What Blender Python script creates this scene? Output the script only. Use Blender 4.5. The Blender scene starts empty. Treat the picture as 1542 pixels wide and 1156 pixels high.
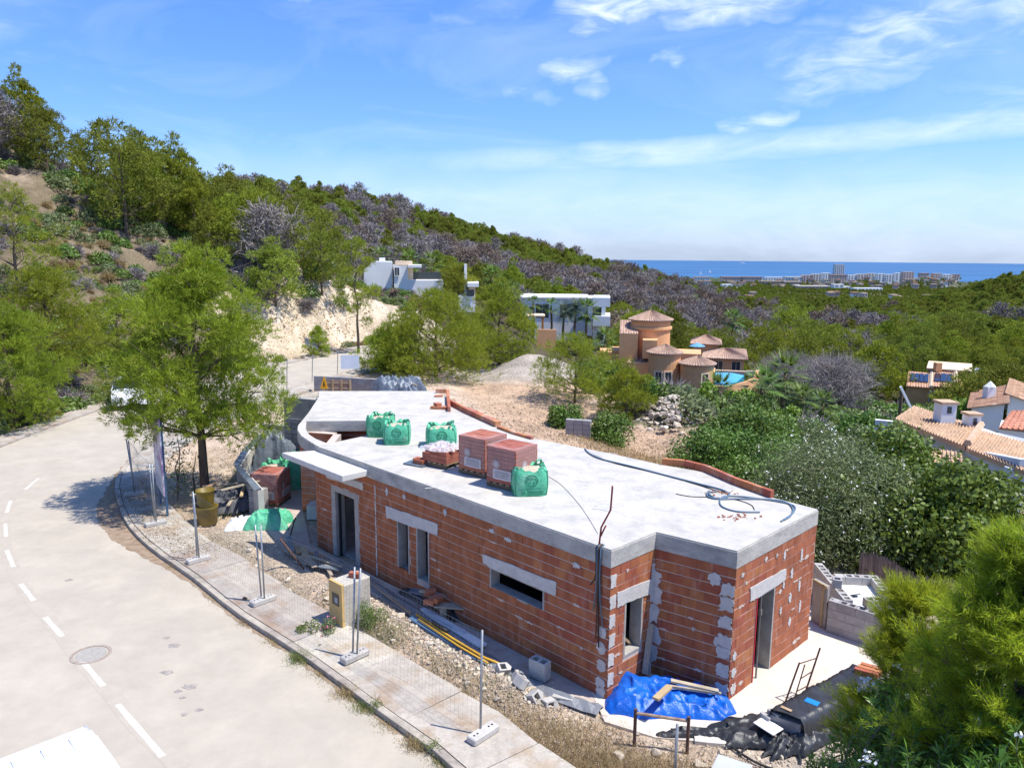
import bpy, bmesh, math, random
import numpy as np
from mathutils import Vector, Matrix, geometry
R=math.radians
sc=bpy.context.scene
random.seed(7); rng=np.random.default_rng(7)
# ---------------- camera ----------------
FPX=1132.0; PITCH=R(9.74); ROLL=R(.42); CH=8.44
_r0=Vector((1,0,0)); _u0=Vector((0,math.sin(PITCH),math.cos(PITCH))); FW=Vector((0,math.cos(PITCH),-math.sin(PITCH)))
RT=_r0*math.cos(ROLL)+_u0*math.sin(ROLL); UP=_u0*math.cos(ROLL)-_r0*math.sin(ROLL)
cam=bpy.data.objects.new('camera',bpy.data.cameras.new('camera')); sc.collection.objects.link(cam)
cam.matrix_world=Matrix(((RT.x,UP.x,-FW.x,0),(RT.y,UP.y,-FW.y,0),(RT.z,UP.z,-FW.z,CH),(0,0,0,1)))
cam.data.sensor_width=36; cam.data.lens=36*FPX/1542; cam.data.clip_end=40000; cam.data.clip_start=.1
sc.camera=cam
# ---------------- light ----------------
SUN_EL=R(64); SUN_AZ=R(105)
wd=bpy.data.worlds.new("World"); sc.world=wd; wd.use_nodes=True
sun=bpy.data.objects.new('sun',bpy.data.lights.new('sun','SUN')); sc.collection.objects.link(sun)
sun.data.energy=4.6; sun.data.angle=R(.53); sun.data.color=(1,.95,.86)
sv=Vector((math.cos(SUN_EL)*math.sin(SUN_AZ),math.cos(SUN_EL)*math.cos(SUN_AZ),math.sin(SUN_EL)))
sun.rotation_euler=sv.to_track_quat('Z','Y').to_euler()
sc.view_settings.view_transform='Standard'; sc.view_settings.look='None'; sc.view_settings.gamma=1
sc.view_settings.exposure=.50; sc.view_settings.use_curve_mapping=False
HAZE=0
sc.cycles.max_bounces=6; sc.cycles.transparent_max_bounces=8; sc.cycles.diffuse_bounces=3; sc.cycles.glossy_bounces=2
def build_world():
    nt=wd.node_tree; nt.nodes.clear(); N=nt.nodes; L=nt.links
    def n(t,**k):
        o=N.new(t)
        for a,b in k.items(): setattr(o,a,b)
        return o
    def m(op,a,b=None,c=None):
        o=n('ShaderNodeMath',operation=op)
        for i,v in enumerate((a,b,c)):
            if v is None: continue
            if isinstance(v,(int,float)): o.inputs[i].default_value=v
            else: L.new(v,o.inputs[i])
        return o.outputs[0]
    sky=n('ShaderNodeTexSky',sky_type='NISHITA'); sky.sun_disc=False; sky.sun_elevation=SUN_EL; sky.sun_rotation=SUN_AZ
    sky.altitude=50; sky.air_density=1.0; sky.dust_density=.6; sky.ozone_density=2.2
    tc=n('ShaderNodeTexCoord'); sp=n('ShaderNodeSeparateXYZ'); L.new(tc.outputs['Generated'],sp.inputs[0])
    az=m('ARCTAN2',sp.outputs[0],sp.outputs[1]); el=m('ARCSINE',sp.outputs[2])
    cb=n('ShaderNodeCombineXYZ'); L.new(az,cb.inputs[0]); L.new(el,cb.inputs[1])
    def noise(sx,sy,sc_,det,dist=0.,rough=.55,rot=0.,off=0):
        mp=n('ShaderNodeMapping'); mp.inputs['Scale'].default_value=(sx,sy,1); mp.inputs['Rotation'].default_value=(0,0,rot); mp.inputs['Location'].default_value=(off,off*.7,0)
        L.new(cb.outputs[0],mp.inputs[0]); t=n('ShaderNodeTexNoise'); t.inputs['Scale'].default_value=sc_; t.inputs['Detail'].default_value=det
        t.inputs['Roughness'].default_value=rough; t.inputs['Distortion'].default_value=dist; L.new(mp.outputs[0],t.inputs[0]); return t.outputs[0]
    w1=noise(1,1,7,4,0,.6,0,3); w2=noise(1,1,7,4,0,.6,0,9)
    wu=m('MULTIPLY',m('SUBTRACT',w1,.5),.16); wv=m('MULTIPLY',m('SUBTRACT',w2,.5),.10)
    azw=m('ADD',az,wu); elw=m('ADD',el,wv)
    fine=noise(1.0,3.4,15,7,.7,.58,R(-16)); fine2=noise(1,3.2,9,6,.6,.6,R(-10),5)
    # wisps: (px,py,rx,ry,tilt deg,strength)
    W=[(975,30,100,26,8,1.0),(1090,45,75,22,20,.8),(905,40,22,36,-60,.8),(870,118,50,14,8,.7),(890,145,14,22,-70,.55),(1235,30,55,10,12,.6),(1380,12,90,10,10,.9),(1440,30,45,22,10,.55),(1475,75,40,26,-25,.6),
       (1300,112,92,34,18,.85),(1190,135,50,24,-14,.65),(1250,150,90,14,4,.5),(1130,190,24,13,20,.7),(1000,128,16,10,0,.5),(448,8,30,20,-60,.9),(800,152,35,9,-20,.35),(1170,100,60,25,0,.35),(1400,120,70,20,5,.3),(720,58,60,12,15,.22),(60,10,90,20,0,.25),(1540,60,60,40,0,.4),(1600,180,120,30,0,.4),(1800,40,160,50,10,.5),(-200,90,160,40,0,.4)]
    tot=None
    for (px,py,rx,ry,t,s) in W:
        s*=(.9 if px<1100 else .72)
        u0=math.atan((px-771)/1147); v0=(384-py)/1150+.0; v0=math.atan((384+ (0.0073*(px-771))-py)/1132*1.0) if False else ((384+.0073*(px-771))-py)/1165
        ru=rx/1147*1.5; rv=ry/1147*1.5; c,s_=math.cos(R(t)),math.sin(R(t))
        du=m('SUBTRACT',azw,u0); dv=m('SUBTRACT',elw,v0)
        a=m('MULTIPLY_ADD',du,c/ru,m('MULTIPLY',dv,s_/ru)); b=m('MULTIPLY_ADD',du,-s_/rv,m('MULTIPLY',dv,c/rv))
        q=m('ADD',m('MULTIPLY',a,a),m('MULTIPLY',b,b)); g=m('MULTIPLY',m('MAXIMUM',m('SUBTRACT',1.0,q),0.),s)
        tot=g if tot is None else m('MAXIMUM',tot,g)
    mr=n('ShaderNodeMapRange'); mr.inputs[1].default_value=.40; mr.inputs[2].default_value=.68; mr.clamp=True; L.new(fine,mr.inputs[0])
    wisp=m('MULTIPLY',tot,m('ADD',.22,m('MULTIPLY',mr.outputs[0],.95)))
    # long pale band low over the sea and thin veil
    band0=m('ADD',.118,m('MULTIPLY',az,.047)); # centre elevation
    bd=m('DIVIDE',m('SUBTRACT',m('ADD',el,m('MULTIPLY',wv,.16)),band0),.020)
    up=m('MAXIMUM',m('SUBTRACT',1.0,m('MULTIPLY',bd,bd)),0.)
    sidew=n('ShaderNodeMapRange'); sidew.inputs[1].default_value=-.25; sidew.inputs[2].default_value=.12; L.new(az,sidew.inputs[0])
    mr2=n('ShaderNodeMapRange'); mr2.inputs[1].default_value=.30; mr2.inputs[2].default_value=.62; L.new(fine2,mr2.inputs[0])
    band=m('MULTIPLY',m('MULTIPLY',up,sidew.outputs[0]),m('MULTIPLY_ADD',mr2.outputs[0],.42,.10))
    veilv=n('ShaderNodeMapRange'); veilv.inputs[1].default_value=.13; veilv.inputs[2].default_value=.075; L.new(el,veilv.inputs[0])
    veil=m('MULTIPLY',veilv.outputs[0],m('MULTIPLY_ADD',mr2.outputs[0],.16,.16))
    gen=noise(1,2.8,3.2,7,1.0,.6,R(-12),21); mr3=n('ShaderNodeMapRange'); mr3.inputs[1].default_value=.5; mr3.inputs[2].default_value=.8; L.new(gen,mr3.inputs[0])
    hi=m('MULTIPLY',mr3.outputs[0],.22)
    cl=m('MINIMUM',m('MAXIMUM',m('MAXIMUM',wisp,band),m('ADD',veil,hi)),.92)
    # photographic sky tint: the Nishita sky carried towards the photograph's blue
    hs=n('ShaderNodeHueSaturation'); hs.inputs['Saturation'].default_value=1.12; hs.inputs['Value'].default_value=1.0; L.new(sky.outputs[0],hs.inputs['Color'])
    gr=n('ShaderNodeValToRGB'); L.new(el,gr.inputs[0]); e=gr.color_ramp.elements
    e[0].position=0; e[0].color=(.50,.66,1.16,1); e[1].position=.5; e[1].color=(.66,.90,1.28,1); x=e.new(.12); x.color=(.64,.82,1.22,1); x=e.new(.03); x.color=(.56,.71,1.14,1)
    mx=n('ShaderNodeMix',data_type='RGBA',blend_type='MULTIPLY'); mx.inputs[0].default_value=1; L.new(hs.outputs[0],mx.inputs[6]); L.new(gr.outputs[0],mx.inputs[7])
    cm=n('ShaderNodeMix',data_type='RGBA'); L.new(cl,cm.inputs[0]); L.new(mx.outputs[2],cm.inputs[6]); cm.inputs[7].default_value=(5.9,6.6,8.0,1)
    bg=n('ShaderNodeBackground'); bg.inputs[1].default_value=.13; L.new(cm.outputs[2],bg.inputs[0])
    out=n('ShaderNodeOutputWorld'); L.new(bg.outputs[0],out.inputs[0])
build_world()
# ---------------- pixel helpers (photograph pixel -> point on a real plane) ----------------
def ray(px,py):
    return FW+RT*((px-771)/FPX)+UP*((578-py)/FPX)
def P(px,py,z=0):
    d=ray(px,py); t=(z-CH)/d.z; return Vector((d.x*t,d.y*t,z))
def D(px,py,dist):
    d=ray(px,py); t=dist/math.hypot(d.x,d.y); return Vector((d.x*t,d.y*t,CH+d.z*t))
def onwall(px,py,p0,p1):
    """s (metres along p0->p1) and z where the pixel meets the vertical plane through p0,p1"""
    p0=Vector(p0[:2]); p1=Vector(p1[:2]); t=(p1-p0).normalized(); nn=Vector((-t.y,t.x))
    d=ray(px,py); k=nn.dot(p0)/(nn.x*d.x+nn.y*d.y); q=Vector((d.x*k,d.y*k)); return (q-p0).dot(t), CH+d.z*k
# ---------------- objects ----------------
col=sc.collection
WM={}
def tag(o,label=None,cat=None,group=None,kind=None):
    if label: o['label']=label
    if cat: o['category']=cat
    if group: o['group']=group
    if kind: o['kind']=kind
    return o
def empty(name,loc=(0,0,0),rz=0,label=None,cat=None,group=None,kind=None,parent=None):
    o=bpy.data.objects.new(name,None); col.objects.link(o); o.empty_display_size=.2
    M=Matrix.Translation(Vector(loc))@Matrix.Rotation(rz,4,'Z')
    if parent is not None: o.parent=parent; o.matrix_local=WM[parent.name].inverted()@M
    else: o.matrix_local=M
    WM[o.name]=M; return tag(o,label,cat,group,kind)
def link(name,me,M=None,parent=None,**k):
    o=bpy.data.objects.new(name,me); col.objects.link(o)
    if M is None: M=WM[parent.name] if parent is not None else Matrix()
    if parent is not None: o.parent=parent; o.matrix_local=WM[parent.name].inverted()@M
    else: o.matrix_local=M
    WM[o.name]=M.copy()
    return tag(o,**k)
def kids(o): return [c for c in o.children]
def copy_tree(o,parent=None,M=None):
    c=o.copy(); col.objects.link(c)
    if parent is not None:
        c.parent=parent; c.matrix_local=o.matrix_local.copy(); WM[c.name]=WM[parent.name]@c.matrix_local
    elif M is not None: c.matrix_local=M; WM[c.name]=M.copy()
    for ch in kids(o): copy_tree(ch,c)
    return c
def quad(a,b,c,d): return [a,b,c,d]
class MB:
    def __init__(s): s.v=[]; s.f=[]; s.m=[]; s.cur=0
    def add(s,vs,fs,M=None):
        b=len(s.v)
        if M is not None: vs=[M@Vector(v) for v in vs]
        s.v.extend([tuple(v) for v in vs]); s.f.extend([tuple(i+b for i in f) for f in fs]); s.m.extend([s.cur]*len(fs)); return s
    def box(s,c,size,rz=0,M=None,rx=0,ry=0):
        x,y,z=[k/2 for k in size]
        vs=[(i*x,j*y,k*z) for k in(-1,1) for j in(-1,1) for i in(-1,1)]
        T=Matrix.Translation(Vector(c))@Matrix.Rotation(rz,4,'Z')@Matrix.Rotation(rx,4,'X')@Matrix.Rotation(ry,4,'Y')
        if M is not None: T=M@T
        return s.add(vs,[(0,2,3,1),(4,5,7,6),(0,1,5,4),(2,6,7,3),(0,4,6,2),(1,3,7,5)],T)
    def prism(s,poly,z0,z1,holes=(),M=None,top=True,bottom=True):
        loops=[[Vector((p[0],p[1],0)) for p in l] for l in [poly]+list(holes)]
        tri=geometry.tessellate_polygon(loops); flat=[p for l in loops for p in l]; n=len(flat)
        zf=z1 if callable(z1) else (lambda x,y:z1); zb=z0 if callable(z0) else (lambda x,y:z0)
        vs=[(p.x,p.y,zb(p.x,p.y)) for p in flat]+[(p.x,p.y,zf(p.x,p.y)) for p in flat]; fs=[]
        for t in tri:
            a,b,c=[flat[i] for i in t]; up=(b-a).cross(c-a).z>0; t=tuple(t) if up else tuple(reversed(t))
            if top: fs.append(tuple(i+n for i in t))
            if bottom: fs.append(tuple(reversed(t)))
        k=0
        for li,l in enumerate(loops):
            ar=sum(l[i].x*l[(i+1)%len(l)].y-l[(i+1)%len(l)].x*l[i].y for i in range(len(l)))
            ccw=(ar>0)==(li==0)
            for i in range(len(l)):
                a=k+i; b=k+(i+1)%len(l); fs.append((a,b,b+n,a+n) if ccw else (b,a,a+n,b+n))
            k+=len(l)
        return s.add(vs,fs,M)
    def tube(s,path,r,n=6,cap=True,M=None):
        path=[Vector(p) for p in path]; rs=r if isinstance(r,(list,tuple)) else [r]*len(path)
        vs=[];fs=[]; prev=None
        for i,p in enumerate(path):
            d=(path[min(i+1,len(path)-1)]-path[max(i-1,0)]).normalized()
            if prev is None:
                a=Vector((0,0,1)) if abs(d.z)<.9 else Vector((1,0,0)); x=d.cross(a).normalized()
            else: x=(prev-d*prev.dot(d)).normalized()
            prev=x; y=d.cross(x)
            for k in range(n):
                t=2*math.pi*k/n; vs.append(p+(x*math.cos(t)+y*math.sin(t))*rs[i])
        for i in range(len(path)-1):
            for k in range(n):
                a=i*n+k; b=i*n+(k+1)%n; fs.append((a,b,b+n,a+n))
        if cap: fs.append(tuple(reversed(range(n)))); fs.append(tuple(range(len(vs)-n,len(vs))))
        return s.add(vs,fs,M)
    def grid(s,nu,nv,fn,closed_u=False):
        vs=[fn(u/(nu-1 if not closed_u else nu),v/(nv-1)) for v in range(nv) for u in range(nu)]; fs=[]
        for v in range(nv-1):
            for u in range(nu if closed_u else nu-1):
                a=v*nu+u; b=v*nu+(u+1)%nu; fs.append((a,b,b+nu,a+nu))
        return s.add(vs,fs)
    def lathe(s,prof,n=24,M=None,c=(0,0,0)):
        vs=[(c[0]+r*math.cos(2*math.pi*k/n),c[1]+r*math.sin(2*math.pi*k/n),c[2]+z) for r,z in prof for k in range(n)]; fs=[]
        for i in range(len(prof)-1):
            for k in range(n):
                a=i*n+k;b=i*n+(k+1)%n; fs.append((a,b,b+n,a+n))
        return s.add(vs,fs,M)
    def mesh(s,name,mats,M=None,smooth=False,bevel=0):
        me=bpy.data.meshes.new(name)
        vs=s.v
        if M is not None:
            Mi=M.inverted(); vs=[tuple(Mi@Vector(v)) for v in vs]
        me.from_pydata(vs,[],s.f)
        mats=mats if isinstance(mats,(list,tuple)) else [mats]
        for q in mats: me.materials.append(q)
        if any(s.m): me.polygons.foreach_set('material_index',s.m)
        if bevel:
            bm=bmesh.new(); bm.from_mesh(me); bmesh.ops.remove_doubles(bm,verts=bm.verts,dist=1e-5)
            bmesh.ops.bevel(bm,geom=[e for e in bm.edges if e.is_manifold and e.calc_face_angle(0)>.5],offset=bevel,segments=1,affect='EDGES',profile=.5)
            bm.to_mesh(me); bm.free()
        if smooth: me.polygons.foreach_set('use_smooth',[True]*len(me.polygons))
        me.update(); return me
    def build(s,name,mats,parent=None,M=None,smooth=False,bevel=0,**k):
        T=WM[parent.name] if parent is not None else (M or Matrix())
        return link(name,s.mesh(name,mats,T,smooth,bevel),T,parent,**k)
def npmesh(name,V,F,mats,smooth=False,mi=None,attr=None):
    me=bpy.data.meshes.new(name); V=np.asarray(V,dtype=np.float32); F=np.asarray(F,dtype=np.int32); k=F.shape[1]
    me.vertices.add(len(V)); me.vertices.foreach_set('co',V.ravel())
    me.loops.add(F.size); me.loops.foreach_set('vertex_index',F.ravel())
    me.polygons.add(len(F)); me.polygons.foreach_set('loop_start',np.arange(len(F),dtype=np.int32)*k); 
    for q in (mats if isinstance(mats,(list,tuple)) else [mats]): me.materials.append(q)
    if mi is not None: me.polygons.foreach_set('material_index',np.asarray(mi,dtype=np.int32))
    if smooth: me.polygons.foreach_set('use_smooth',np.ones(len(F),dtype=bool))
    me.update(calc_edges=True)
    if attr is not None:
        a=me.color_attributes.new('soil','FLOAT_COLOR','POINT'); a.data.foreach_set('color',np.asarray(attr,dtype=np.float32).ravel())
    return me
# ---------------- materials ----------------
MATS={}
def mat(name,c1,c2=None,scale=4,rough=.85,bump=0,bscale=30,c3=None,s3=1.,vary=0.,island=0.,metal=0,stretch=(1,1,1),detail=5,lo=.35,hi=.65,trans=0,spec=.4,sharp3=(.55,.7),coord='P',alpha=None,bdist=.02,wave=None,coat=0,speck=0.):
    if name in MATS: return MATS[name]
    m=bpy.data.materials.new(name); m.use_nodes=True; nt=m.node_tree; N=nt.nodes; L=nt.links; N.clear()
    out=N.new('ShaderNodeOutputMaterial'); b=N.new('ShaderNodeBsdfPrincipled')
    b.inputs['Roughness'].default_value=rough; b.inputs['Metallic'].default_value=metal; b.inputs['Specular IOR Level'].default_value=spec
    if coat: b.inputs['Coat Weight'].default_value=coat; b.inputs['Coat Roughness'].default_value=.08
    if coord=='P': g=N.new('ShaderNodeNewGeometry'); pos=g.outputs['Position']
    else: g=N.new('ShaderNodeTexCoord'); pos=g.outputs['Object']
    mp=N.new('ShaderNodeMapping'); mp.inputs['Scale'].default_value=stretch; L.new(pos,mp.inputs[0]); pos=mp.outputs[0]
    def noise(s,d,off=0):
        t=N.new('ShaderNodeTexNoise'); t.inputs['Scale'].default_value=s; t.inputs['Detail'].default_value=d; t.inputs['Roughness'].default_value=.6
        L.new(pos,t.inputs[0]); return t.outputs[0]
    def rng_(x,a,bb):
        r=N.new('ShaderNodeMapRange'); r.inputs[1].default_value=a; r.inputs[2].default_value=bb; L.new(x,r.inputs[0]); return r.outputs[0]
    c=None
    if c2 is not None:
        mx=N.new('ShaderNodeMix'); mx.data_type='RGBA'; L.new(rng_(noise(scale,detail),lo,hi),mx.inputs[0]); mx.inputs[6].default_value=(*c1,1); mx.inputs[7].default_value=(*c2,1); c=mx.outputs[2]
    else:
        rg=N.new('ShaderNodeRGB'); rg.outputs[0].default_value=(*c1,1); c=rg.outputs[0]
    if c3 is not None:
        mx=N.new('ShaderNodeMix'); mx.data_type='RGBA'; L.new(rng_(noise(s3,6),*sharp3),mx.inputs[0]); L.new(c,mx.inputs[6]); mx.inputs[7].default_value=(*c3,1); c=mx.outputs[2]
    if vary or island:
        hv=N.new('ShaderNodeHueSaturation'); L.new(c,hv.inputs['Color']); val=None
        oi=N.new('ShaderNodeObjectInfo'); gi=N.new('ShaderNodeNewGeometry')
        a=N.new('ShaderNodeMath'); a.operation='MULTIPLY_ADD'; L.new(oi.outputs['Random'],a.inputs[0]); a.inputs[1].default_value=vary; a.inputs[2].default_value=1-vary/2
        d=N.new('ShaderNodeMath'); d.operation='MULTIPLY_ADD'; L.new(gi.outputs['Random Per Island'],d.inputs[0]); d.inputs[1].default_value=island; L.new(a.outputs[0],d.inputs[2])
        e=N.new('ShaderNodeMath'); e.operation='SUBTRACT'; L.new(d.outputs[0],e.inputs[0]); e.inputs[1].default_value=island/2
        L.new(e.outputs[0],hv.inputs['Value']); 
        h=N.new('ShaderNodeMath'); h.operation='MULTIPLY_ADD'; L.new(oi.outputs['Random'],h.inputs[0]); h.inputs[1].default_value=.03*min(1,vary*3); h.inputs[2].default_value=.5-.015*min(1,vary*3); L.new(h.outputs[0],hv.inputs['Hue'])
        c=hv.outputs[0]
    if speck:
        hv=N.new('ShaderNodeHueSaturation'); L.new(c,hv.inputs['Color']); r_=N.new('ShaderNodeMapRange'); r_.inputs[1].default_value=.3; r_.inputs[2].default_value=.7; r_.inputs[3].default_value=1-speck; r_.inputs[4].default_value=1+speck
        ad=N.new('ShaderNodeMath'); ad.operation='MULTIPLY_ADD'; L.new(noise(bscale*1.3,8),ad.inputs[0]); ad.inputs[1].default_value=.6; q_=N.new('ShaderNodeMath'); q_.operation='MULTIPLY'; L.new(noise(scale*3.3,6),q_.inputs[0]); q_.inputs[1].default_value=.4; L.new(q_.outputs[0],ad.inputs[2]); L.new(ad.outputs[0],r_.inputs[0]); L.new(r_.outputs[0],hv.inputs['Value']); c=hv.outputs[0]
    L.new(c,b.inputs['Base Color'])
    if bump:
        bn=N.new('ShaderNodeBump'); bn.inputs['Strength'].default_value=bump; bn.inputs['Distance'].default_value=bdist; src=noise(bscale,6)
        if wave:
            wv=N.new('ShaderNodeTexWave'); wv.wave_type='BANDS'; wv.bands_direction=wave[0]; wv.inputs['Scale'].default_value=wave[1]; wv.inputs['Distortion'].default_value=wave[2]; L.new(pos,wv.inputs[0])
            ad=N.new('ShaderNodeMath'); ad.operation='ADD'; L.new(src,ad.inputs[0]); L.new(wv.outputs[1],ad.inputs[1]); src=ad.outputs[0]
        L.new(src,bn.inputs['Height']); L.new(bn.outputs[0],b.inputs['Normal'])
    sh=b.outputs[0]
    if trans:
        tr=N.new('ShaderNodeBsdfTranslucent'); 
        hh=N.new('ShaderNodeHueSaturation'); hh.inputs['Value'].default_value=1.2; hh.inputs['Hue'].default_value=.485; L.new(c,hh.inputs['Color']); L.new(hh.outputs[0],tr.inputs[0])
        ms=N.new('ShaderNodeMixShader'); ms.inputs[0].default_value=trans; L.new(sh,ms.inputs[1]); L.new(tr.outputs[0],ms.inputs[2]); sh=ms.outputs[0]
    if alpha is not None:
        tr=N.new('ShaderNodeBsdfTransparent'); ms=N.new('ShaderNodeMixShader'); ms.inputs[0].default_value=alpha; L.new(tr.outputs[0],ms.inputs[1]); L.new(sh,ms.inputs[2]); sh=ms.outputs[0]
    L.new(sh,out.inputs[0]); MATS[name]=m; return m
concrete=mat('concrete',(.40,.385,.36),(.30,.29,.27),3,bump=.4,bscale=14,c3=(.22,.215,.205),s3=1.3,sharp3=(.56,.75),bdist=.01)
fascia_m=mat('fascia_concrete',(.46,.44,.40),(.33,.32,.30),2.2,bump=.5,bscale=10,c3=(.20,.20,.195),s3=.9,sharp3=(.52,.72),stretch=(1,1,2.2),bdist=.015,speck=.18)
roof_m=mat('roof_concrete',(.525,.495,.445),(.435,.41,.37),1.6,bump=.3,bscale=9,c3=(.34,.33,.31),s3=1.9,sharp3=(.50,.78),bdist=.01,detail=9,speck=.12)
lightconc=mat('light_concrete',(.60,.57,.51),(.47,.45,.41),2.5,bump=.35,bscale=12,c3=(.36,.34,.31),s3=1.1,sharp3=(.58,.76),bdist=.01)
brick_m=mat('brick_clay',(.36,.120,.056),(.26,.078,.036),1.6,rough=.9,bump=.5,bscale=40,c3=(.37,.19,.14),s3=2.4,sharp3=(.55,.75),vary=.26,island=.22,stretch=(3,3,1),bdist=.006,speck=.15)
brick2_m=mat('brick_clay_pale',(.42,.15,.075),(.33,.105,.05),2.,rough=.9,bump=.5,bscale=40,c3=(.46,.27,.21),s3=1.5,sharp3=(.5,.7),vary=.3,island=.26,bdist=.006)
mortar_m=mat('mortar',(.58,.49,.43),(.48,.40,.35),8,bump=.6,bscale=40,bdist=.01)
patch_m=mat('mortar_patch',(.56,.54,.52),(.46,.445,.43),7,bump=.7,bscale=22,bdist=.012)
jamb_m=mat('jamb_concrete',(.40,.38,.35),(.30,.28,.26),4,bump=.3,bscale=20)
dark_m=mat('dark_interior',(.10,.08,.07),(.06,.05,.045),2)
# ---------------- terrain ----------------
CP=[ # px,py,dist
(900,680,35),(1000,690,36.5),(870,660,37),(760,590,49),(790,533,58),(800,560,54),(740,560,60),(720,620,44),(1010,640,42),(1010,612,44),(930,640,43),(960,600,56),(1060,660,38),(1080,690,33),
(1000,612,75),(1110,635,66),(940,590,70),(1250,655,58),(1180,690,42),(1180,770,29),(1300,860,22),(1450,870,24),(1500,785,38),(1420,700,46),(1540,960,18),(1640,900,24),(1400,950,16.5),(1560,1080,13),(1330,1110,11.5),(1250,1135,11),(1450,1156,12),(1700,1100,14),(1700,780,40),
(1430,612,100),(1540,630,90),(1300,600,95),(1200,590,110),(1542,590,120),(1350,560,130),(1100,535,170),(1200,520,180),(1300,512,200),(1400,490,260),(1542,455,300),(1540,432,340),(1450,450,340),(1380,468,350),(1330,470,400),(1542,500,200),(1450,520,180),(1660,410,340),(1700,480,200),(1800,560,110),
(1100,520,190),(1200,465,520),(1250,455,700),(1450,452,480),(1600,430,500),(1000,480,230),
# far left ridge
(340,285,290),(450,300,300),(520,310,305),(600,320,315),(700,350,325),(800,378,335),(900,405,340),(1000,427,335),(1060,448,330),(1130,480,300),
(560,405,150),(700,428,165),(850,450,185),(950,478,185),(1050,492,215),(520,345,230),(650,375,250),(800,412,265),(950,445,280),(420,345,200),(350,330,190),
(400,330,420),(600,370,440),(800,415,450),(950,440,460),(1060,460,460),
(550,470,110),(640,472,100),(720,470,115),(850,520,120),(860,500,130),(900,530,105),(700,520,80),(880,560,92),(820,540,80),
# near left hill
(0,245,88),(60,262,87),(130,290,86),(200,318,85),(300,352,85),(400,388,86),(480,410,90),(-150,190,88),(-300,130,88),
(0,300,78),(100,345,77),(0,360,70),(100,400,69),(200,420,70),(0,430,62),(100,470,61),(200,490,61),(300,440,70),(300,480,62),(0,510,54),(100,545,53),(0,580,46),(60,600,46),(120,590,50),(200,560,55),(280,540,60),(350,528,64),
(0,262,130),(130,305,130),(250,345,130),(350,365,130),(-200,190,130),
(420,450,69),(480,452,71),(540,452,75),(600,466,78),(560,452,84),(640,470,84),(560,440,95),(640,448,92),
(428,528,63.5),(480,520,68.5),(540,510,73),(600,508,70),(580,520,66),(-150,420,60),(-300,420,60),(-150,560,44),(-300,640,32),(-300,760,24)]
def pz(px,py,d): v=D(px,py,d); return v
_c=[]
for a in CP:
    v=pz(*a); _c.append((math.atan2(v.x,v.y),math.log(math.hypot(v.x,v.y)),v.z))
for x,y in [(-5,15),(2,12),(5,12.5),(0,18),(-4,25),(-12,22),(-18,20),(-20,30),(-20,40),(-8,40),(-10,55),(-15,55),(0,8),(-5,8),(4,8),(-15,10),(8,14),(6,8),(-14,66)]:
    _c.append((math.atan2(x,y),math.log(math.hypot(x,y)),0.))
for azd in (-60,-46,-34,-22,-10,0,10,20,34,46):
    for d,z in ((900,-41),(1400,-54),(2000,-63),(2700,-68.5),(2950,-70.5),(3250,-76)):
        _c.append((R(azd),math.log(d),z-(0 if azd>-8 else 0)))
for azd in (-40,-30,-20,-12,0): _c.append((R(azd),math.log(650),-10 if azd<-15 else -25))
_c=np.array(_c)
def _phi(r2): return .5*r2*np.log(r2+1e-12)
_X=_c[:,:2]*np.array([1.,.55])
_n=len(_X); _K=_phi(((_X[:,None]-_X[None])**2).sum(2))+np.eye(_n)*2e-4
_Pm=np.c_[np.ones(_n),_X]; _A=np.block([[_K,_Pm],[_Pm.T,np.zeros((3,3))]]); _w=np.linalg.solve(_A,np.r_[_c[:,2],np.zeros(3)])
FLAT=np.array([(-24,0),(5,0),(6.5,8),(7.2,10.6),(8.6,13.2),(9.6,15.4),(9.3,18.2),(7.4,18.6),(5.6,20),(2,24),(-1,27.5),(-2.5,31),(-4,40),(-5,46),(-7,56),(-9,68),(-12,71),(-14.8,65),(-17.3,58),(-20,50),(-22.3,43),(-22.9,37),(-22.9,32),(-24,20)])
def pdist(x,y,poly):
    """signed distance, negative inside"""
    x=np.asarray(x,float); y=np.asarray(y,float); d=np.full(x.shape,1e9); ins=np.zeros(x.shape,bool); n=len(poly)
    for i in range(n):
        a=poly[i]; b=poly[(i+1)%n]; e=b-a; t=np.clip(((x-a[0])*e[0]+(y-a[1])*e[1])/(e@e),0,1)
        d=np.minimum(d,np.hypot(x-a[0]-t*e[0],y-a[1]-t*e[1]))
        c=((a[1]>y)!=(b[1]>y))&(x<(b[0]-a[0])*(y-a[1])/(b[1]-a[1]+1e-12)+a[0]); ins^=c
    return np.where(ins,-d,d)
def polyd(x,y,pts):
    x=np.asarray(x,float); y=np.asarray(y,float); d=np.full(x.shape,1e9)
    for a,b in zip(pts[:-1],pts[1:]):
        a=np.array(a[:2]);b=np.array(b[:2]); e=b-a; t=np.clip(((x-a[0])*e[0]+(y-a[1])*e[1])/(e@e),0,1)
        d=np.minimum(d,np.hypot(x-a[0]-t*e[0],y-a[1]-t*e[1]))
    return d
def vnoise(x,y,s,seed=0):
    """cheap smooth value noise in numpy, about -1..1"""
    x=np.asarray(x)/s+seed*17.3; y=np.asarray(y)/s+seed*9.1
    xi=np.floor(x).astype(np.int64); yi=np.floor(y).astype(np.int64); fx=x-xi; fy=y-yi; fx=fx*fx*(3-2*fx); fy=fy*fy*(3-2*fy)
    def h(a,b):
        n=(a*374761393+b*668265263+seed*1442695)&0x7fffffff; n=((n^(n>>13))*1274126177)&0x7fffffff; return ((n^(n>>16))&0xffff)/32767.5-1
    return (h(xi,yi)*(1-fx)+h(xi+1,yi)*fx)*(1-fy)+(h(xi,yi+1)*(1-fx)+h(xi+1,yi+1)*fx)*fy
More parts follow.
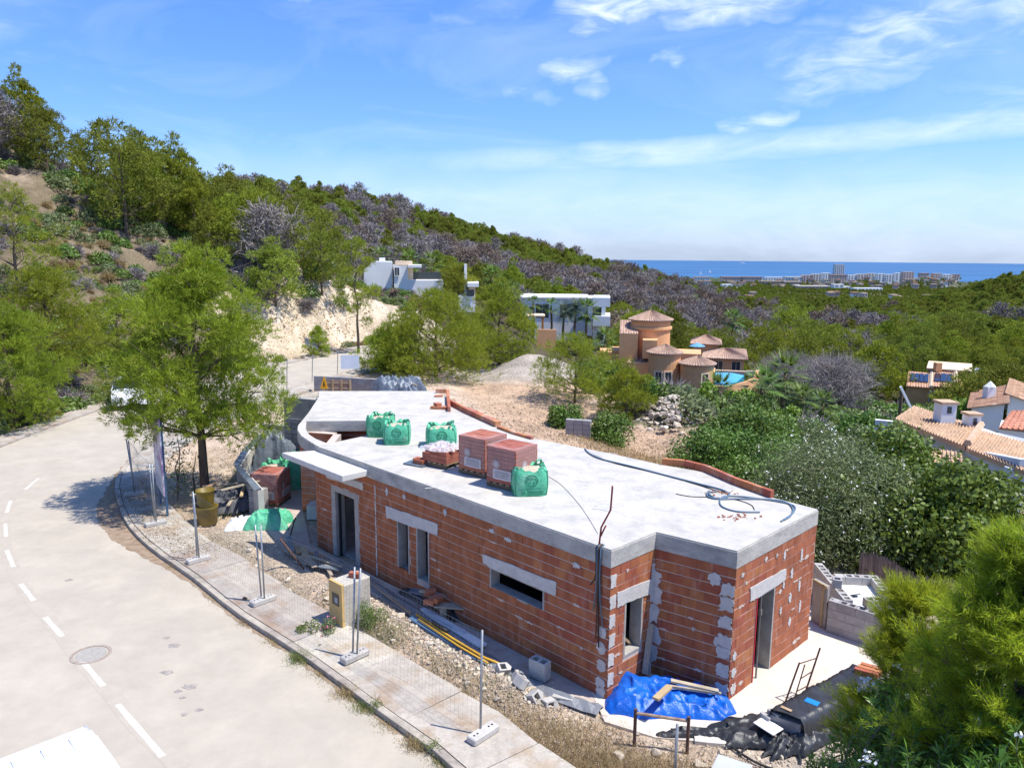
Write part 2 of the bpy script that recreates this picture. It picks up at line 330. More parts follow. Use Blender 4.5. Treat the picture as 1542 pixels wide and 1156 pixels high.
def fbm(x,y,s,seed=0,o=4):
    t=0;a=1;n=0
    for k in range(o): t=t+a*vnoise(x,y,s/2**k,seed+k); n+=a; a*=.5
    return t/n
def hbase(x,y):
    x=np.atleast_1d(np.asarray(x,float)); y=np.atleast_1d(np.asarray(y,float)); sh=x.shape; x=x.ravel(); y=y.ravel()
    az=np.arctan2(x,y); r=np.hypot(x,y); u=np.clip(az,-R(48),R(46)); v=np.clip(np.log(np.maximum(r,5)),math.log(8),math.log(3300))
    Q=np.c_[u,v*.55]; z=np.empty(len(x))
    for i in range(0,len(x),20000):
        q=Q[i:i+20000]; z[i:i+20000]=_phi(((q[:,None]-_X[None])**2).sum(2))@_w[:_n]+_w[_n]+q@_w[_n+1:]
    back=np.clip((np.abs(az)-R(60))/R(60),0,1); back=back*back*(3-2*back)
    zb=np.clip((r-20)/400,0,1)*-20*1.0; z=z*(1-back)+zb*back
    z=np.where(r<8,z*np.clip(r/8,0,1),z)
    return z.reshape(sh)
# road and pavement lines (world metres)
KERB=[(.6,9.4),(-.4,10.5),(-1.05,11.31),(-1.67,11.96),(-2.44,12.69),(-3.2,13.47),(-4.18,14.45),(-5.31,15.48),(-6.59,16.65),(-8.35,18.51),(-10.21,20.3),(-11.88,22.22),(-13.4,24.52),(-14.6,26.68),(-15.4,28.9),(-15.9,31.5),(-15.95,35),(-15.4,40),(-14.0,46),(-12.2,52),(-10.4,58),(-8.3,64.5),(-6.8,69)]
LEFT=[(-22.5,4),(-24.6,12),(-25,20),(-23.2,27),(-22.3,31.34),(-22.35,34),(-22.3,36.64),(-22.1,41.56),(-20.9,47),(-19.5,52),(-17.56,57.15),(-15.13,63.57),(-12.76,68.89),(-10.9,73)]
def smooth_line(p,n=4):
    p=[Vector((a[0],a[1],0)) for a in p]
    out=[]
    for i in range(len(p)-1):
        p0=p[max(i-1,0)];p1=p[i];p2=p[i+1];p3=p[min(i+2,len(p)-1)]
        for k in range(n):
            t=k/n; out.append(.5*((2*p1)+(-p0+p2)*t+(2*p0-5*p1+4*p2-p3)*t*t+(-p0+3*p1-3*p2+p3)*t**3))
    out.append(p[-1]); return out
def offset(line,d):
    o=[]
    for i,p in enumerate(line):
        t=(line[min(i+1,len(line)-1)]-line[max(i-1,0)]); t.z=0; t.normalize(); o.append(p+Vector((t.y,-t.x,0))*d)
    return o
KL=smooth_line(KERB); LL=smooth_line(LEFT)
K15=offset(KL,.16); SW=offset(KL,1.5)
# which side: the pavement lies on the house side of the kerb (to the right when walking away)
_road=[(p.x,p.y) for p in KL]+[(p.x,p.y) for p in reversed(LL)]
ROADP=np.array([(8,-6),(4.5,4)]+_road+[(-22,-6)])
SWP=np.array([(p.x,p.y) for p in KL]+[(p.x,p.y) for p in reversed(SW)])
HOUSEP=np.array([(-3.68,18.88),(1.86,13.22),(2.88,14.18),(4.17,13.2),(6.62,15.59),(5.4,17.5),(4,19),(0.6,21.9),(-2.5,28.3),(-3.1,29.6),(-7.6,29.4),(-6.8,23.4),(-5.5,20.7)])
TERR=np.array([(1.6,13.4),(3.2,12.1),(5.0,11.8),(7.4,13.4),(8.6,15.0),(7.5,16.5),(7.3,18.2),(4,20),(2,15)])   # paved terrace round the right end
def ground(x,y,noise_=True):
    x=np.atleast_1d(np.asarray(x,float)); y=np.atleast_1d(np.asarray(y,float))
    z=hbase(x,y); d=pdist(x,y,FLAT); w=np.clip(d/4.5,0,1); w=w*w*(3-2*w); r=np.hypot(x,y)
    z=z*w-.03*(1-w)
    if noise_:
        dr=pdist(x,y,ROADP); ds=pdist(x,y,SWP); dh=pdist(x,y,HOUSEP); dt=pdist(x,y,TERR); pav=np.minimum(np.minimum(dr,ds),np.minimum(dh-.6,dt))
        m=np.clip(pav/.5,0,1)
        amp=np.where(r<60,.10,np.clip(r/60*.25,0,2.2)); amp=np.where((r>=40)&(x<-8),amp*2.2,amp)
        z=z+m*(amp*fbm(x,y,1.6,3,4)+(amp*1.2)*fbm(x,y,7,5,3)*np.clip(pav/3,0,1)+.06*np.clip(1-np.abs(ds)/1.2,0,1))
        # spoil between pavement and house is heaped
        hp=np.clip(1-np.abs(polyd(x,y,[(-8.6,21.2),(-5.5,18.6),(-2.6,15.7),(.2,13.2)])-.0)/.9,0,1)*np.clip(np.minimum(pav,ds)/.35,0,1)
        z=z+.16*hp*(.8+.5*fbm(x,y,.8,11,2))
        z=np.where(pav<0,np.minimum(z,-.02),z)
    return z
def gz(x,y): return float(ground([x],[y])[0])
def build_land():
    azs=np.concatenate([np.linspace(-180,-55,26)[:-1],np.linspace(-55,-38,36)[:-1],np.linspace(-38,38,460),np.linspace(38,55,36)[1:],np.linspace(55,180,26)[1:-1]])
    rs=[2.]
    while rs[-1]<3300:
        r=rs[-1]; rs.append(r*(1.10 if r<8 else 1.0085 if r<26 else 1.012 if r<110 else 1.02 if r<500 else 1.05))
    rs=np.array(rs); A,Rr=np.meshgrid(np.radians(azs),rs); X=Rr*np.sin(A); Y=Rr*np.cos(A); sh=X.shape
    Z=ground(X.ravel(),Y.ravel()).reshape(sh)
    nr,na=sh; V=np.c_[X.ravel(),Y.ravel(),Z.ravel()]; V=np.vstack([V,[[0,0,-.03]]])
    i=np.arange(nr-1)[:,None]*na; j=np.arange(na)[None]; j2=(j+1)%na
    F=np.stack([(i+j),(i+j2),(i+na+j2),(i+na+j)],-1).reshape(-1,4)[:,::-1]
    c=np.array([[len(V)-1,len(V)-1,k,(k+1)%na] for k in range(na)]);
    # zones -> soil colour
    x,y=V[:,0],V[:,1]; r=np.hypot(x,y); az=np.degrees(np.arctan2(x,y)); n1=fbm(x,y,3,21,4); n2=fbm(x,y,12,31,4); n3=fbm(x,y,.7,41,3)
    colr=np.zeros((len(V),3)); 
    forest=np.array((.075,.062,.040)); pale=np.array((.50,.385,.285)); rocky=np.array((.42,.37,.30)); tan=np.array((.45,.315,.215)); scrub=np.array((.17,.135,.085)); dry=np.array((.34,.26,.15)); green=np.array((.055,.075,.022))
    colr[:]=forest*(1+.5*n2[:,None])
    def put(mask,c,k=1.):
        k=np.clip(mask,0,1)[:,None]*k; colr[:]=colr*(1-k)+np.array(c)*k
    near=np.clip((62-r)/8,0,1); put(near,pale)
    put(near*np.clip(n1*2+.1,0,1),rocky); 
    # building plot spoil : pinkish beige with dry grass
    dk=polyd(x,y,[(-9,21),(-5.6,17.4),(-2.8,14.7),(.3,11.9),(3,10.4),(6,10)]); put(np.clip(1.0-dk/1.3,0,1)*np.clip(n1*2.4+.45,0,1),dry,.75)
    put(np.clip((n3-.25)*3,0,1)*near,(.56,.47,.38),.6)
    # left hillside: scrub over pale limestone
    hill=((az<-8)&(pdist(x,y,FLAT)>1)&(r<96)).astype(float); put(hill,scrub); put(hill*np.clip(n1*2.6+.05,0,1)*np.clip(n2*2+.5,0,1),(.40,.315,.235)); put(hill*np.clip(n2*3-.6,0,1),(.09,.085,.05))
    # yellow cut bank above the road
    bk=polyd(x,y,[tuple(D(415,500,66.5)[:2]),tuple(D(480,488,70)[:2]),tuple(D(545,480,74.5)[:2]),tuple(D(600,490,77)[:2])]); bank=np.clip((6.5-bk)/1.5,0,1)*(pdist(x,y,FLAT)>.6); put(bank,(.53,.44,.32)); put(bank*np.clip(n1*2.4,0,1),(.42,.33,.22)); put(bank*np.clip(n3*2.4-.2,0,1),(.62,.54,.42),.8)
    # bare tan slope behind the house
    sl=np.array([(-1.5,29),(0,34),(-3.2,48),(-4,58),(2,62),(6,54),(5,44),(8,41),(12,38),(12,33),(9,29),(6,24),(3,24)]); ds=pdist(x,y,sl); put(np.clip(-ds/1.5+.5,0,1),tan); put(np.clip(-ds/1.5+.5,0,1)*np.clip(n1*2-.1,0,1),(.50,.39,.29),.8)
    mo=np.hypot(x-D(790,540,57).x,y-57); put(np.clip((6.5-mo)/2,0,1),(.40,.345,.29))
    # plain towards the sea
    pl=np.clip((r-600)/300,0,1); put(pl,(.06,.075,.035)); put(pl*np.clip(n2*4-1.2,0,1),(.30,.25,.18))
    put(((az>8)&(r>24)&(r<60)).astype(float)*(ds>0),green,.7)
    colr=np.clip(colr*(1+.10*n3[:,None]),.01,.9)
    m=bpy.data.materials.new('ground_soil'); m.use_nodes=True; nt=m.node_tree; N=nt.nodes; L=nt.links; b=N['Principled BSDF']; b.inputs['Roughness'].default_value=.95; b.inputs['Specular IOR Level'].default_value=.15
    at=N.new('ShaderNodeVertexColor'); at.layer_name='soil'; ge=N.new('ShaderNodeNewGeometry')
    def noise(s,d=8,rg=.65):
        t=N.new('ShaderNodeTexNoise'); t.inputs['Scale'].default_value=s; t.inputs['Detail'].default_value=d; t.inputs['Roughness'].default_value=rg; L.new(ge.outputs['Position'],t.inputs[0]); return t.outputs[0]
    vo=N.new('ShaderNodeTexVoronoi'); vo.inputs['Scale'].default_value=7; vo.inputs['Randomness'].default_value=1; L.new(ge.outputs['Position'],vo.inputs[0])
    r1=N.new('ShaderNodeMapRange'); r1.inputs[1].default_value=.3; r1.inputs[2].default_value=.7; r1.inputs[3].default_value=.55; r1.inputs[4].default_value=1.4; L.new(noise(9),r1.inputs[0])
    r2=N.new('ShaderNodeMapRange'); r2.inputs[1].default_value=.3; r2.inputs[2].default_value=.7; r2.inputs[3].default_value=.72; r2.inputs[4].default_value=1.25; L.new(noise(.9,6),r2.inputs[0])
    mu=N.new('ShaderNodeMath'); mu.operation='MULTIPLY'; L.new(r1.outputs[0],mu.inputs[0]); L.new(r2.outputs[0],mu.inputs[1])
    hs=N.new('ShaderNodeHueSaturation'); L.new(at.outputs[0],hs.inputs['Color']); L.new(mu.outputs[0],hs.inputs['Value']); L.new(hs.outputs[0],b.inputs['Base Color'])
    bp=N.new('ShaderNodeBump'); bp.inputs['Strength'].default_value=.9; bp.inputs['Distance'].default_value=.10; ad=N.new('ShaderNodeMath'); ad.operation='ADD'; L.new(noise(5,9,.7),ad.inputs[0])
    q=N.new('ShaderNodeMath'); q.operation='MULTIPLY'; L.new(vo.outputs['Distance'],q.inputs[0]); q.inputs[1].default_value=-.25; L.new(q.outputs[0],ad.inputs[1]); L.new(ad.outputs[0],bp.inputs['Height']); L.new(bp.outputs[0],b.inputs['Normal'])
    me=npmesh('ground',V,np.vstack([F,c[:, [0,0,3,2]]])[:len(F)],m,True,attr=np.c_[colr,np.ones(len(V))])
    link('ground',me,kind='structure')
build_land()
# sea
def build_sea():
    m=bpy.data.materials.new('sea_water'); m.use_nodes=True; nt=m.node_tree; N=nt.nodes; L=nt.links; b=N['Principled BSDF']
    b.inputs['Roughness'].default_value=.35; b.inputs['Specular IOR Level'].default_value=.25
    ge=N.new('ShaderNodeNewGeometry'); sp=N.new('ShaderNodeSeparateXYZ'); L.new(ge.outputs['Position'],sp.inputs[0])
    mp=N.new('ShaderNodeMapping'); mp.inputs['Scale'].default_value=(.0006,.003,1); L.new(ge.outputs['Position'],mp.inputs[0]); t=N.new('ShaderNodeTexNoise'); t.inputs['Scale'].default_value=1; t.inputs['Detail'].default_value=6; L.new(mp.outputs[0],t.inputs[0])
    rp=N.new('ShaderNodeValToRGB'); L.new(t.outputs[0],rp.inputs[0]); rp.color_ramp.elements[0].color=(.004,.055,.16,1); rp.color_ramp.elements[1].color=(.012,.12,.27,1); rp.color_ramp.elements[0].position=.35; rp.color_ramp.elements[1].position=.7
    L.new(rp.outputs[0],b.inputs['Base Color'])
    w=N.new('ShaderNodeTexNoise'); w.inputs['Scale'].default_value=.15; w.inputs['Detail'].default_value=8; L.new(ge.outputs['Position'],w.inputs[0]); bp=N.new('ShaderNodeBump'); bp.inputs['Strength'].default_value=.6; bp.inputs['Distance'].default_value=1.5; L.new(w.outputs[0],bp.inputs['Height']); L.new(bp.outputs[0],b.inputs['Normal'])
    az=np.radians(np.linspace(-75,75,60)); rs=np.geomspace(2300,14300,24); A,Q=np.meshgrid(az,rs); V=np.c_[(Q*np.sin(A)).ravel(),(Q*np.cos(A)).ravel(),np.full(A.size,-71.56)]
    i=np.arange(23)[:,None]*60; j=np.arange(59)[None]; F=np.stack([i+j,i+j+60,i+j+61,i+j+1],-1).reshape(-1,4)[:,::-1]
    link('sea',npmesh('sea',V,F,m,False),kind='structure')
build_sea()
# ---------------- road, pavement ----------------
road_m=mat('road_concrete',(.455,.40,.325),(.39,.345,.28),.9,bump=.7,bscale=50,c3=(.385,.34,.285),s3=.55,sharp3=(.47,.70),bdist=.006,detail=9,speck=.11)
paint_m=mat('road_paint',(.60,.57,.51),(.45,.41,.36),11,lo=.35,hi=.7)
kerb_m=mat('kerb_concrete',(.43,.38,.32),(.29,.255,.215),3,bump=.5,bscale=20,c3=(.20,.18,.15),s3=2.2,sharp3=(.55,.7),bdist=.01,vary=.2)
slab_m=mat('pavement_concrete',(.45,.405,.35),(.36,.325,.28),2.4,bump=.6,bscale=16,c3=(.33,.25,.18),s3=1.5,sharp3=(.48,.66),bdist=.012,vary=.22,speck=.2)
dirt_m=mat('road_dust',(.22,.15,.095),(.33,.25,.18),5,bump=.8,bscale=25,bdist=.02)
def build_road():
    def fillstrip(a,b,n,z,name,m,kind='structure',crown=0):
        V=[];F=[]
        for i in range(n):
            t=i/(n-1)
            for side,l in ((0,a),(1,b)):
                f=t*(len(l)-1); k=min(int(f),len(l)-2); p=l[k].lerp(l[k+1],f-k); V.append((p.x,p.y,z))
        VV=[];W=9
        for i in range(n):
            p,q=Vector(V[2*i]),Vector(V[2*i+1])
            for k in range(W): VV.append(tuple(p.lerp(q,k/(W-1))))
        for i in range(n-1):
            for k in range(W-1): s=i*W+k; F.append((s,s+W,s+W+1,s+1))
        mb=MB(); mb.add(VV,F); me=mb.mesh(name,m); return link(name,me,kind=kind)
    # road from behind the camera
    a=[Vector((5,-4,0)),Vector((3,4,0))]+KL; b=[Vector((-22,-4,0)),Vector((-22.3,1,0))]+LL
    mb=MB(); mb.prism([(p.x,p.y) for p in a]+[(p.x,p.y) for p in reversed(b)],-.02,.0,bottom=False); mb.build('road',road_m,kind='structure')
    # dusty inner edge along the kerb
    rr=random.Random(3); inner=[]; outer=[]
    kk=[KL[4+i//10].lerp(KL[5+i//10],(i%10)/10) for i in range(590)]; off=offset(kk,-1)
    for i,p in enumerate(kk):
        f=i/len(kk); wd_=max(.015,.09+.13*float(fbm(i*.09,3,.5,5,4))+(.62+.25*float(fbm(i*.05,9,.6,6,4)))*math.exp(-((f-.70)/.09)**2))
        d=(off[i]-p).normalized(); inner.append(p); outer.append(p+d*wd_)
    mb=MB(); mb.prism([(p.x,p.y) for p in inner]+[(p.x,p.y) for p in reversed(outer)],0.001,.006,bottom=False); mb.build('road_dirt',dirt_m,kind='structure')
    # pavement: kerb stones and concrete slabs, each a piece
    pav=empty('pavement',(-3,13,0),kind='structure')
    L_=[KL[0]]; 
    def resample(line,step):
        out=[line[0]]; acc=0
        for p,q in zip(line[:-1],line[1:]):
            d=(q-p).length
            while acc+d>=step:
                t=(step-acc)/d; p=p.lerp(q,t); out.append(p); d=(q-p).length; acc=0
            acc+=d
        return out
    ks=resample(KL,.98); ki=offset(ks,.15); ko=offset(ks,.17); so=offset(ks,1.5)
    rr=random.Random(5)
    for i in range(len(ks)-1):
        d=(ks[i+1]-ks[i]).normalized()*.006
        q=[ks[i]+d,ks[i+1]-d,ki[i+1]-d,ki[i]+d]; mb=MB(); h=.12+rr.uniform(-.006,.006); mb.prism([(p.x,p.y) for p in q],-.05,h); mb.build('kerb_stone',kerb_m,pav,bevel=.008)
    i=0
    while i<len(ks)-1:
        n=min(2 if rr.random()<.6 else 3,len(ks)-1-i); d=(ks[i+1]-ks[i]).normalized()*.008
        q=[ko[i+k] for k in range(n+1)]+[so[i+k]+Vector((rr.uniform(-.07,.07),rr.uniform(-.07,.07),0)) for k in range(n,-1,-1)]
        q[0]=q[0]+d; q[-1]=q[-1]+d; q[n]=q[n]-d; q[n+1]=q[n+1]-d
        mb=MB(); mb.prism([(p.x,p.y) for p in q],-.05,.112+rr.uniform(-.007,.007)); mb.build('paving_slab',slab_m,pav); i+=n
    # left verge pavement
    vo=offset(LL,-1.2); sg=MB()
    vp=[p for p in LL if p.y>24]; v2=offset(vp,-1.15)
    sg.prism([(p.x,p.y) for p in vp]+[(p.x,p.y) for p in reversed(v2)],-.05,.10); sg.build('verge_pavement',slab_m,kind='structure')
    # centre line dashes
    for a_,b_ in [((245,1139),(177,1060)),((156,1033),(119,989)),((94,958),(68,929)),((51,904),(31,879)),((20.6,853.6),(10,828)),((9,808),(8,788)),((10,772),(16,754)),((38,737),(58,720))]:
        p,q=P(*a_),P(*b_); d=(q-p).normalized(); nn=Vector((-d.y,d.x,0))*.055; mb=MB(); k=6; V=[];F=[]
        for i in range(k+1):
            c=p.lerp(q,i/k); w=1+rr.uniform(-.12,.12); V+=[tuple(c+nn*w+Vector((0,0,.005))),tuple(c-nn*w+Vector((0,0,.005)))]
        for i in range(k): F.append((2*i,2*i+2,2*i+3,2*i+1))
        mb.add(V,F); mb.build('lane_dash',paint_m,kind='structure')
    jl=smooth_line([tuple(P(a_,b_)[:2]) for a_,b_ in [(275,1156),(205,1090),(160,1035),(119,989),(90,952),(60,915),(34,884),(18,850),(8,820),(7,790),(12,760),(30,738),(70,708)]],6); jo=offset(jl,.16); ji=offset(jl,-.16); n_=len(jl)
    mb=MB(); mb.add([(p.x,p.y,.003) for p in jo]+[(p.x,p.y,.003) for p in ji],[(i,i+1,i+1+n_,i+n_) for i in range(n_-1)]); mb.build('road_joint',mat('road_joint_band',(.385,.34,.28),(.43,.38,.31),2.5,bump=.4,bscale=40,bdist=.004),kind='structure')
    sm=mat('road_stain',(.22,.20,.185),(.38,.34,.30),8)
    for k,(a_,b_,w_) in enumerate([(285,1033,.10),(268,1040,.05),(275,1050,.04),(252,1012,.09),(278,1075,.05),(262,972,.09),(250,960,.05),(300,1068,.05),(104,873,.07)]):
        c=P(a_,b_); mb=MB(); mb.prism([(c.x+w_*(1+.35*math.sin(k+j*2.3))*math.cos(j*.63)*1.4,c.y+w_*(1+.3*math.sin(k*2+j*1.7))*math.sin(j*.63)) for j in range(10)],0.001,.0065,bottom=False); mb.build('road_stain',sm,kind='structure')
    # manhole cover
    mh=empty('manhole_cover',P(137,985),0,'round grey manhole cover set in the road beside the dashed line','manhole')
    c=P(137,985); mb=MB(); mb.lathe([(0,.010),(.27,.010),(.30,.008),(.30,-.01)],32,c=c); mb.build('lid',mat('cast_lid',(.37,.345,.31),(.30,.28,.25),12,bump=.6,bscale=40,bdist=.01),mh)
    mb=MB(); mb.lathe([(.335,.004),(.335,.012),(.40,.010),(.40,-.01)],32,c=c); mb.build('rim',mat('rim_rust',(.27,.21,.175),(.36,.31,.27),9),mh)
build_road()
# ---------------- the unfinished brick house ----------------
A0=(-5.64,20.87); A1=(1.87,13.25); B1=(2.88,14.20); C1=(4.21,13.25); E1=(6.66,15.63)
ZS=2.70; ZT=3.05; ROW=ZS/13
house=empty('unfinished_house',(0,20,0),0,'single storey house shell of red hollow bricks with flat grey concrete roof, still under construction','house')
_bc={}
def brick_mesh(l,h=None,dep=.10,m=None):
    m=m or brick_m; h=h or ROW-.020; k=(round(l,2),round(h,3),m.name)
    if k in _bc: return _bc[k]
    mb=MB(); mb.box((k[0]/2,dep/2,k[1]/2),(k[0],dep,k[1])); _bc[k]=mb.mesh('brick',m,bevel=.0035 if l>.1 else 0); return _bc[k]
ALLB=[]
def wall(p0,p1,ops=(),z0=0.,rows=13,name='brick_wall',thick=.24,m=None,visible=True,row=ROW,seed=1,parent=None,L0=.30):
    """outer face on the right of p0->p1 as seen from outside (outward normal = (dy,-dx))"""
    p0=Vector((p0[0],p0[1],0)); p1=Vector((p1[0],p1[1],0)); t=(p1-p0); Ln=t.length; t.normalize(); out=Vector((t.y,-t.x,0))
    M=Matrix(((t.x,-out.x,0,p0.x),(t.y,-out.y,0,p0.y),(0,0,1,0),(0,0,0,1)))   # local: x along, y inwards, z up
    w=empty(name,(0,0,0),parent=parent or house); w.matrix_local=WM[(parent or house).name].inverted()@M; WM[w.name]=M
    # mortar core with the openings left out
    core=MB(); core2=MB(); cuts=sorted(set([0,Ln]+[o[0] for o in ops]+[o[1] for o in ops])); H=z0+rows*row
    for a,b in zip(cuts[:-1],cuts[1:]):
        o=[q for q in ops if q[0]<=a+1e-4 and q[1]>=b-1e-4]
        segs=[(z0,H)] if not o else ([(z0,o[0][2])] if o[0][2]>z0+.01 else [])+([(o[0][3],H)] if o[0][3]<H-.01 else [])
        for (c,d) in segs: core.box(((a+b)/2,.006+thick/2,(c+d)/2),(b-a,thick,d-c),M=M)
    core.build('mortar_bed',mortar_m,w)
    rr=random.Random(seed)
    for k in range(rows):
        za=z0+k*row; zb=za+row; s=-(k%2)*L0/2-rr.uniform(0,.02)
        blocked=[(o[0],o[1]) for o in ops if o[2]<zb-.07 and o[3]>za+.07]
        while s<Ln:
            a=max(s,0); b=min(s+L0,Ln); s+=L0
            parts=[(a,b)]
            for (c,d) in blocked:
                q=[]
                for (e,f) in parts:
                    if d<=e or c>=f: q.append((e,f))
                    else:
                        if c-e>.03: q.append((e,c))
                        if f-d>.03: q.append((d,f))
                parts=q
            for (e,f) in parts:
                if f-e<.04: continue
                c=M@Vector(((e+f)/2,0,za)); ALLB.append((c.length if visible else 1e9,w,M,e+.002,f-e-.004,za+.010,row-.020,m or brick_m))
    return w,M,Ln,out
def finish_bricks(limit=300):
    ALLB.sort(key=lambda b:b[0]); rest={}
    rr=random.Random(9)
    for i,(d,w,M,s,l,z,h,m) in enumerate(ALLB):
        off=rr.uniform(-.004,.003)
        T=M@Matrix.Translation((s,off-.002,z))
        if i<limit and d<1e8: link('brick',brick_mesh(l,h,.06,m),T,w)
        else:
            rest.setdefault(w.name,(w,MB(),m)); mb=rest[w.name][1]; mb.box((l/2,.03,h/2),(l,.06,h),M=T)
    for w,mb,m in rest.values(): mb.build('brick',m,w,kind='stuff')
def opening(M,s0,s1,z0,z1,parent,depth=.26,floor=True,jm=None,t=.05):
    """concrete jamb lining of an opening"""
    jm=jm or jamb_m; f=empty('window_lining',parent=parent); f.matrix_local=WM[parent.name].inverted()@M; WM[f.name]=M
    for a in (s0+t/2,s1-t/2):
        mb=MB(); mb.box((a,depth/2-.004,(z0+z1)/2),(t,depth,z1-z0),M=M); mb.build('jamb',jm,f)
    mb=MB(); mb.box(((s0+s1)/2,depth/2-.002,z1-t/2),(s1-s0-2*t,depth,t),M=M); mb.build('head',jm,f)
    if z0>.1: mb=MB(); mb.box(((s0+s1)/2,depth/2-.002,z0+.02),(s1-s0-2*t,depth,.04),M=M); mb.build('sill',jm,f)
    return f
def blob_patch(M,pts,parent,seed=0,th=.012,m=None,jit=.02,name='mortar_patch',n=5):
    """irregular smear of mortar: polygon in wall coords (s,z), slightly proud of the bricks"""
    rr=random.Random(seed); q=[]
    for i,(a,b) in enumerate(pts):
        c,d=pts[(i+1)%len(pts)]
        for k in range(n):
            f=k/n; q.append((a+(c-a)*f+rr.uniform(-jit,jit),b+(d-b)*f+rr.uniform(-jit,jit)))
    T=M@Matrix(((1,0,0,0),(0,0,-1,-.004),(0,1,0,0),(0,0,0,1)))   # polygon xy -> wall xz, extrude outwards
    mb=MB(); mb.prism(q,0,th,M=T); mb.build(name,m or patch_m,parent)
def oval(c,a,b,n=7): return [(c[0]+a*math.cos(2*math.pi*k/n),c[1]+b*math.sin(2*math.pi*k/n)) for k in range(n)]
def wz(px,py,a,b): return onwall(px,py,a,b)
# --- long front wall ---
def span(pts,a,b): q=[wz(*p,a,b) for p in pts]; return min(s for s,_ in q),max(s for s,_ in q),min(z for _,z in q),max(z for _,z in q)
dA=wz(500,735,A0,A1)[0],wz(541,800,A0,A1)[0]
door=(max(dA[0]-.05,.3),dA[1],0,2.12)
w1=(wz(597.5,781,A0,A1)[0],wz(616,790,A0,A1)[0],wz(597.5,855,A0,A1)[1],2.12)
w2=(wz(626.5,791,A0,A1)[0],wz(646,800,A0,A1)[0],wz(626.5,870,A0,A1)[1],2.12)
w3=(wz(737.5,852,A0,A1)[0],wz(820,888,A0,A1)[0],wz(737.5,884,A0,A1)[1],wz(737.5,852,A0,A1)[1])
print('ops',door,w1,w2,w3)
FW_,MF,LF,_=wall(A0,A1,[door,w1,w2,w3],seed=1)
for o in (w1,w2,w3): opening(MF,*o,FW_)
jf=opening(MF,*door,FW_,depth=.3,t=.2)
def lintel(pp,a,b,M,parent,seed):
    q=[wz(*p,a,b) for p in pp]; blob_patch(M,q,parent,seed,.016,jit=.014,name='lintel_plaster',n=7)
lintel([(581.5,761),(660,788),(659,806),(597,783.5),(582,779)],A0,A1,MF,FW_,3)
lintel([(727,832.5),(838,876),(837,896),(741,855),(728,846)],A0,A1,MF,FW_,4)
lintel([(486.5,704),(547,727),(547,738),(493,719)],A0,A1,MF,FW_,5)
for i,(px,py,a,b) in enumerate([(609,748,.05,.06),(671,771,.06,.08),(741,799,.07,.05),(766,812,.13,.05),(868,851,.10,.05),(583,740,.05,.12)]):
    s,z=wz(px,py,A0,A1); blob_patch(MF,oval((s,z),a,b),FW_,20+i,jit=.025)
sl,_=wz(566,800,A0,A1)
for i in range(6): blob_patch(MF,oval((sl+.02,.25+i*.42),.03,.22),FW_,40+i,jit=.015,th=.007)   # smeared joint beside the entrance
for i,z in enumerate((1.02,.66,.30,.84-.42-.6+.3)): 
    if z>0: blob_patch(MF,oval((LF-.17+.02*(i%2),z),.12,.13),FW_,50+i,jit=.02)
blob_patch(MF,oval((LF-.15,1.35),.11,.12),FW_,55,jit=.02)
_r=random.Random(17)
for i in range(22):
    s_=_r.uniform(.3,LF-.2); z_=_r.choice(range(1,13))*ROW+_r.uniform(-.01,.01)
    if any(o[0]-.1<s_<o[1]+.1 and o[2]-.1<z_<o[3]+.1 for o in (door,w1,w2,w3)): continue
    blob_patch(MF,oval((s_,z_),_r.uniform(.04,.16),_r.uniform(.012,.035)),FW_,200+i,jit=.012,th=.006,m=mortar_m,name='mortar_smear',n=3)
# --- return wall, recessed front, end wall ---
def op(px0,px1,pyt,pyb,a,b,zmin=None,zt=None):
    s0=wz(px0,pyt,a,b)[0]; s1=wz(px1,pyt,a,b)[0]; return (s0,s1,zmin if zmin is not None else wz(px0,pyb,a,b)[1], zt or wz(px0,pyt,a,b)[1])
wB=op(941,968.5,905.5,989,A1,B1); print('wB',wB)
WB,MBm,LB,_=wall(A1,B1,[wB],seed=2); opening(MBm,*wB,WB,depth=.28)
lintel([(928.7,892),(981,871),(979,893),(941,908),(929,914)],A1,B1,MBm,WB,6)
for i,z in enumerate((2.42,2.0,1.62,1.22,.82,.42)): blob_patch(MBm,[(.0,z-.14),(.16,z-.13),(.17,z+.11),(.0,z+.13)],WB,60+i,jit=.015)
for i,z in enumerate((2.2,1.8,1.35,.9,.5,.2)): blob_patch(MBm,[(LB-.12,z-.2),(LB,z-.2),(LB,z+.2),(LB-.1,z+.2)],WB,70+i,jit=.02,th=.01)
WC,MC,LC,_=wall(B1,C1,[],seed=3)
for i,z in enumerate((2.1,1.75,1.35,.9,.5)): blob_patch(MC,[(0,z-.2),(.10+.1*(i%2)*1.,z-.18),(.16,z+.12),(0,z+.2)],WC,80+i,jit=.03,th=.01)
for i,z in enumerate((2.25,1.95,1.58,1.2,.98,.6,.2)): blob_patch(MC,[(LC-.28-.08*(i==3),z-.13),(LC-.02,z-.12),(LC-.02,z+.12),(LC-.26,z+.13)],WC,90+i,jit=.03)
blob_patch(MC,oval((LC-.4,2.4),.14,.13),WC,99,jit=.03)
sD0=wz(1139,899,C1,E1)[0]; sD1=wz(1167.8,882,C1,E1)[0]; dz=wz(1139,899,C1,E1)[1]; print('dE',sD0,sD1,dz)
dE=(sD0,sD1,0,dz)
WD,MD,LD,_=wall(C1,E1,[dE],seed=4); opening(MD,*dE,WD,depth=.30)
lintel([(1129,884),(1183,855),(1182,872),(1139,900),(1129,905)],C1,E1,MD,WD,7)
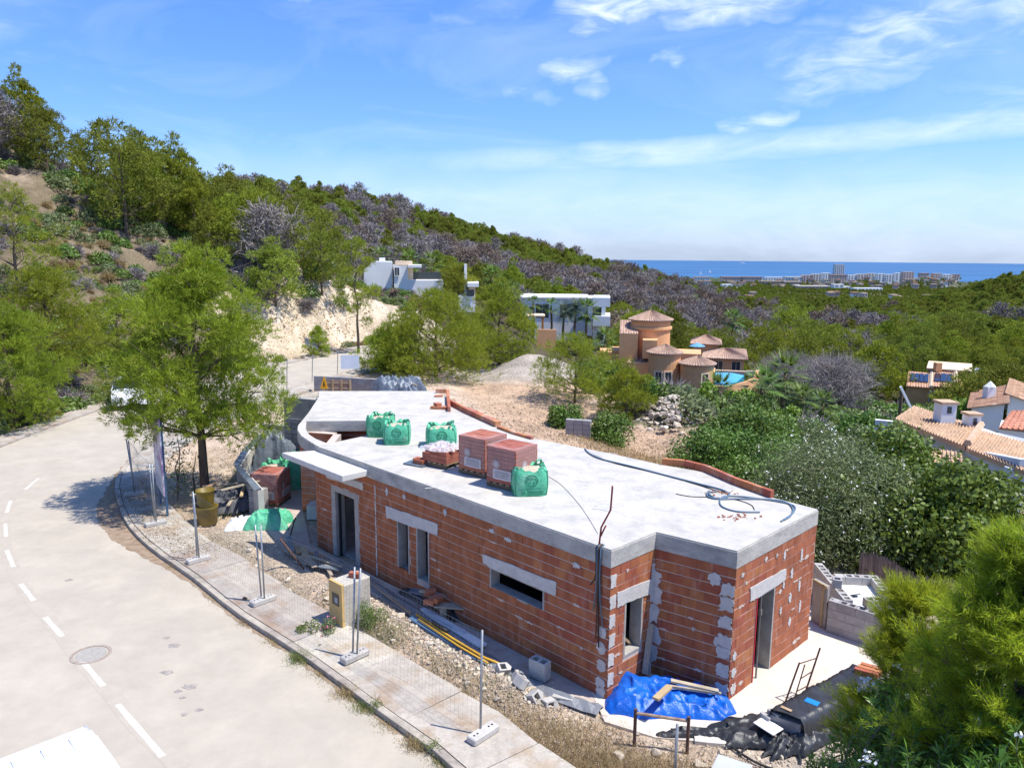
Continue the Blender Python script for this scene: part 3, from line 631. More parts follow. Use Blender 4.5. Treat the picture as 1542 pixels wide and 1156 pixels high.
for i,(s,z,a,b) in enumerate([(.12,.9,.10,.12),(.12,.55,.12,.14),(.14,.2,.13,.16),(.25,2.5,.06,.06),(1.15,2.56,.06,.05),(1.6,2.5,.05,.06),(1.95,2.42,.06,.14),(2.35,1.9,.07,.18),(2.35,1.35,.08,.14),(2.4,.8,.07,.14),(2.0,1.75,.05,.1),(1.95,1.2,.05,.12),(2.75,2.2,.06,.2),(2.75,1.5,.06,.18),(2.85,1.0,.06,.2)]): 
    if s<LD: blob_patch(MD,oval((min(s,LD-.08),z),a*.75,b*.75),WD,110+i,jit=.02)
for W_,M_,L_w,oo in ((WC,MC,LC,[]),(WD,MD,LD,[dE]),(WB,MBm,LB,[wB])):
    for i in range(14 if W_ is WD else 8):
        s_=_r.uniform(.1,L_w-.1); z_=_r.choice(range(1,13))*ROW+_r.uniform(-.01,.02)
        if any(o[0]-.1<s_<o[1]+.1 and o[2]-.1<z_<o[3]+.1 for o in oo): continue
        blob_patch(M_,oval((s_,z_),_r.uniform(.04,.13),_r.uniform(.015,.05)),W_,300+i,jit=.015,th=.007,m=mortar_m,name='mortar_smear',n=3)
# rear walls (seen only from the side), courtyard and entrance walls
rear=[E1,(5.87,16.5),(5.42,17.48),(4.87,18.45),(3.96,19.04),(2.85,20.07),(.59,21.87),(-.48,23.47),(-2.51,28.29),(-3.11,29.55),(-7.5,29.3),(-6.93,25.2),(-6.55,24.0)]
for i in range(len(rear)-1): wall(rear[i],rear[i+1],[],seed=20+i,visible=False,L0=.6)
ORW,MO,LO,_=wall((-6.95,23.95),(-5.75,23.62),[],seed=40,rows=13,m=brick2_m,L0=.5,visible=False)   # orange wall left of the entrance
wall((-5.75,23.62),(-5.64,20.87),[],seed=41,visible=False,L0=.6)
wall((-5.5,22.2),(-2.9,22.6),[],seed=42,visible=False,z0=1.0,rows=8,L0=.5)
mb=MB(); mb.prism([(-5.48,22.18),(-2.9,22.58),(-2.9,22.8),(-5.48,22.4)],0,1.0); mb.build('base_wall',lightconc,house)
wall((-6.6,24.35),(-4.4,24.35),[],seed=43,visible=False,L0=.5)                                  # courtyard far wall below the beam
mb=MB(); mb.box((-6.1,23.3,.25),(.9,.5,.46)); mb.build('entrance_step',lightconc,house)
# interior floor and partitions
mb=MB(); mb.prism([(A0[0]+.1,A0[1]+.2),(A1[0],A1[1]+.3),(B1[0],B1[1]+.3),(C1[0],C1[1]+.35),(E1[0]-.35,E1[1]),(5.2,17.3),(3.8,18.8),(.5,21.6),(-2.7,28.1),(-3.3,29.3),(-7.3,29.1),(-6.4,24)],-.01,.06); mb.build('floor_slab',concrete,house)
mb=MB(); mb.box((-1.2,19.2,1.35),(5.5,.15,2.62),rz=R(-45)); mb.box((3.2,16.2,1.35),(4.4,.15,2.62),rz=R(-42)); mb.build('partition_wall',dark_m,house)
# door posts and props in the openings
mb=MB(); mb.box((door[0]+.26,.1,1.06),(.05,.06,2.10),M=MF); mb.build('door_post',mat('black_steel',(.02,.022,.028),rough=.5),FW_)
mb=MB(); mb.box((sD0+.11,.12,dz/2),(.14,.05,dz-.06),M=MD); mb.build('door_frame',MATS['black_steel'],WD)
mb=MB(); mb.tube([MD@Vector((sD0+.24,.02,0)),MD@Vector((sD0+.24,.02,dz-.06))],.02,8); mb.box((sD0+.24,.02,1.45),(.06,.06,.12),M=MD); mb.build('steel_prop',mat('grey_steel',(.16,.17,.18),(.22,.2,.19),9,rough=.5,metal=.4),WD)
mb=MB(); mb.box((sD0+.03,-.003,dz/2),(.03,.03,dz),M=MD); mb.build('red_edge_strip',mat('red_paint',(.45,.01,.02)),WD)
mb=MB(); mb.box((wB[0]+.30,.2,wB[2]+.22),(.05,.05,.75),ry=R(-48),M=MBm); mb.build('wooden_prop',mat('wood',(.46,.34,.20),(.34,.24,.13),3,bump=.3,bscale=20,vary=.3),WB)
# --- roof slab with ring beam round the courtyard opening ---
ROOF=[(-7.67,29.41),(-7.36,28.11),(-7.0,25.41),(-6.88,24.24),(-6.8,23.36),(-6.64,22.72),(-6.31,21.95),(-5.9,21.31),(-5.46,20.66),(-4.5,19.70),(-3.68,18.86),A1,B1,C1,E1,(5.87,16.5),(5.42,17.48),(4.87,18.45),(3.96,19.04),(2.85,20.07),(.59,21.87),(-.48,23.47),(-2.51,28.29),(-3.11,29.6)]
ROOF=[(x,y) for x,y in ROOF]
HOLE=[(-6.70,23.95),(-4.63,24.11),(-4.37,22.05),(-5.28,21.02),(-5.75,21.55),(-6.11,22.10),(-6.42,22.85)]
def shrink(poly,d):
    out=[];n=len(poly)
    for i in range(n):
        a,b,c=[Vector(poly[(i+k)%n]) for k in(-1,0,1)]; e1=(b-a).normalized(); e2=(c-b).normalized(); n1=Vector((-e1.y,e1.x)); n2=Vector((-e2.y,e2.x)); q=(n1+n2); q=q/max(q.length_squared,.3)*2*d; out.append(tuple(b+q))
    return out
RP=shrink(ROOF,-.012)
mb=MB(); mb.prism(RP,ZS,ZT-.03,[HOLE]); mb.build('roof_beam',fascia_m,house)
def bowl(x,y): return ZT-.004
mb=MB(); mb.prism(shrink(ROOF,.004),ZT-.03,ZT,[shrink(HOLE[::-1],-.0)[::-1] if False else HOLE],bottom=False); mb.build('roof_slab',roof_m,house)
mb=MB(); mb.prism([(-5.48,22.18),(-5.1,21.2),(-4.4,22.1),(-4.6,24.1)],0,.02); mb.build('court_floor',lightconc,house)
_r=random.Random(23); stm=mat('roof_stain',(.42,.405,.38),(.50,.485,.455),5,bump=.4,bscale=20,bdist=.004,speck=.12); stl=mat('cement_spill',(.60,.59,.56),(.52,.505,.475),6,bump=.5,bscale=30,bdist=.006)
for k in range(16):
    f=_r.random(); g_=_r.uniform(.15,.85); c=Vector((1.6-5.6*f+1.8*g_,14.6+6.4*f+2.2*g_)); w_=_r.uniform(.06,.32); ph=_r.uniform(0,6)
    mb=MB(); mb.prism([(c.x+w_*(1+.35*math.sin(ph+j*1.9)+.2*math.sin(ph*2+j*3.1))*math.cos(j*.449),c.y+w_*.8*(1+.3*math.sin(ph+j*1.4))*math.sin(j*.449)) for j in range(14)],ZT,ZT+.002+.0006*k,bottom=False); mb.build('cement_stain',stm if k%3 else stl,house)
for (a_,b_) in (((560,655),(930,683)),((640,735),(1000,700))):
    p,q=P(*a_,ZT),P(*b_,ZT); d_=(q-p).normalized(); n_=Vector((-d_.y,d_.x,0))*.02; mb=MB(); mb.prism([tuple((p-n_)[:2]),tuple((q-n_)[:2]),tuple((q+n_)[:2]),tuple((p+n_)[:2])],ZT,ZT+.0015,bottom=False); mb.build('formwork_seam',stm,house)
# entrance canopy
cn=[P(453.5,683,2.9),P(481,677.7,2.9),P(557,706.8,2.9),P(529.6,715,2.9)]
cn=[(p.x,p.y) for p in cn]; a,b,c,d=[Vector(q) for q in cn]
tA=(Vector(A1)-Vector(A0)).normalized(); nA=Vector((tA.y,-tA.x))
cc=c; pB=Vector(A0)+tA*((cc-Vector(A0)).dot(tA)); proj_=.80; Lc=(b-c).length
q=[pB+nA*.005,pB+nA*proj_,pB+nA*proj_-tA*(Lc+.5),pB+nA*.005-tA*(Lc+.05)]
mb=MB(); mb.prism([tuple(v) for v in q][::-1],2.74,2.90); mb.build('entrance_canopy',mat('canopy_concrete',(.60,.585,.55),(.52,.505,.47),3,bump=.3,bscale=14,bdist=.006),house,bevel=.01)
# parapet bricks along the rear edge of the roof
def brick_line(pts,parent,name='brick',z=ZT,l=.30,h=.19,dep=.11,m=None,seed=0,gap=.006,zf=None,step=0):
    pts=[Vector((p[0],p[1],0)) for p in pts]; rr=random.Random(seed)
    for a,b in zip(pts[:-1],pts[1:]):
        L=(b-a).length; n=max(1,round(L/l)); d=(b-a)/n; ang=math.atan2(d.y,d.x)
        for k in range(n):
            c=a+d*k; T=Matrix.Translation((c.x,c.y,z+rr.uniform(0,.006)))@Matrix.Rotation(ang+rr.uniform(-.012,.012),4,'Z')
            link(name,brick_mesh(d.length-gap,h,dep,m or brick2_m),T,parent)
par=empty('roof_parapet',parent=house)
pp=[P(997,700,ZT),P(1030,703,ZT),P(1062,711,ZT),P(1105,730,ZT),P(1160,750,ZT)]
brick_line(pp,par,seed=1,h=.17)
pp=[P(672,607,ZT),P(700,622,ZT),P(746,643,ZT)]; brick_line(pp,par,seed=2,h=.17,dep=.2)
pp=[P(748,645,ZT),P(775,655,ZT),P(800,662,ZT)]; brick_line(pp,par,seed=3,h=.08)
pp=[P(656,592,ZT),P(672,592,ZT)]; brick_line(pp,par,seed=4,h=.17)
pp=[P(672,593,ZT),P(674,620,ZT)]; brick_line(pp,par,seed=5,h=.17,dep=.1)
finish_bricks(290)
# apron in front of the wall and terrace paving
apron_m=mat('apron_concrete',(.50,.42,.36),(.40,.33,.28),3,bump=.4,bscale=16,bdist=.01,c3=(.34,.26,.21),s3=1.4)
tq=Vector((-.707,-.707))
mb=MB(); a=Vector((-7.1,22.6)); mb.prism([(-5.9,21.0),(-3.6,18.82),(1.87,13.27),(2.1,13.0),(1.5,12.9),(-4.2,18.45),(-6.6,20.7),(-8.9,24.2),(-8.6,28.4),(-6.9,28.2),(-6.95,24)][::-1],-.03,.012,bottom=False); mb.build('concrete_apron',apron_m,kind='structure')
terr_m=mat('terrace_concrete',(.62,.56,.48),(.54,.48,.41),1.5,bump=.3,bscale=14,bdist=.006,c3=(.46,.38,.30),s3=1.2,sharp3=(.55,.75))
mb=MB(); mb.prism([(1.6,13.5),(1.75,12.55),(2.6,12.1),(4.2,11.9),(5.2,12.2),(7.3,13.5),(8.3,14.9),(7.35,16.1),(7.4,18.2),(5,19),(3,16)],-.03,.020,bottom=False); mb.build('terrace',terr_m,kind='structure')
# ---------------- vegetation ----------------
def unit(v): return v/np.maximum(np.linalg.norm(v,axis=-1,keepdims=True),1e-9)
def blades(C,Dr,nb,length,width,spread,g,droop=0,curve=False):
    """nb narrow triangles fanned round direction Dr at every centre C"""
    n=len(C); C=np.repeat(C,nb,0); Dd=np.repeat(Dr,nb,0); k=n*nb
    d=unit(Dd+g.normal(0,spread,(k,3))); d[:,2]-=droop; d=unit(d); L=length*g.uniform(.6,1.15,(k,1)); b=C+g.normal(0,length*.22,(k,3))
    s=unit(np.cross(d,unit(g.normal(0,1,(k,3)))))*width*.5
    return np.stack([b-s,b+s,b+d*L],1).reshape(-1,3)
def leaves(C,Nn,length,width,g,jit=.6,fold=False):
    """one diamond leaf (two triangles -> quad) per centre"""
    k=len(C); n=unit(Nn+g.normal(0,jit,(k,3))); a=unit(np.cross(n,g.normal(0,1,(k,3)))); b=np.cross(n,a); L=length*g.uniform(.6,1.2,(k,1)); W=width*g.uniform(.7,1.15,(k,1))
    return np.stack([C-a*L*.5,C+b*W*.5-a*L*.05,C+a*L*.5,C-b*W*.5-a*L*.05],1).reshape(-1,3)
def limb_path(p,q,g,n=4,w=.12):
    p=np.array(p,float); q=np.array(q,float); L=np.linalg.norm(q-p); return [tuple(p+(q-p)*t+g.normal(0,w*L*.35,3)*math.sin(math.pi*t)) for t in np.linspace(0,1,n)]
def pine(seed,H=6.,Rr=3.,base=.28,nb=40,tpb=60,nbl=8,bl=.16,bw=.02,flat=.75,br=.65,trunk=.13,lean=(0,0),shape='round',limbs=True,seg=6):
    g=np.random.default_rng(seed); z0=H*base; tw=[(0,0,-.3)]
    for t in np.linspace(.15,1,6): tw.append((lean[0]*t*H+g.normal(0,.02*H)*t*.6,lean[1]*t*H+g.normal(0,.02*H)*t*.6,H*.9*t))
    tr=MB(); tr.tube(tw,[trunk*(1-.8*i/6) for i in range(7)],seg)
    axis=lambda z: np.array(tw[0])*0+np.array([np.interp(z,[p[2] for p in tw],[p[0] for p in tw]),np.interp(z,[p[2] for p in tw],[p[1] for p in tw]),z])
    C=[];Rb=[]
    for i in range(nb):
        f=(i+.5)/nb; z=z0+(H-z0)*f
        if shape=='round': prof=math.sin(math.pi*min(1,(.18+.82*f)**.8))**.6
        elif shape=='umbrella': prof=(.55+.45*math.sin(math.pi*(.25+.65*f))) if f<.95 else .5
        else: prof=(1-f)**.75+.12
        a=i*2.399+g.uniform(-.4,.4); rr=max(.3,Rr-.45*br)*prof*math.sqrt(g.uniform(.12,1))
        c=axis(min(z,H*.88))+np.array([rr*math.cos(a),rr*math.sin(a),(z-min(z,H*.88))+g.normal(0,.05*H)-.10*rr]); C.append(c); Rb.append(br*g.uniform(.65,1.25)*(1-.25*f)*Rr/3)
        if limbs and (i%2==0 or nb<20):
            zs=max(z0*.85,c[2]-rr*.55-.2*g.uniform(0,1)); tr.tube(limb_path(axis(min(zs,H*.85)),c,g),[trunk*.34*(1-.5*f),trunk*.22,trunk*.13,trunk*.05],4,cap=False)
            if nbl>=6:
                for _ in range(3): tr.tube(limb_path(c-(c-axis(min(zs,H*.85)))*.3,c+g.normal(0,Rb[-1]*.7,3),g,3),[trunk*.10,trunk*.06,trunk*.03],3,cap=False)
    C=np.array(C); Rb=np.array(Rb)
    idx=np.repeat(np.arange(len(C)),tpb); u=unit(g.normal(0,1,(len(idx),3))+np.array([0,0,.35])); rad=g.uniform(.25,1,(len(idx),1))**.5
    P_=C[idx]+u*np.array([1,1,flat])*Rb[idx][:,None]*rad
    V=blades(P_,unit(u+np.array([0,0,.55])),nbl,bl,bw,.55,g)
    return V,np.arange(len(V)).reshape(-1,3),tr
def tmesh(name,V,F,m): return npmesh(name,V,F,m,False)
pine_near=mat('pine_needles_near',(.26,.325,.022),(.18,.245,.020),.8,rough=.6,c3=(.33,.35,.05),s3=2.2,sharp3=(.52,.7),vary=.25,island=.45,trans=.38,spec=.25)
pine_yel=mat('pine_needles_young',(.40,.47,.03),(.26,.345,.025),.9,rough=.6,vary=.2,island=.4,trans=.48,spec=.25)
pine_dark=mat('pine_needles_dark',(.20,.245,.022),(.26,.30,.028),.5,rough=.65,vary=.35,island=.4,trans=.3,spec=.2)
pine_far=mat('pine_needles_far',(.245,.275,.036),(.165,.205,.030),.12,rough=.7,vary=.5,island=.35,trans=.25,spec=.15)
dead_m=mat('dead_twigs',(.34,.30,.285),(.23,.20,.19),.4,rough=.9,vary=.35,island=.5,spec=.1)
dead2_m=mat('dead_twigs_brown',(.27,.21,.17),(.19,.14,.11),.4,rough=.9,vary=.3,island=.5,spec=.1)
bark=mat('pine_bark',(.17,.12,.09),(.09,.065,.05),3,rough=.95,bump=.8,bscale=14,bdist=.03,stretch=(1,1,.4))
bark_grey=mat('grey_bark',(.26,.23,.21),(.16,.14,.13),3,rough=.95,bump=.8,bscale=14)
leaf_m=mat('shrub_leaf',(.085,.16,.024),(.14,.215,.035),1.1,rough=.5,vary=.3,island=.5,trans=.25)
leaf_ol=mat('oleander_leaf',(.09,.21,.03),(.15,.28,.045),2,rough=.4,vary=.2,island=.5,trans=.3)
leaf_fig=mat('fig_leaf',(.11,.18,.022),(.15,.22,.03),1.2,rough=.45,vary=.2,island=.6,trans=.25)
leaf_dust=mat('dusty_leaf',(.21,.25,.11),(.13,.18,.065),1.2,rough=.6,vary=.2,island=.5,trans=.25)
flower_w=mat('white_petal',(.80,.80,.76),rough=.6)
flower_p=mat('pink_petal',(.62,.16,.26),rough=.6)
drygrass=mat('dry_grass',(.42,.32,.16),(.32,.25,.12),3,rough=.8,vary=.3,island=.5,trans=.25)
greengrass=mat('green_weed',(.14,.20,.05),(.22,.25,.08),3,rough=.7,vary=.3,island=.5,trans=.3)
def make_tree(name,V,F,tr,crown_m,loc,label,cat,group=None,rz=0,s=1,bk=None,crown='crown',one=False):
    cm=tmesh(crown,V,F,crown_m); tm=tr.mesh('trunk',bk or bark,None,True)
    M=Matrix.Translation(loc)@Matrix.Rotation(rz,4,'Z')@Matrix.Scale(s,4)
    root=empty(name,loc,rz,label,cat,group); root.matrix_local=M; WM[root.name]=M
    link(crown,cm,M,root); link('trunk',tm,M,root); return root
def at_ground(px,py,d):
    v=D(px,py,d); return Vector((v.x,v.y,gz(v.x,v.y)-.1))
def near_tree(name,px,top,d,seed,label,m,group=None,H=None,dz=0,**k):
    """tree whose crown top shows at pixel (px,top) and which stands d metres away"""
    v=D(px,top,d); g_=gz(v.x,v.y); Ht=(v.z-g_-.45*k.get('br',.65)*k['Rr']/3) if H is None else H
    V,F,tr=pine(seed,H=Ht,**k); return make_tree(name,V,F,tr,m,Vector((v.x,v.y,g_-.05)),label,'tree',group)
# hero pine beside the road
V,F,tr=pine(11,H=7.9,Rr=3.15,base=.33,nb=98,tpb=84,nbl=11,bl=.19,bw=.026,br=.85,trunk=.17,lean=(-.02,.01))
hx=P(310,752,0); make_tree('pine_tree',V,F,tr,pine_near,Vector((hx.x,hx.y,0)),'large bright green pine standing inside the fence above the road bend','tree')
# thin broken stems beside its trunk
mb=MB(); g=np.random.default_rng(5)
for dx,dy,h in ((-.9,-.2,2.3),(-1.1,.3,1.9),(-.55,.4,1.6)): mb.tube(limb_path((hx.x+dx,hx.y+dy,0),(hx.x+dx+.15,hx.y+dy,h),g,5,.1),[.03,.025,.02,.015,.008],5)
sb=empty('sapling',(hx.x-.9,hx.y,0),0,'thin dark leafy saplings growing beside the trunk of the big pine','sapling'); mb.build('stem',bark,sb)
C=np.c_[g.normal(hx.x-.85,.28,520),g.normal(hx.y,.3,520),g.uniform(.1,2.1,520)]; V=leaves(C,np.tile([0,0,1.],(520,1)),.12,.05,g,.9); link('foliage',npmesh('foliage',V,np.arange(len(V)).reshape(-1,4),leaf_m),None,sb).matrix_local=WM[sb.name].inverted()
# pines on the left edge
near_tree('pine_tree',62,392,50,21,'broad light green pine on the bank left of the road, behind the nearest one',pine_near,Rr=3.5,base=.18,nb=66,tpb=62,nbl=8,bl=.24,bw=.034,br=.95,trunk=.16)
near_tree('pine_tree',0,466,43,22,'yellowish green pine at the left edge of the picture beside the road verge',mat('pine_needles_yellowish',(.25,.32,.025),(.17,.25,.022),.9,rough=.6,vary=.2,island=.45,trans=.4,spec=.25),Rr=3.2,base=.12,nb=66,tpb=70,nbl=9,bl=.22,bw=.03,br=.92,trunk=.14)
near_tree('pine_tree',14,305,60,23,'small pale green pine alone on the bare hillside at the left edge',pine_near,H=7.4,Rr=3.2,base=.35,nb=36,tpb=36,nbl=7,bl=.26,bw=.035,br=.7,trunk=.13)
near_tree('pine_tree',172,440,55,24,'half hidden green pine on the slope just left of the large roadside pine',pine_near,Rr=2.4,base=.12,nb=36,tpb=50,nbl=7,bl=.24,bw=.034,br=.95,trunk=.15)
# pines behind the house
near_tree('pine_tree',655,435,53,31,'wide feathery pine directly behind the far end of the concrete roof',pine_near,Rr=4.6,base=.10,nb=84,tpb=78,nbl=8,bl=.24,bw=.034,br=.95,trunk=.16,H=None)
near_tree('pine_tree',590,485,54,32,'lower left neighbour of the wide feathery pine, beside the concrete road',pine_near,Rr=2.7,base=.10,nb=44,tpb=60,nbl=8,bl=.24,bw=.034,br=.9,trunk=.12)
near_tree('pine_tree',752,428,62,33,'tall dense dark green pine above the pale gravel mound',pine_dark,Rr=3.7,base=.06,nb=72,tpb=62,nbl=8,bl=.26,bw=.04,br=.85,trunk=.16)
near_tree('pine_tree',868,500,47,34,'slender sparse pine on the tan slope with its trunk showing',pine_near,Rr=3.1,base=.20,nb=48,tpb=50,nbl=8,bl=.22,bw=.028,br=.8,trunk=.11)
near_tree('pine_tree',945,548,44,35,'short round pine bush right of the slender sparse pine',pine_near,Rr=2.2,base=.08,nb=36,tpb=50,nbl=8,bl=.2,bw=.03,br=.8,trunk=.08)
near_tree('pine_tree',690,395,90,36,'round green pine in front of the white villa terrace',pine_dark,Rr=3.0,base=.15,nb=40,tpb=34,nbl=6,bl=.34,bw=.055,br=.85,trunk=.14)
near_tree('pine_tree',535,355,66,37,'slim pine with a bare trunk on top of the yellow cut bank',pine_dark,Rr=2.4,base=.35,nb=30,tpb=36,nbl=6,bl=.32,bw=.045,br=.75,trunk=.13,shape='round')
near_tree('pine_tree',478,488,64,38,'small young pine at the foot of the yellow cut bank',pine_near,Rr=1.4,base=.08,nb=16,tpb=40,nbl=6,bl=.26,bw=.04,br=.8,trunk=.07)
# foreground right
def near_right():
    def young(cx,cy,zb,zt,Rm,label,seed,nbr):
        g=np.random.default_rng(seed); root=empty('pine_tree',(cx,cy,zb),0,label,'tree'); tr=MB(); tips=[]; Ht=zt-zb
        tr.tube([(cx,cy,zb-.3),(cx-.05,cy,zb+Ht*.4),(cx,cy-.03,zb+Ht*.75),(cx+.03,cy,zt-.1)],[.10,.08,.05,.015],7)
        for i in range(nbr):
            h=g.uniform(.56 if Rm>1 else .45,1); z=zb+.3+(Ht-.3)*h; a=i*2.399+g.normal(0,.3); L=(Rm*min(1,(1-h)*2.1)**.75+.22)*g.uniform(.7,1.08)
            s=np.array([cx,cy,max(zb+.2,z-.35*L)]); e=s+np.array([math.cos(a)*L,math.sin(a)*L,.42*L+.12]); pth=limb_path(s,e,g,5,.12); tr.tube(pth,[.018,.014,.011,.008,.003],4,cap=False)
            for t in np.linspace(.3,1,10):
                k=min(3,int(t*4)); f=t*4-k; q=np.array(pth[k])*(1-f)+np.array(pth[k+1])*f
                for _ in range(3):
                    dd=unit(unit(e-s)*.8+g.normal(0,.6,3)+np.array([0,0,.4])); tips.append((q,q+dd*g.uniform(.14,.38)))
        C=[];Dd=[]
        for q,e in tips:
            for t in np.linspace(.1,1,7): C.append(q+(e-q)*t); Dd.append(unit(e-q))
            tr.tube([tuple(q),tuple(e)],[.005,.003],3,cap=False)
        C=np.array(C);Dd=np.array(Dd); V=blades(C,Dd,8,.10,.0075,.42,g); T=WM[root.name]
        link('crown',npmesh('crown',V,np.arange(len(V)).reshape(-1,3),pine_yel),None,root).matrix_local=T.inverted(); tr.build('trunk',bark,root)
    v=D(1568,838,9.4); young(v.x,v.y,-.4,v.z,1.22,'vivid yellow green young pine filling the right edge of the foreground',77,120)
    v=D(1378,905,10.6); young(v.x,v.y,-.5,v.z,.55,'small yellow green pine top rising before the grey block wall',79,46)
near_right()
def oleander():
    g=np.random.default_rng(78); root=empty('oleander_bush',(6.5,7.2,-.3),0,'green oleander bush with white flowers in the lower right corner','bush'); st=MB(); C=[];Dd=[];fl=[]
    for i in range(620):
        px_=1215+430*g.uniform(0,1)**.8; topy=np.interp(px_,[1215,1260,1310,1380,1450,1542,1650],[1150,1090,1035,1010,1000,985,980]); py_=topy+g.uniform(0,1)**1.2*230; d=np.interp(py_-topy,[0,230],[10.4,7.4])+g.normal(0,.35)
        e=np.array(D(px_,py_,d)); s=np.array([e[0]+g.normal(0,.35),e[1]+g.normal(0,.3),max(-.4,e[2]-2.4)]); 
        if e[2]<.3: continue
        p=limb_path(s,e,g,4,.1); st.tube(p,[.012,.010,.008,.003],4,cap=False)
        for t in np.linspace(.45,1,15):
            k=min(2,int(t*3)); f=t*3-k; q=np.array(p[k])*(1-f)+np.array(p[k+1])*f
            for _ in range(5): C.append(q); Dd.append(unit(np.array([g.normal(),g.normal(),.55+.5*t])))
    C=np.array(C);Dd=np.array(Dd); n=len(C); L=g.uniform(.10,.19,(n,1)); s=unit(np.cross(Dd,g.normal(0,1,(n,3))))*g.uniform(.009,.014,(n,1)); tip=C+Dd*L; tip[:,2]-=.02; mid=C+Dd*L*.5+np.array([0,0,.01])
    V=np.stack([C,mid-s,tip,mid+s],1).reshape(-1,3); Ti=WM[root.name].inverted()
    link('foliage',npmesh('foliage',V,np.arange(len(V)).reshape(-1,4),leaf_ol),None,root).matrix_local=Ti
    st.build('stem',bark_grey,root)
    for (a,b,d,nn,ff) in [(1305,1028,10.2,22,.05),(1290,1036,10.2,12,.04),(1308,1140,8.3,18,.035),(1302,1146,8.3,12,.03),(1476,1087,8.6,10,.02),(1415,1030,9.6,9,.04),(1349,1001,10.2,8,.03),(1540,1110,8,9,.03),(1368,1046,9.6,8,.03)]:
        e=np.array(D(a,b,d)); Cc=e+g.normal(0,ff,(nn,3)); v=leaves(Cc,unit(g.normal(0,1,(nn,3))+[0,-.5,1]),.05,.045,g,.4)
        link('flower_cluster',npmesh('flower_cluster',v,np.arange(len(v)).reshape(-1,4),flower_w),None,root,kind='stuff').matrix_local=Ti
oleander()
# ------- bushes -------
def bush(name,px,py,d,w,h,seed,label,m,n=9000,ll=.11,lw=.05,fl=None,group=None,dep=None,jit=.8,cat='bush',lob=14,sink=.2,stems=True,z=None):
    """leafy bush of several rounded lobes; px,py: middle of its foot in the photograph"""
    g=np.random.default_rng(seed); v=D(px,py,d); zg=gz(v.x,v.y) if z is None else z; dep=dep or w
    az=math.atan2(v.x,v.y); root=empty(name,(v.x,v.y,zg),-az,label,cat,group); T=WM[root.name]
    Cb=[];Rb=[]
    for i in range(lob):
        a=g.uniform(0,6.28); r=math.sqrt(g.uniform(0,1))*.72; cx=math.cos(a)*r*w/2; cy=math.sin(a)*r*dep/2; hh=h*(1-.55*r*r)*g.uniform(.55,1); rb=min(h,w)*g.uniform(.2,.34)
        Cb.append((cx,cy,max(hh-rb,rb*.5))); Rb.append(rb)
        if g.uniform()<.7: Cb.append((cx*1.05,cy*1.05,max(hh-rb,rb*.5)*.45)); Rb.append(rb*1.1)
    Cb=np.array(Cb);Rb=np.array(Rb); pw=Rb**2; idx=g.choice(len(Cb),n,p=pw/pw.sum()); u=unit(g.normal(0,1,(n,3))+np.array([0,0,.35])); 
    Q=Cb[idx]+u*Rb[idx][:,None]*(g.uniform(.3,1.15,(n,1))**.5)*(1+.18*np.sin(u[:,:1]*7+Cb[idx][:,:1]*5)*np.sin(u[:,1:2]*6+3*Cb[idx][:,1:2]))*np.array([1,1,.85]); Q[:,2]=np.maximum(Q[:,2],.02)
    V=leaves(Q,u,ll,lw,g,jit); me=npmesh('foliage',V,np.arange(len(V)).reshape(-1,4),m); link('foliage',me,T,root)
    if stems:
        st=MB()
        for c in Cb[:lob]: st.tube([tuple(T@Vector(x)) for x in limb_path((c[0]*.3,c[1]*.3,-.1),tuple(c),g,4)],[.05*h/2,.035*h/2,.022*h/2,.008],4,cap=False)
        st.build('stem',bark_grey,root)
    if fl:
        nf,mm,fs=fl; idx=g.choice(len(Cb),nf,p=pw/pw.sum()); u=unit(g.normal(0,1,(nf,3))+np.array([0,0,.6])); Q=Cb[idx]+u*Rb[idx][:,None]*1.06; Q=np.repeat(Q,4,0)+g.normal(0,fs*.4,(nf*4,3))
        V=leaves(Q,np.tile([0,-.5,1.],(len(Q),1)),fs,fs*.8,g,.6); link('flowers',npmesh('flowers',V,np.arange(len(V)).reshape(-1,4),mm),T,root,kind='stuff')
    return root
bush('oleander_bush',1245,830,23.5,4.6,4.3,101,'big oleander dotted with white flowers right behind the brick house end wall',leaf_dust,n=46000,ll=.14,lw=.035,fl=(380,flower_w,.045),dep=5,lob=18)
bush('fig_tree',1405,850,23.5,6.4,3.7,102,'broad dark green fig crown in front of the tiled villa',leaf_fig,n=46000,ll=.16,lw=.11,dep=5.5,lob=24,cat='tree')
bush('fig_tree',1325,790,29,4.6,4.7,103,'upper dark leafy crown between the flowering oleander and the tiled roof',leaf_fig,n=34000,ll=.17,lw=.12,dep=5,lob=22,cat='tree')
bush('shrub',1110,735,30,5.6,3.0,104,'dark bushy shrub behind the roof parapet bricks',leaf_m,n=16000,ll=.15,lw=.09,dep=4)
bush('shrub',1150,690,38,7,3.6,105,'mid green shrub mass between the rock pile and the oleander',leaf_m,n=14000,ll=.2,lw=.12,dep=5)
bush('shrub',1075,650,50,8,2.3,106,'bright green mastic shrub spreading below the orange villa wall',mat('mastic_leaf',(.14,.23,.016),(.18,.27,.028),1.,rough=.5,vary=.2,island=.4,trans=.25),n=16000,ll=.22,lw=.13,dep=6)
bush('shrub',1150,672,46,7,2.2,107,'second bright mastic shrub right of the first, above the flowering oleander',MATS['mastic_leaf'],n=13000,ll=.22,lw=.13,dep=6)
bush('oleander_bush',1240,665,44,8,2.8,108,'pale flowering oleander hedge above the big flowering bush',leaf_dust,n=14000,ll=.2,lw=.06,fl=(120,flower_w,.08),dep=4)
bush('shrub',920,655,38.5,2.6,1.9,109,'round dark green mastic bush beside the stacked grey blocks',leaf_m,n=6000,ll=.14,lw=.08)
bush('shrub',850,640,41,2.2,1.7,110,'grey green shrub at the foot of the slender pine',leaf_m,n=4000,ll=.16,lw=.09)
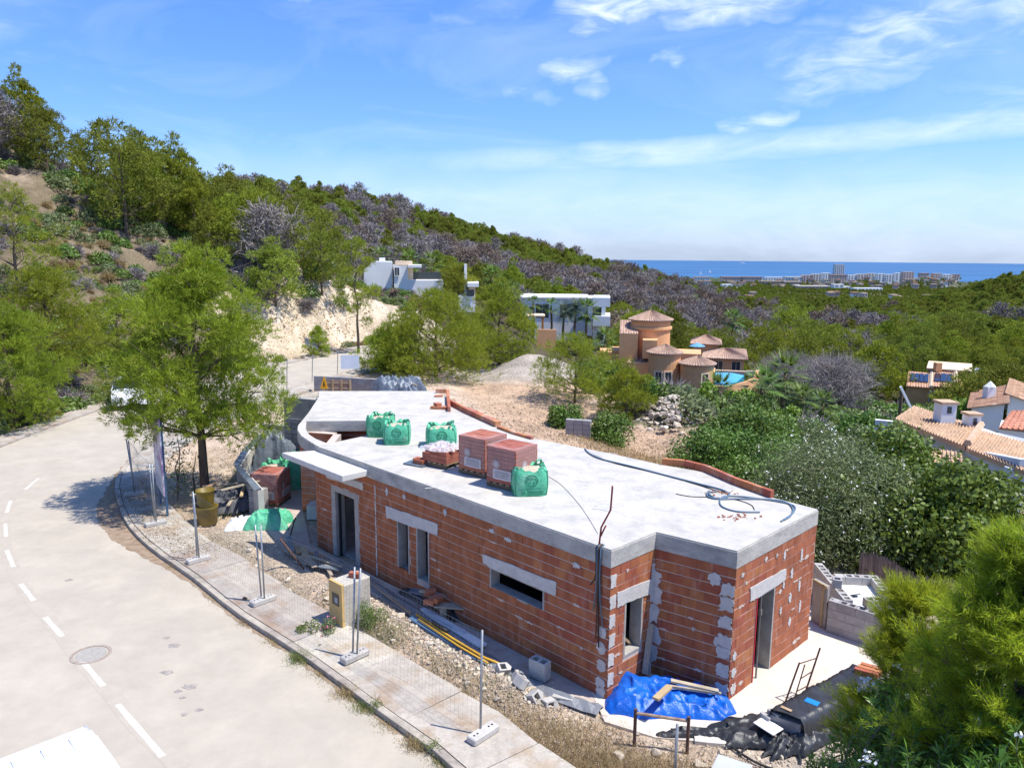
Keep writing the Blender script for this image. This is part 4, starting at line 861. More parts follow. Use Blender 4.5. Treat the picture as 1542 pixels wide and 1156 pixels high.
bush('shrub',960,605,47,3.4,2.4,111,'dark shrub below the short round pine',leaf_m,n=6500,ll=.17,lw=.1)
bush('shrub',905,590,52,4.2,2.6,112,'green shrub between slender pine and the orange villa tower',leaf_m,n=6500,ll=.2,lw=.12)
bush('shrub',1290,640,52,9,2.6,113,'low bright green shrubs in front of the ochre house',leaf_m,n=9000,ll=.25,lw=.15,dep=5)
bush('shrub',1460,640,62,10,3.4,114,'leafy green garden shrubs below the ochre house windows',MATS['mastic_leaf'],n=10000,ll=.28,lw=.17,dep=5)
bush('shrub',1110,660,47,6,2.2,115,'olive tinted shrub in front of the palm group',leaf_m,n=7000,ll=.2,lw=.12)
bush('shrub',590,548,56,4,1.6,116,'dark low shrub at the edge of the concrete road under the pines',leaf_m,n=5000,ll=.2,lw=.12)
bush('dead_bush',780,470,84,3,1.6,120,'brown dried bush on the bank',dead2_m,n=10,ll=.2,lw=.03) if False else None
# ------- palms -------
def palm(seed,h=4.,fr=26,L=1.9,fan=True,trunk=.16,m=None,skirt=False):
    g=np.random.default_rng(seed); V=[]; 
    for i in range(fr):
        a=i*2.399; el=R(75)-R(120)*(i/fr)**1.0; d=np.array([math.cos(a)*math.cos(el),math.sin(a)*math.cos(el),math.sin(el)]); s=np.array([0,0,h]); k=unit(np.cross(d,[0,0,1.])); 
        if fan:
            st=L*.45; e=s+d*st-np.array([0,0,.1]); nl=13
            for j in range(nl):
                t=(j/(nl-1)-.5)*R(170); u=unit(d*math.cos(t)+k*math.sin(t)); ll=L*.62*(1-.25*abs(t)); tip=e+u*ll-np.array([0,0,.16*ll]); w=np.cross(u,unit(np.cross(u,k)+1e-6))*.05; w=unit(np.cross(u,[0,0,1.])+1e-6)*.06*L/1.9
                V+=[e-w*.4,e+w*.4,e+u*ll*.6+w,tip,] if False else [e-w,e+w,tip]
            V+=[s-k*.03,s+k*.03,e]
        else:
            n=12; pr=s
            for j in range(1,n+1):
                t=j/n; p=s+d*L*t-np.array([0,0,.38*L*t*t]); 
                for sg in(-1,1):
                    u=unit(k*sg+d*.5-np.array([0,0,.25])); ll=L*.28*math.sin(math.pi*min(1,.15+.85*t)); b=p-pr; V+=[pr,pr+(p-pr)*.5,p+u*ll]
                V+=[pr-k*.02,pr+k*.02,p]; pr=p
    tr=MB(); tr.tube([(0,0,-.3),(.03*h,0,h*.5),(0,0,h)],[trunk*1.2,trunk,trunk*.9],8)
    if skirt:
        for i in range(60):
            a=g.uniform(0,6.28); s=np.array([0,0,h-.1]); e=np.array([math.cos(a)*.5,math.sin(a)*.5,h-g.uniform(.9,1.7)]); k=np.array([-math.sin(a),math.cos(a),0])*.06; tr.add([tuple(s-k),tuple(s+k),tuple(e)],[(0,1,2)])
    return np.array(V,float),np.arange(len(V)).reshape(-1,3),tr
palm_m=mat('palm_leaf',(.11,.19,.028),(.16,.24,.04),1.,rough=.5,vary=.25,island=.4,trans=.25)
palm_b=mat('palm_leaf_blue',(.14,.19,.13),(.10,.15,.09),1.,rough=.5,vary=.2,island=.4,trans=.2)
palm_bark=mat('palm_bark',(.17,.115,.07),(.10,.07,.045),5,bump=.9,bscale=12,bdist=.05)
def put_palm(px,top,d,seed,label,fan=True,L=1.7,m=None,skirt=False,group=None,trunk=.16,fr=26):
    v=D(px,top,d); zg=gz(v.x,v.y); h=max(.6,v.z-zg-L*.55); V,F,tr=palm(seed,h,L=L,fan=fan,trunk=trunk,skirt=skirt,fr=fr)
    return make_tree('palm_tree',V,F,tr,m or palm_m,Vector((v.x,v.y,zg)),label,'palm',group,rz=seed,bk=palm_bark,crown='fronds')
put_palm(1083,565,62,1,'fan palm at the foot of the orange villa round tower',L=2.2)
put_palm(1150,556,60,2,'fan palm with a thick trunk right of the orange villa pool wall',L=2.3)
put_palm(1185,536,66,3,'tallest fan palm standing right of the orange villa garden',L=2.6)
put_palm(1210,580,62,4,'short fan palm right of the tallest garden palm',L=1.8)
put_palm(1112,600,58,5,'low young fan palm in front of the pool wall',L=1.7,m=palm_b)
put_palm(1130,605,57,6,'low bluish fan palm beside the young one',L=1.7,m=palm_b)
put_palm(1240,590,64,7,'small fan palm at the right end of the palm group',L=1.6)
put_palm(1105,468,118,8,'fan palm with a brown dead skirt behind the orange villa',L=2.6,skirt=True)
put_palm(912,495,92,9,'fan palm left of the orange villa, its trunk against the wall',L=2.2)
for i,(px,tp) in enumerate([(803,446),(830,450)]): put_palm(px,tp,104,12+i,['slim fan palm near the left end of the flat white villa','fan palm before the middle windows of the flat white villa'][i],L=1.8)
for i,(px,tp) in enumerate([(850,452),(868,446),(884,452)]): put_palm(px,tp,101,15+i,['feathery grey palm, left of three before the white villa','feathery grey palm, middle of three before the white villa','palm with yellow lower fronds, right of three before the white villa'][i],fan=(i==2),L=2.6,m=palm_b if i<2 else palm_m,skirt=(i==2),fr=30)
put_palm(741,402,112,20,'palm with a rusty skirt behind the dense dark pine',L=2.4,skirt=True)
for i,(px,tp) in enumerate([(618,378),(650,382),(575,374),(770,425)]): put_palm(px,tp,[98,98,100,112][i],21+i,['dark palm behind the left part of the white villa roof','dark palm behind the white villa terrace','palm left of the white villa rooftop','low palm between the two white villas'][i],L=2.2)
# ---------------- forests ----------------
def pix(x,y,z):
    x=np.asarray(x,float);y=np.asarray(y,float);z=np.asarray(z,float)
    k=x*FW.x+y*FW.y+(z-CH)*FW.z; a=x*RT.x+y*RT.y+(z-CH)*RT.z; b=x*UP.x+y*UP.y+(z-CH)*UP.z
    k=np.where(k>.1,k,np.nan); return 771+FPX*a/k,578-FPX*b/k
def whole(name,V,F,tr,cm,bk=None):
    """crown and trunk in one mesh (trees too far off to show their parts)"""
    tv=np.array(tr.v); q=[f for f in tr.f if len(f)==4]; tf=np.array(q)
    tri=np.vstack([tf[:,[0,1,2]],tf[:,[0,2,3]]]) if len(tf) else np.zeros((0,3),int)
    return npmesh(name,np.vstack([V,tv]),np.vstack([F,tri+len(V)]),[cm,bk or bark],False,mi=np.r_[np.zeros(len(F),int),np.ones(len(tri),int)])
def dead_tree(seed,H=6.,Rr=2.8,n=60,tw=30,w=.075,round_=.75):
    g=np.random.default_rng(seed); tr=MB(); tr.tube([(0,0,-.3),(.1,0,H*.4),(.05,.1,H*.85)],[.13,.09,.03],5); V=[]
    for i in range(n):
        f=(i+.5)/n; z=H*(.22+.72*f); a=i*2.399; L=Rr*math.sin(math.pi*min(1,.22+.75*f))**.7*g.uniform(.6,1.1); s=np.array([0.05,0,H*(.12+.62*f)]); e=np.array([math.cos(a)*L,math.sin(a)*L,z+.15*L])
        tr.tube(limb_path(s,e,g,3,.12),[.035,.022,.008],3,cap=False); Ls=e-s
        for j in range(tw):
            t=g.uniform(.3,1); q=s+Ls*t+g.normal(0,.12,3); d=unit(unit(Ls)*.6+g.normal(0,.75,3)+np.array([0,0,.35])); l=g.uniform(.35,.95)*Rr/2.8; k=unit(np.cross(d,g.normal(0,1,3)))*w*.5
            V+=[q-k,q+k,q+d*l]
            for _ in range(2):
                t2=g.uniform(.3,.8); q2=q+d*l*t2; d2=unit(d+g.normal(0,.7,3)); V+=[q2-k*.7,q2+k*.7,q2+d2*l*.5]
    V=np.array(V); return V,np.arange(len(V)).reshape(-1,3),tr
def pine_mid(seed,shape='round',R_=3.3,H=7.5,nb=36,tpb=60,nbl=5): return pine(seed,H=H,Rr=R_,base=.25,nb=nb,tpb=tpb,nbl=nbl,bl=.30,bw=.085,br=.95,trunk=.15,shape=shape,seg=5)
MID=[];FAR=[];DEAD=[];DEADF=[]
for i,(sh,r,h) in enumerate([('round',3.4,7.4),('umbrella',3.8,7.8),('round',2.9,7.8),('umbrella',3.3,6.8),('round',3.9,7.0)]): MID.append((*pine_mid(200+i,sh,r,h),))
for i,(sh,r,h) in enumerate([('round',3.3,6.4),('umbrella',3.6,6.2),('round',2.9,6.8),('round',3.8,6.)]): FAR.append(pine(220+i,H=h*.78,Rr=r*.85,base=.12,nb=26,tpb=46,nbl=3,bl=.42,bw=.19,br=1.0,trunk=.15,shape=sh,seg=4))
for i in range(3): DEAD.append(dead_tree(240+i,H=5.6+i*.5,Rr=2.7+.3*i))
for i in range(3): DEADF.append(dead_tree(250+i,H=5.2+i*.4,Rr=2.9+.2*i,n=34,tw=24,w=.15))
mid_me=[(tmesh('crown',V,F,pine_far),tr.mesh('trunk',bark)) for V,F,tr in MID]; mid_me2=[(tmesh('crown',V,F,pine_dark),tr.mesh('trunk',bark)) for V,F,tr in MID]
far_me=[whole('pine_tree',V,F,tr,pine_far) for V,F,tr in FAR]
dead_me=[(tmesh('crown',V,F,dead_m),tr.mesh('trunk',bark_grey)) for V,F,tr in DEAD]
deadf_me=[whole('dead_tree',V,F,tr,dead_m if i<2 else dead2_m,bark_grey) for i,(V,F,tr) in enumerate(DEADF)]
# keep-out discs: houses and gardens (x,y,r)
HV=[(*D(640,440,84)[:2],15),(*D(700,455,88)[:2],10),(*D(850,480,112)[:2],16),(*D(820,490,100)[:2],9),(*D(985,540,78)[:2],11),(*D(1050,560,80)[:2],10),(*D(1090,560,88)[:2],11),(*D(1075,580,68)[:2],7),(*D(1430,590,100)[:2],13),(*D(1390,600,92)[:2],9),(*D(1520,620,60)[:2],13),(*D(1500,680,45)[:2],16),(*D(1400,660,46)[:2],9)]
CLEAR=np.array([tuple(D(a,b,d)[:2]) for a,b,d in [(700,600,46),(640,560,57),(640,500,78),(780,500,80),(900,560,70),(1130,620,70),(1210,620,60),(1300,640,50),(1500,900,22),(1300,900,18),(1000,700,20),(800,660,30)]])
def jgrid(x0,x1,y0,y1,s,seed):
    g=np.random.default_rng(seed); xs=np.arange(x0,x1,s); ys=np.arange(y0,y1,s*.87); X,Y=np.meshgrid(xs,ys); X=X+(np.arange(len(ys))%2)[:,None]*s*.5; X=X.ravel()+g.uniform(-.38,.38,X.size)*s; Y=Y.ravel()+g.uniform(-.38,.38,Y.size)*s; return X,Y,g
X,Y,g=jgrid(-260,330,56,420,4.9,5)
r=np.hypot(X,Y); Z=ground(X,Y); px,py=pix(X,Y,Z); az=np.degrees(np.arctan2(X,Y))
keep=(np.abs(az)<41)&(r>57)
for (hx_,hy_,hr) in HV: keep&=np.hypot(X-hx_,Y-hy_)>hr
keep&=(pdist(X,Y,FLAT)>2.5)&(pdist(X,Y,CLEAR)>0)
bound=np.interp(px,[-400,0,60,130,180,260,320,380,430,500,560],[200,243,256,292,332,362,402,438,450,446,452])
nearhill=(px<545)&(r<104); keep&=~nearhill|((py<bound+np.where(px>140,26,8))&(r>68)); keep&=~((px<345)&(r>=100)&(r<190)&(px>60)) ; keep&=~((px<=60)&(r>=104)&(r<190))
keep&=~((px>545)&(px<760)&(r<136)); keep&=~((px>760)&(px<935)&(r<127)); keep&=~((px>935)&(px<1060)&(r<100)); keep&=~((px>1040)&(r<99)); keep&=~((px>1340)&(px<1505)&(r<112)); keep&=~((px<345)&(r>=190))
keep&=~((px>90)&(px<175)&(r>79)&(r<104)&(g.uniform(0,1,len(X))<.55))
keep&=~((px>=545)&(px<1150)&(r>345)); keep&=~((px>1150)&(r>420))
# an odd clearing
n_=fbm(X,Y,26,61,3); keep&=~((px>1100)&(n_>.52))
X,Y,Z,r,px,py=X[keep],Y[keep],Z[keep],r[keep],px[keep],py[keep]
nd=fbm(X,Y,38,71,4); rnd=g.uniform(0,1,len(X)); top=np.interp(px,[340,450,600,700,800,900,1000,1130],[285,300,320,350,378,405,427,480])
ridge=(px>430)&(px<1180)&(r>112)
pd=np.where(ridge,np.clip(.68+nd*1.5,0,1)-np.clip((24-(py-top))/24,0,1)*.6,np.where((px>1150)&(px<1330)&(r>80)&(r<230),.34+nd*1.2,np.where(px>1150,.03+nd*.35,.10)))
pd=np.where(ridge&(py>462)&(px<900),.45+nd*.6,pd)
dead=rnd<pd
order=np.argsort(r); cnt={'g':0,'d':0}; rr=random.Random(12); restx={k:[] for k in range(7)}
def scal(i): return rr.uniform(.72,1.22)
protos={}
for i in order:
    s=scal(i)*(1.0 if r[i]<110 else .86); loc=Vector((X[i],Y[i],Z[i]-.25)); rz=rr.uniform(0,6.28); M=Matrix.Translation(loc)@Matrix.Rotation(rz,4,'Z')@Matrix.Diagonal((s*rr.uniform(.88,1.15),s,s*rr.uniform(.85,1.15),1))
    if dead[i]:
        if cnt['d']<297:
            k=rr.randrange(3); near=r[i]<125; M=M@Matrix.Scale(1.25,4)
            if px[i]<560: lab,gp='leafless grey tree among the green pines of the near left hill','grey trees on the near left hill'
            elif px[i]<1150: lab,gp='leafless purplish grey tree in the dead wood on the far hillside','dead trees on the far hillside'
            else: lab,gp='leafless grey tree in the valley behind the villas on the right','dead trees in the right valley'
            if near:
                o=empty('dead_tree',loc,0,lab,'tree',gp); o.matrix_local=M; WM[o.name]=M; link('crown',dead_me[k][0],M,o); link('trunk',dead_me[k][1],M,o)
            else: o=link('dead_tree',deadf_me[k],M,label=lab,cat='tree',group=gp); protos.setdefault(('d',k),o)
            cnt['d']+=1
        else: restx[4+rr.randrange(3)].append((loc,rz,s*1.25))
    else:
        if cnt['g']<270:
            near=r[i]<135; k=rr.randrange(5)
            if px[i]<560 and r[i]<106: lab,gp='green umbrella shaped pine on the near left hill crest','pines on the near left hill'
            elif px[i]<1150: lab,gp='rounded green pine on the far hillside behind the white villas','pines on the far hillside'
            else: lab,gp='rounded green pine in the wooded valley behind the villas on the right','pines in the right valley'
            if near:
                me=(mid_me2 if rr.random()<.5 else mid_me)[k]; s2=(.78 if px[i]<70 else .95 if px[i]<240 else .86) if r[i]<106 else 1.; M2=M@Matrix.Scale(s2,4)
                o=empty('pine_tree',loc,0,lab,'tree',gp); o.matrix_local=M2; WM[o.name]=M2; link('crown',me[0],M2,o); link('trunk',me[1],M2,o)
            else: k%=4; o=link('pine_tree',far_me[k],M,label=lab,cat='tree',group=gp); protos.setdefault(('g',k),o)
            cnt['g']+=1
        else: restx[rr.randrange(4)].append((loc,rz,s))
print('trees',len(X),cnt,{k:len(v) for k,v in restx.items()})
for k in range(4):
    if ('g',k) not in protos:
        v=D(1200+k*60,520,240+k*9); protos[('g',k)]=link('pine_tree',far_me[k],Matrix.Translation((v.x,v.y,gz(v.x,v.y))),label='rounded green pine in the wooded valley behind the villas on the right',cat='tree',group='pines in the right valley')
for k in range(3):
    if ('d',k) not in protos:
        v=D(900+k*60,420,240+k*9); protos[('d',k)]=link('dead_tree',deadf_me[k],Matrix.Translation((v.x,v.y,gz(v.x,v.y))),label='leafless purplish grey tree in the dead wood on the far hillside',cat='tree',group='dead trees on the far hillside')
def scatter(name,groups,objs,kind='stuff'):
    """groups: list of [(loc,rz,s),...] one per prototype object; one object whose geometry nodes set the prototypes on its points"""
    pts=[];K=[];Rz=[];S=[]
    for k,gp in enumerate(groups):
        for (l,rz,s) in gp: pts.append(tuple(l)); K.append(k); Rz.append(rz); S.append(s)
    me=bpy.data.meshes.new(name); me.from_pydata(pts,[],[])
    for nm,tp,val in (('kind','INT',K),('rz','FLOAT',Rz),('sc','FLOAT',S)):
        a=me.attributes.new(nm,tp,'POINT'); a.data.foreach_set('value',val)
    o=link(name,me,kind=kind)
    ng=bpy.data.node_groups.new(name,'GeometryNodeTree'); ng.interface.new_socket('Geometry',in_out='INPUT',socket_type='NodeSocketGeometry'); ng.interface.new_socket('Geometry',in_out='OUTPUT',socket_type='NodeSocketGeometry')
    N=ng.nodes; L=ng.links; gi=N.new('NodeGroupInput'); go=N.new('NodeGroupOutput'); j=N.new('GeometryNodeJoinGeometry')
    def attr(nm,t):
        a=N.new('GeometryNodeInputNamedAttribute'); a.data_type=t; a.inputs[0].default_value=nm; return a.outputs[0]
    ak=attr('kind','INT'); ar=attr('rz','FLOAT'); as_=attr('sc','FLOAT'); cx=N.new('ShaderNodeCombineXYZ'); L.new(ar,cx.inputs[2]); cs=N.new('ShaderNodeCombineXYZ')
    for q in range(3): L.new(as_,cs.inputs[q])
    for k,ob in enumerate(objs):
        if not groups[k]: continue
        ins=N.new('GeometryNodeInstanceOnPoints'); L.new(gi.outputs[0],ins.inputs['Points'])
        cp=N.new('FunctionNodeCompare'); cp.data_type='INT'; cp.operation='EQUAL'; L.new(ak,cp.inputs[2]); cp.inputs[3].default_value=k; L.new(cp.outputs[0],ins.inputs['Selection'])
        oi=N.new('GeometryNodeObjectInfo'); oi.inputs[0].default_value=ob; oi.inputs['As Instance'].default_value=False; L.new(oi.outputs['Geometry'],ins.inputs['Instance'])
        L.new(cx.outputs[0],ins.inputs['Rotation']); L.new(cs.outputs[0],ins.inputs['Scale']); L.new(ins.outputs[0],j.inputs[0])
    L.new(j.outputs[0],go.inputs[0]); md=o.modifiers.new('scatter','NODES'); md.node_group=ng; return o
scatter('forest',[restx[k] for k in range(7)],[protos[('g',k)] for k in range(4)]+[protos[('d',k)] for k in range(3)])
# plain between the hills and the sea
X,Y,g=jgrid(-300,1750,430,2500,12,6); r=np.hypot(X,Y); az=np.degrees(np.arctan2(X,Y)); Z=hbase(X,Y); k=(az>4)&(az<37)&(r>440)&(r<2150)&((fbm(X,Y,160,81,3)>-.30)|(r<900)); X,Y,Z=X[k],Y[k],Z[k]
gp=[[] for _ in range(4)]
for x,y,z in zip(X,Y,Z): gp[rr.randrange(4)].append((Vector((x,y,z-.3)),rr.uniform(0,6.28),rr.uniform(.55,1.1)))
scatter('plain_woodland',gp,[protos[('g',k)] for k in range(4)])
# large named trees of the valley
def big(px_,top,d,seed,label,m,Rr,**kw): return near_tree('pine_tree',px_,top,d,seed,label,m,Rr=Rr,base=.08,nb=60,tpb=30,nbl=5,bl=.5,bw=.11,br=.8,trunk=.2,**kw)
big(1190,456,122,301,'largest rounded green pine in the valley right of the orange villa',pine_dark,6.4)
big(1322,516,100,302,'bright green round pine left of the ochre house with solar panels',pine_near,4.4)
big(1525,548,78,303,'soft olive green pine at the right edge above the white house',pine_far,5.2)
big(1480,556,96,304,'olive green pine just behind the ochre house chimney wall',pine_far,5.0)
big(955,470,112,305,'green pine behind the orange villa main tower',pine_dark,4.6)
def bigdead(px_,top,d,seed,label,Rr,Hs=None,m=None):
    v=D(px_,top,d); zg=gz(v.x,v.y); H=v.z-zg; V,F,tr=dead_tree(seed,H=H,Rr=Rr,n=130,tw=44,w=.035); return make_tree('dead_tree',V,F,tr,m or dead_m,Vector((v.x,v.y,zg)),label,'tree',None,bk=bark_grey)
bigdead(1255,540,80,311,'big round leafless grey tree in the valley left of the bright round pine',4.6)
bigdead(1190,535,92,312,'spreading leafless grey tree behind the palm group',4.4)
bush('shrub',1165,600,78,9,4.6,313,'dusty olive green tree crown between the palms and the grey leafless tree',leaf_dust,n=9000,ll=.3,lw=.15)
# ---------------- scrub on the hillside ----------------
def shrub_mesh(seed,m,n=420,ll=.2,lw=.09,r=.6,h=.6,twig=False):
    g=np.random.default_rng(seed); u=unit(g.normal(0,1,(n,3))); u[:,2]=np.abs(u[:,2]); Q=u*np.array([r,r,h])*(g.uniform(.3,1,(n,1))**.5)
    if twig: V=blades(Q*.4,u,3,ll*2.4,lw*.5,.5,g); return npmesh('scrub',V,np.arange(len(V)).reshape(-1,3),m)
    V=leaves(Q,u,ll,lw,g,.8); return npmesh('scrub',V,np.arange(len(V)).reshape(-1,4),m)
def sproto(me,px_,d,label,cat='shrub'):
    v=D(px_,450,d); M=Matrix.Translation((v.x,v.y,gz(v.x,v.y))); return link('shrub',me,M,label=label,cat=cat)
p1=sproto(shrub_mesh(401,leaf_m,ll=.17,lw=.09),250,64,'low green shrub on the open left hillside below the pines')
p2=sproto(shrub_mesh(402,leaf_dust,ll=.17,lw=.07),215,60,'dusty olive shrub on the open left hillside')
p3=sproto(shrub_mesh(403,dead_m,n=260,ll=.22,lw=.09,twig=True),180,62,'bare grey twiggy shrub on the open left hillside')
p4=sproto(shrub_mesh(404,drygrass,n=240,ll=.16,lw=.09,r=.5,h=.35,twig=True),150,58,'tuft of straw coloured grass on the open left hillside')
X,Y,g=jgrid(-110,70,28,112,1.15,8); r=np.hypot(X,Y); Z=ground(X,Y); px,py=pix(X,Y,Z); df=pdist(X,Y,FLAT); n1=fbm(X,Y,7,91,4); n2=fbm(X,Y,2.4,95,3)
bk=polyd(X,Y,[tuple(D(415,500,66.5)[:2]),tuple(D(480,488,70)[:2]),tuple(D(545,480,74.5)[:2]),tuple(D(600,490,77)[:2])])
k=(df>.7)&(px>-150)&(px<620)&(n1+.7*n2+g.uniform(-.35,.35,len(X))>-.12)&(X<-3)&((bk>5)|((n1>.2)&(bk>1.5)))&(r<100)
X,Y,Z,n1=X[k],Y[k],Z[k],n1[k]; gp=[[],[],[],[]]
for x,y,z,a in zip(X,Y,Z,n1):
    u=rr.random(); t=0 if u<.16+a*.3 else 1 if u<.42+a*.3 else 2 if u<.66 else 3
    gp[t].append((Vector((x,y,z-.05)),rr.uniform(0,6.28),rr.uniform(.5,1.5)*(1.25 if t<2 else 1)))
scatter('hillside_scrub',gp,[p1,p2,p3,p4]); print('scrub',len(X))
# undergrowth of the valley right of the house
X,Y,g=jgrid(4,75,20,85,1.9,9); Z=ground(X,Y); px,py=pix(X,Y,Z); r=np.hypot(X,Y); sl=np.array([(-1.5,29),(0,34),(-3.2,48),(-4,58),(2,62),(6,54),(5,44),(8,41),(12,38),(12,33),(9,29),(6,24),(3,24)])
k=(pdist(X,Y,sl)>1.5)&(pdist(X,Y,FLAT)>3)&(px>880)&(px<1750)&(r>20)&(g.uniform(0,1,len(X))<.8)
for (a,b,c) in HV[4:]: k&=np.hypot(X-a,Y-b)>c*.8
gp=[[],[],[],[]]
for x,y,z in zip(X[k],Y[k],Z[k]): gp[rr.choice([0,0,0,1,1,2])].append((Vector((x,y,z-.1)),rr.uniform(0,6.28),rr.uniform(1.1,2.6)))
scatter('valley_undergrowth',gp,[p1,p2,p3,p4])
# dark undergrowth beneath the pines of the near hill
X,Y,g=jgrid(-80,-8,62,104,2.0,10); Z=ground(X,Y); px,py=pix(X,Y,Z); bound=np.interp(px,[-400,0,60,130,180,260,320,380,430,500,560],[200,243,256,292,332,362,402,438,450,446,452])
k=(py<bound+14)&(px<540); gp=[[],[],[],[]]
for x,y,z in zip(X[k],Y[k],Z[k]): gp[rr.choice([0,0,1,2])].append((Vector((x,y,z-.1)),rr.uniform(0,6.28),rr.uniform(1.2,2.4)))
scatter('pine_undergrowth',gp,[p1,p2,p3,p4])
# ---------------- things on the building site ----------------
green_bag=mat('green_woven_plastic',(.12,.53,.31),(.085,.44,.24),3,rough=.55,bump=.8,bscale=6,bdist=.06,vary=.16,trans=.12,c3=(.26,.50,.36),s3=2.5,sharp3=(.52,.75),speck=.1)
print_dark=mat('dark_print',(.03,.20,.12)); print_white=mat('white_print',(.66,.66,.66),rough=.5); sand_m=mat('sand',(.55,.47,.36),(.45,.38,.29),9,bump=.8,bscale=30)
wood_m=MATS['wood']; wood_old=mat('weathered_wood',(.42,.35,.27),(.30,.25,.19),4,bump=.4,bscale=20,vary=.35,stretch=(1,1,1)); wood_dark=mat('dark_wood',(.16,.11,.07),(.10,.07,.045),4,bump=.4,bscale=20,vary=.3)
blackp=mat('black_plastic',(.022,.023,.027),(.036,.038,.043),3,rough=.42,bump=.5,bscale=5,bdist=.04,spec=.45,stretch=(1.6,.5,1))
greyp=mat('grey_plastic_sheet',(.10,.125,.16),(.17,.20,.24),1.6,rough=.4,bump=.8,bscale=5,bdist=.05,spec=.6)
film=mat('stretch_film',(.80,.78,.80),rough=.18,alpha=.13,spec=.6); film2=mat('torn_film',(.82,.80,.82),(.7,.68,.7),6,rough=.25,alpha=.45,bump=.8,bscale=8,spec=.6)
steel=mat('galvanised_steel',(.34,.36,.38),(.26,.28,.30),9,rough=.45,metal=.5); rust=mat('rusty_steel',(.15,.075,.05),(.09,.05,.04),9,rough=.8)
block_m=mat('grey_block',(.35,.335,.33),(.27,.26,.26),6,bump=.7,bscale=30,bdist=.01,vary=.25,island=.12)
block_lt=mat('pale_block',(.47,.45,.42),(.39,.37,.345),6,bump=.7,bscale=30,bdist=.01,vary=.2,island=.1)
rock_m=mat('limestone_rock',(.54,.47,.38),(.42,.35,.275),4,bump=.9,bscale=12,bdist=.03,vary=.35,c3=(.58,.54,.49),s3=3)
white_m=mat('white_paint',(.80,.80,.79),(.74,.74,.73),3,rough=.6)
black_m=mat('black_rubber',(.02,.02,.022),rough=.5); blue_hose=mat('blue_grey_hose',(.10,.16,.22),rough=.45); red_cond=mat('dark_red_conduit',(.20,.03,.03),rough=.5)
blue_m=mat('blue_tarp',(.003,.085,.45),(.005,.13,.58),2,rough=.38,bump=.6,bscale=7,bdist=.05,spec=.5); blue2=mat('blue_sheet',(.01,.20,.55),rough=.5)
yel=mat('yellow_pipe',(.60,.36,.03),(.50,.28,.03),5,rough=.5)
def ring(mb,c,r1,r2,M,n=20,z=0):
    vs=[(c[0]+rr_*math.cos(2*math.pi*k/n),z,c[1]+rr_*math.sin(2*math.pi*k/n)) for k in range(n) for rr_ in (r1,r2)]; mb.add(vs,[(2*k,2*((k+1)%n),2*((k+1)%n)+1,2*k+1) for k in range(n)],M)
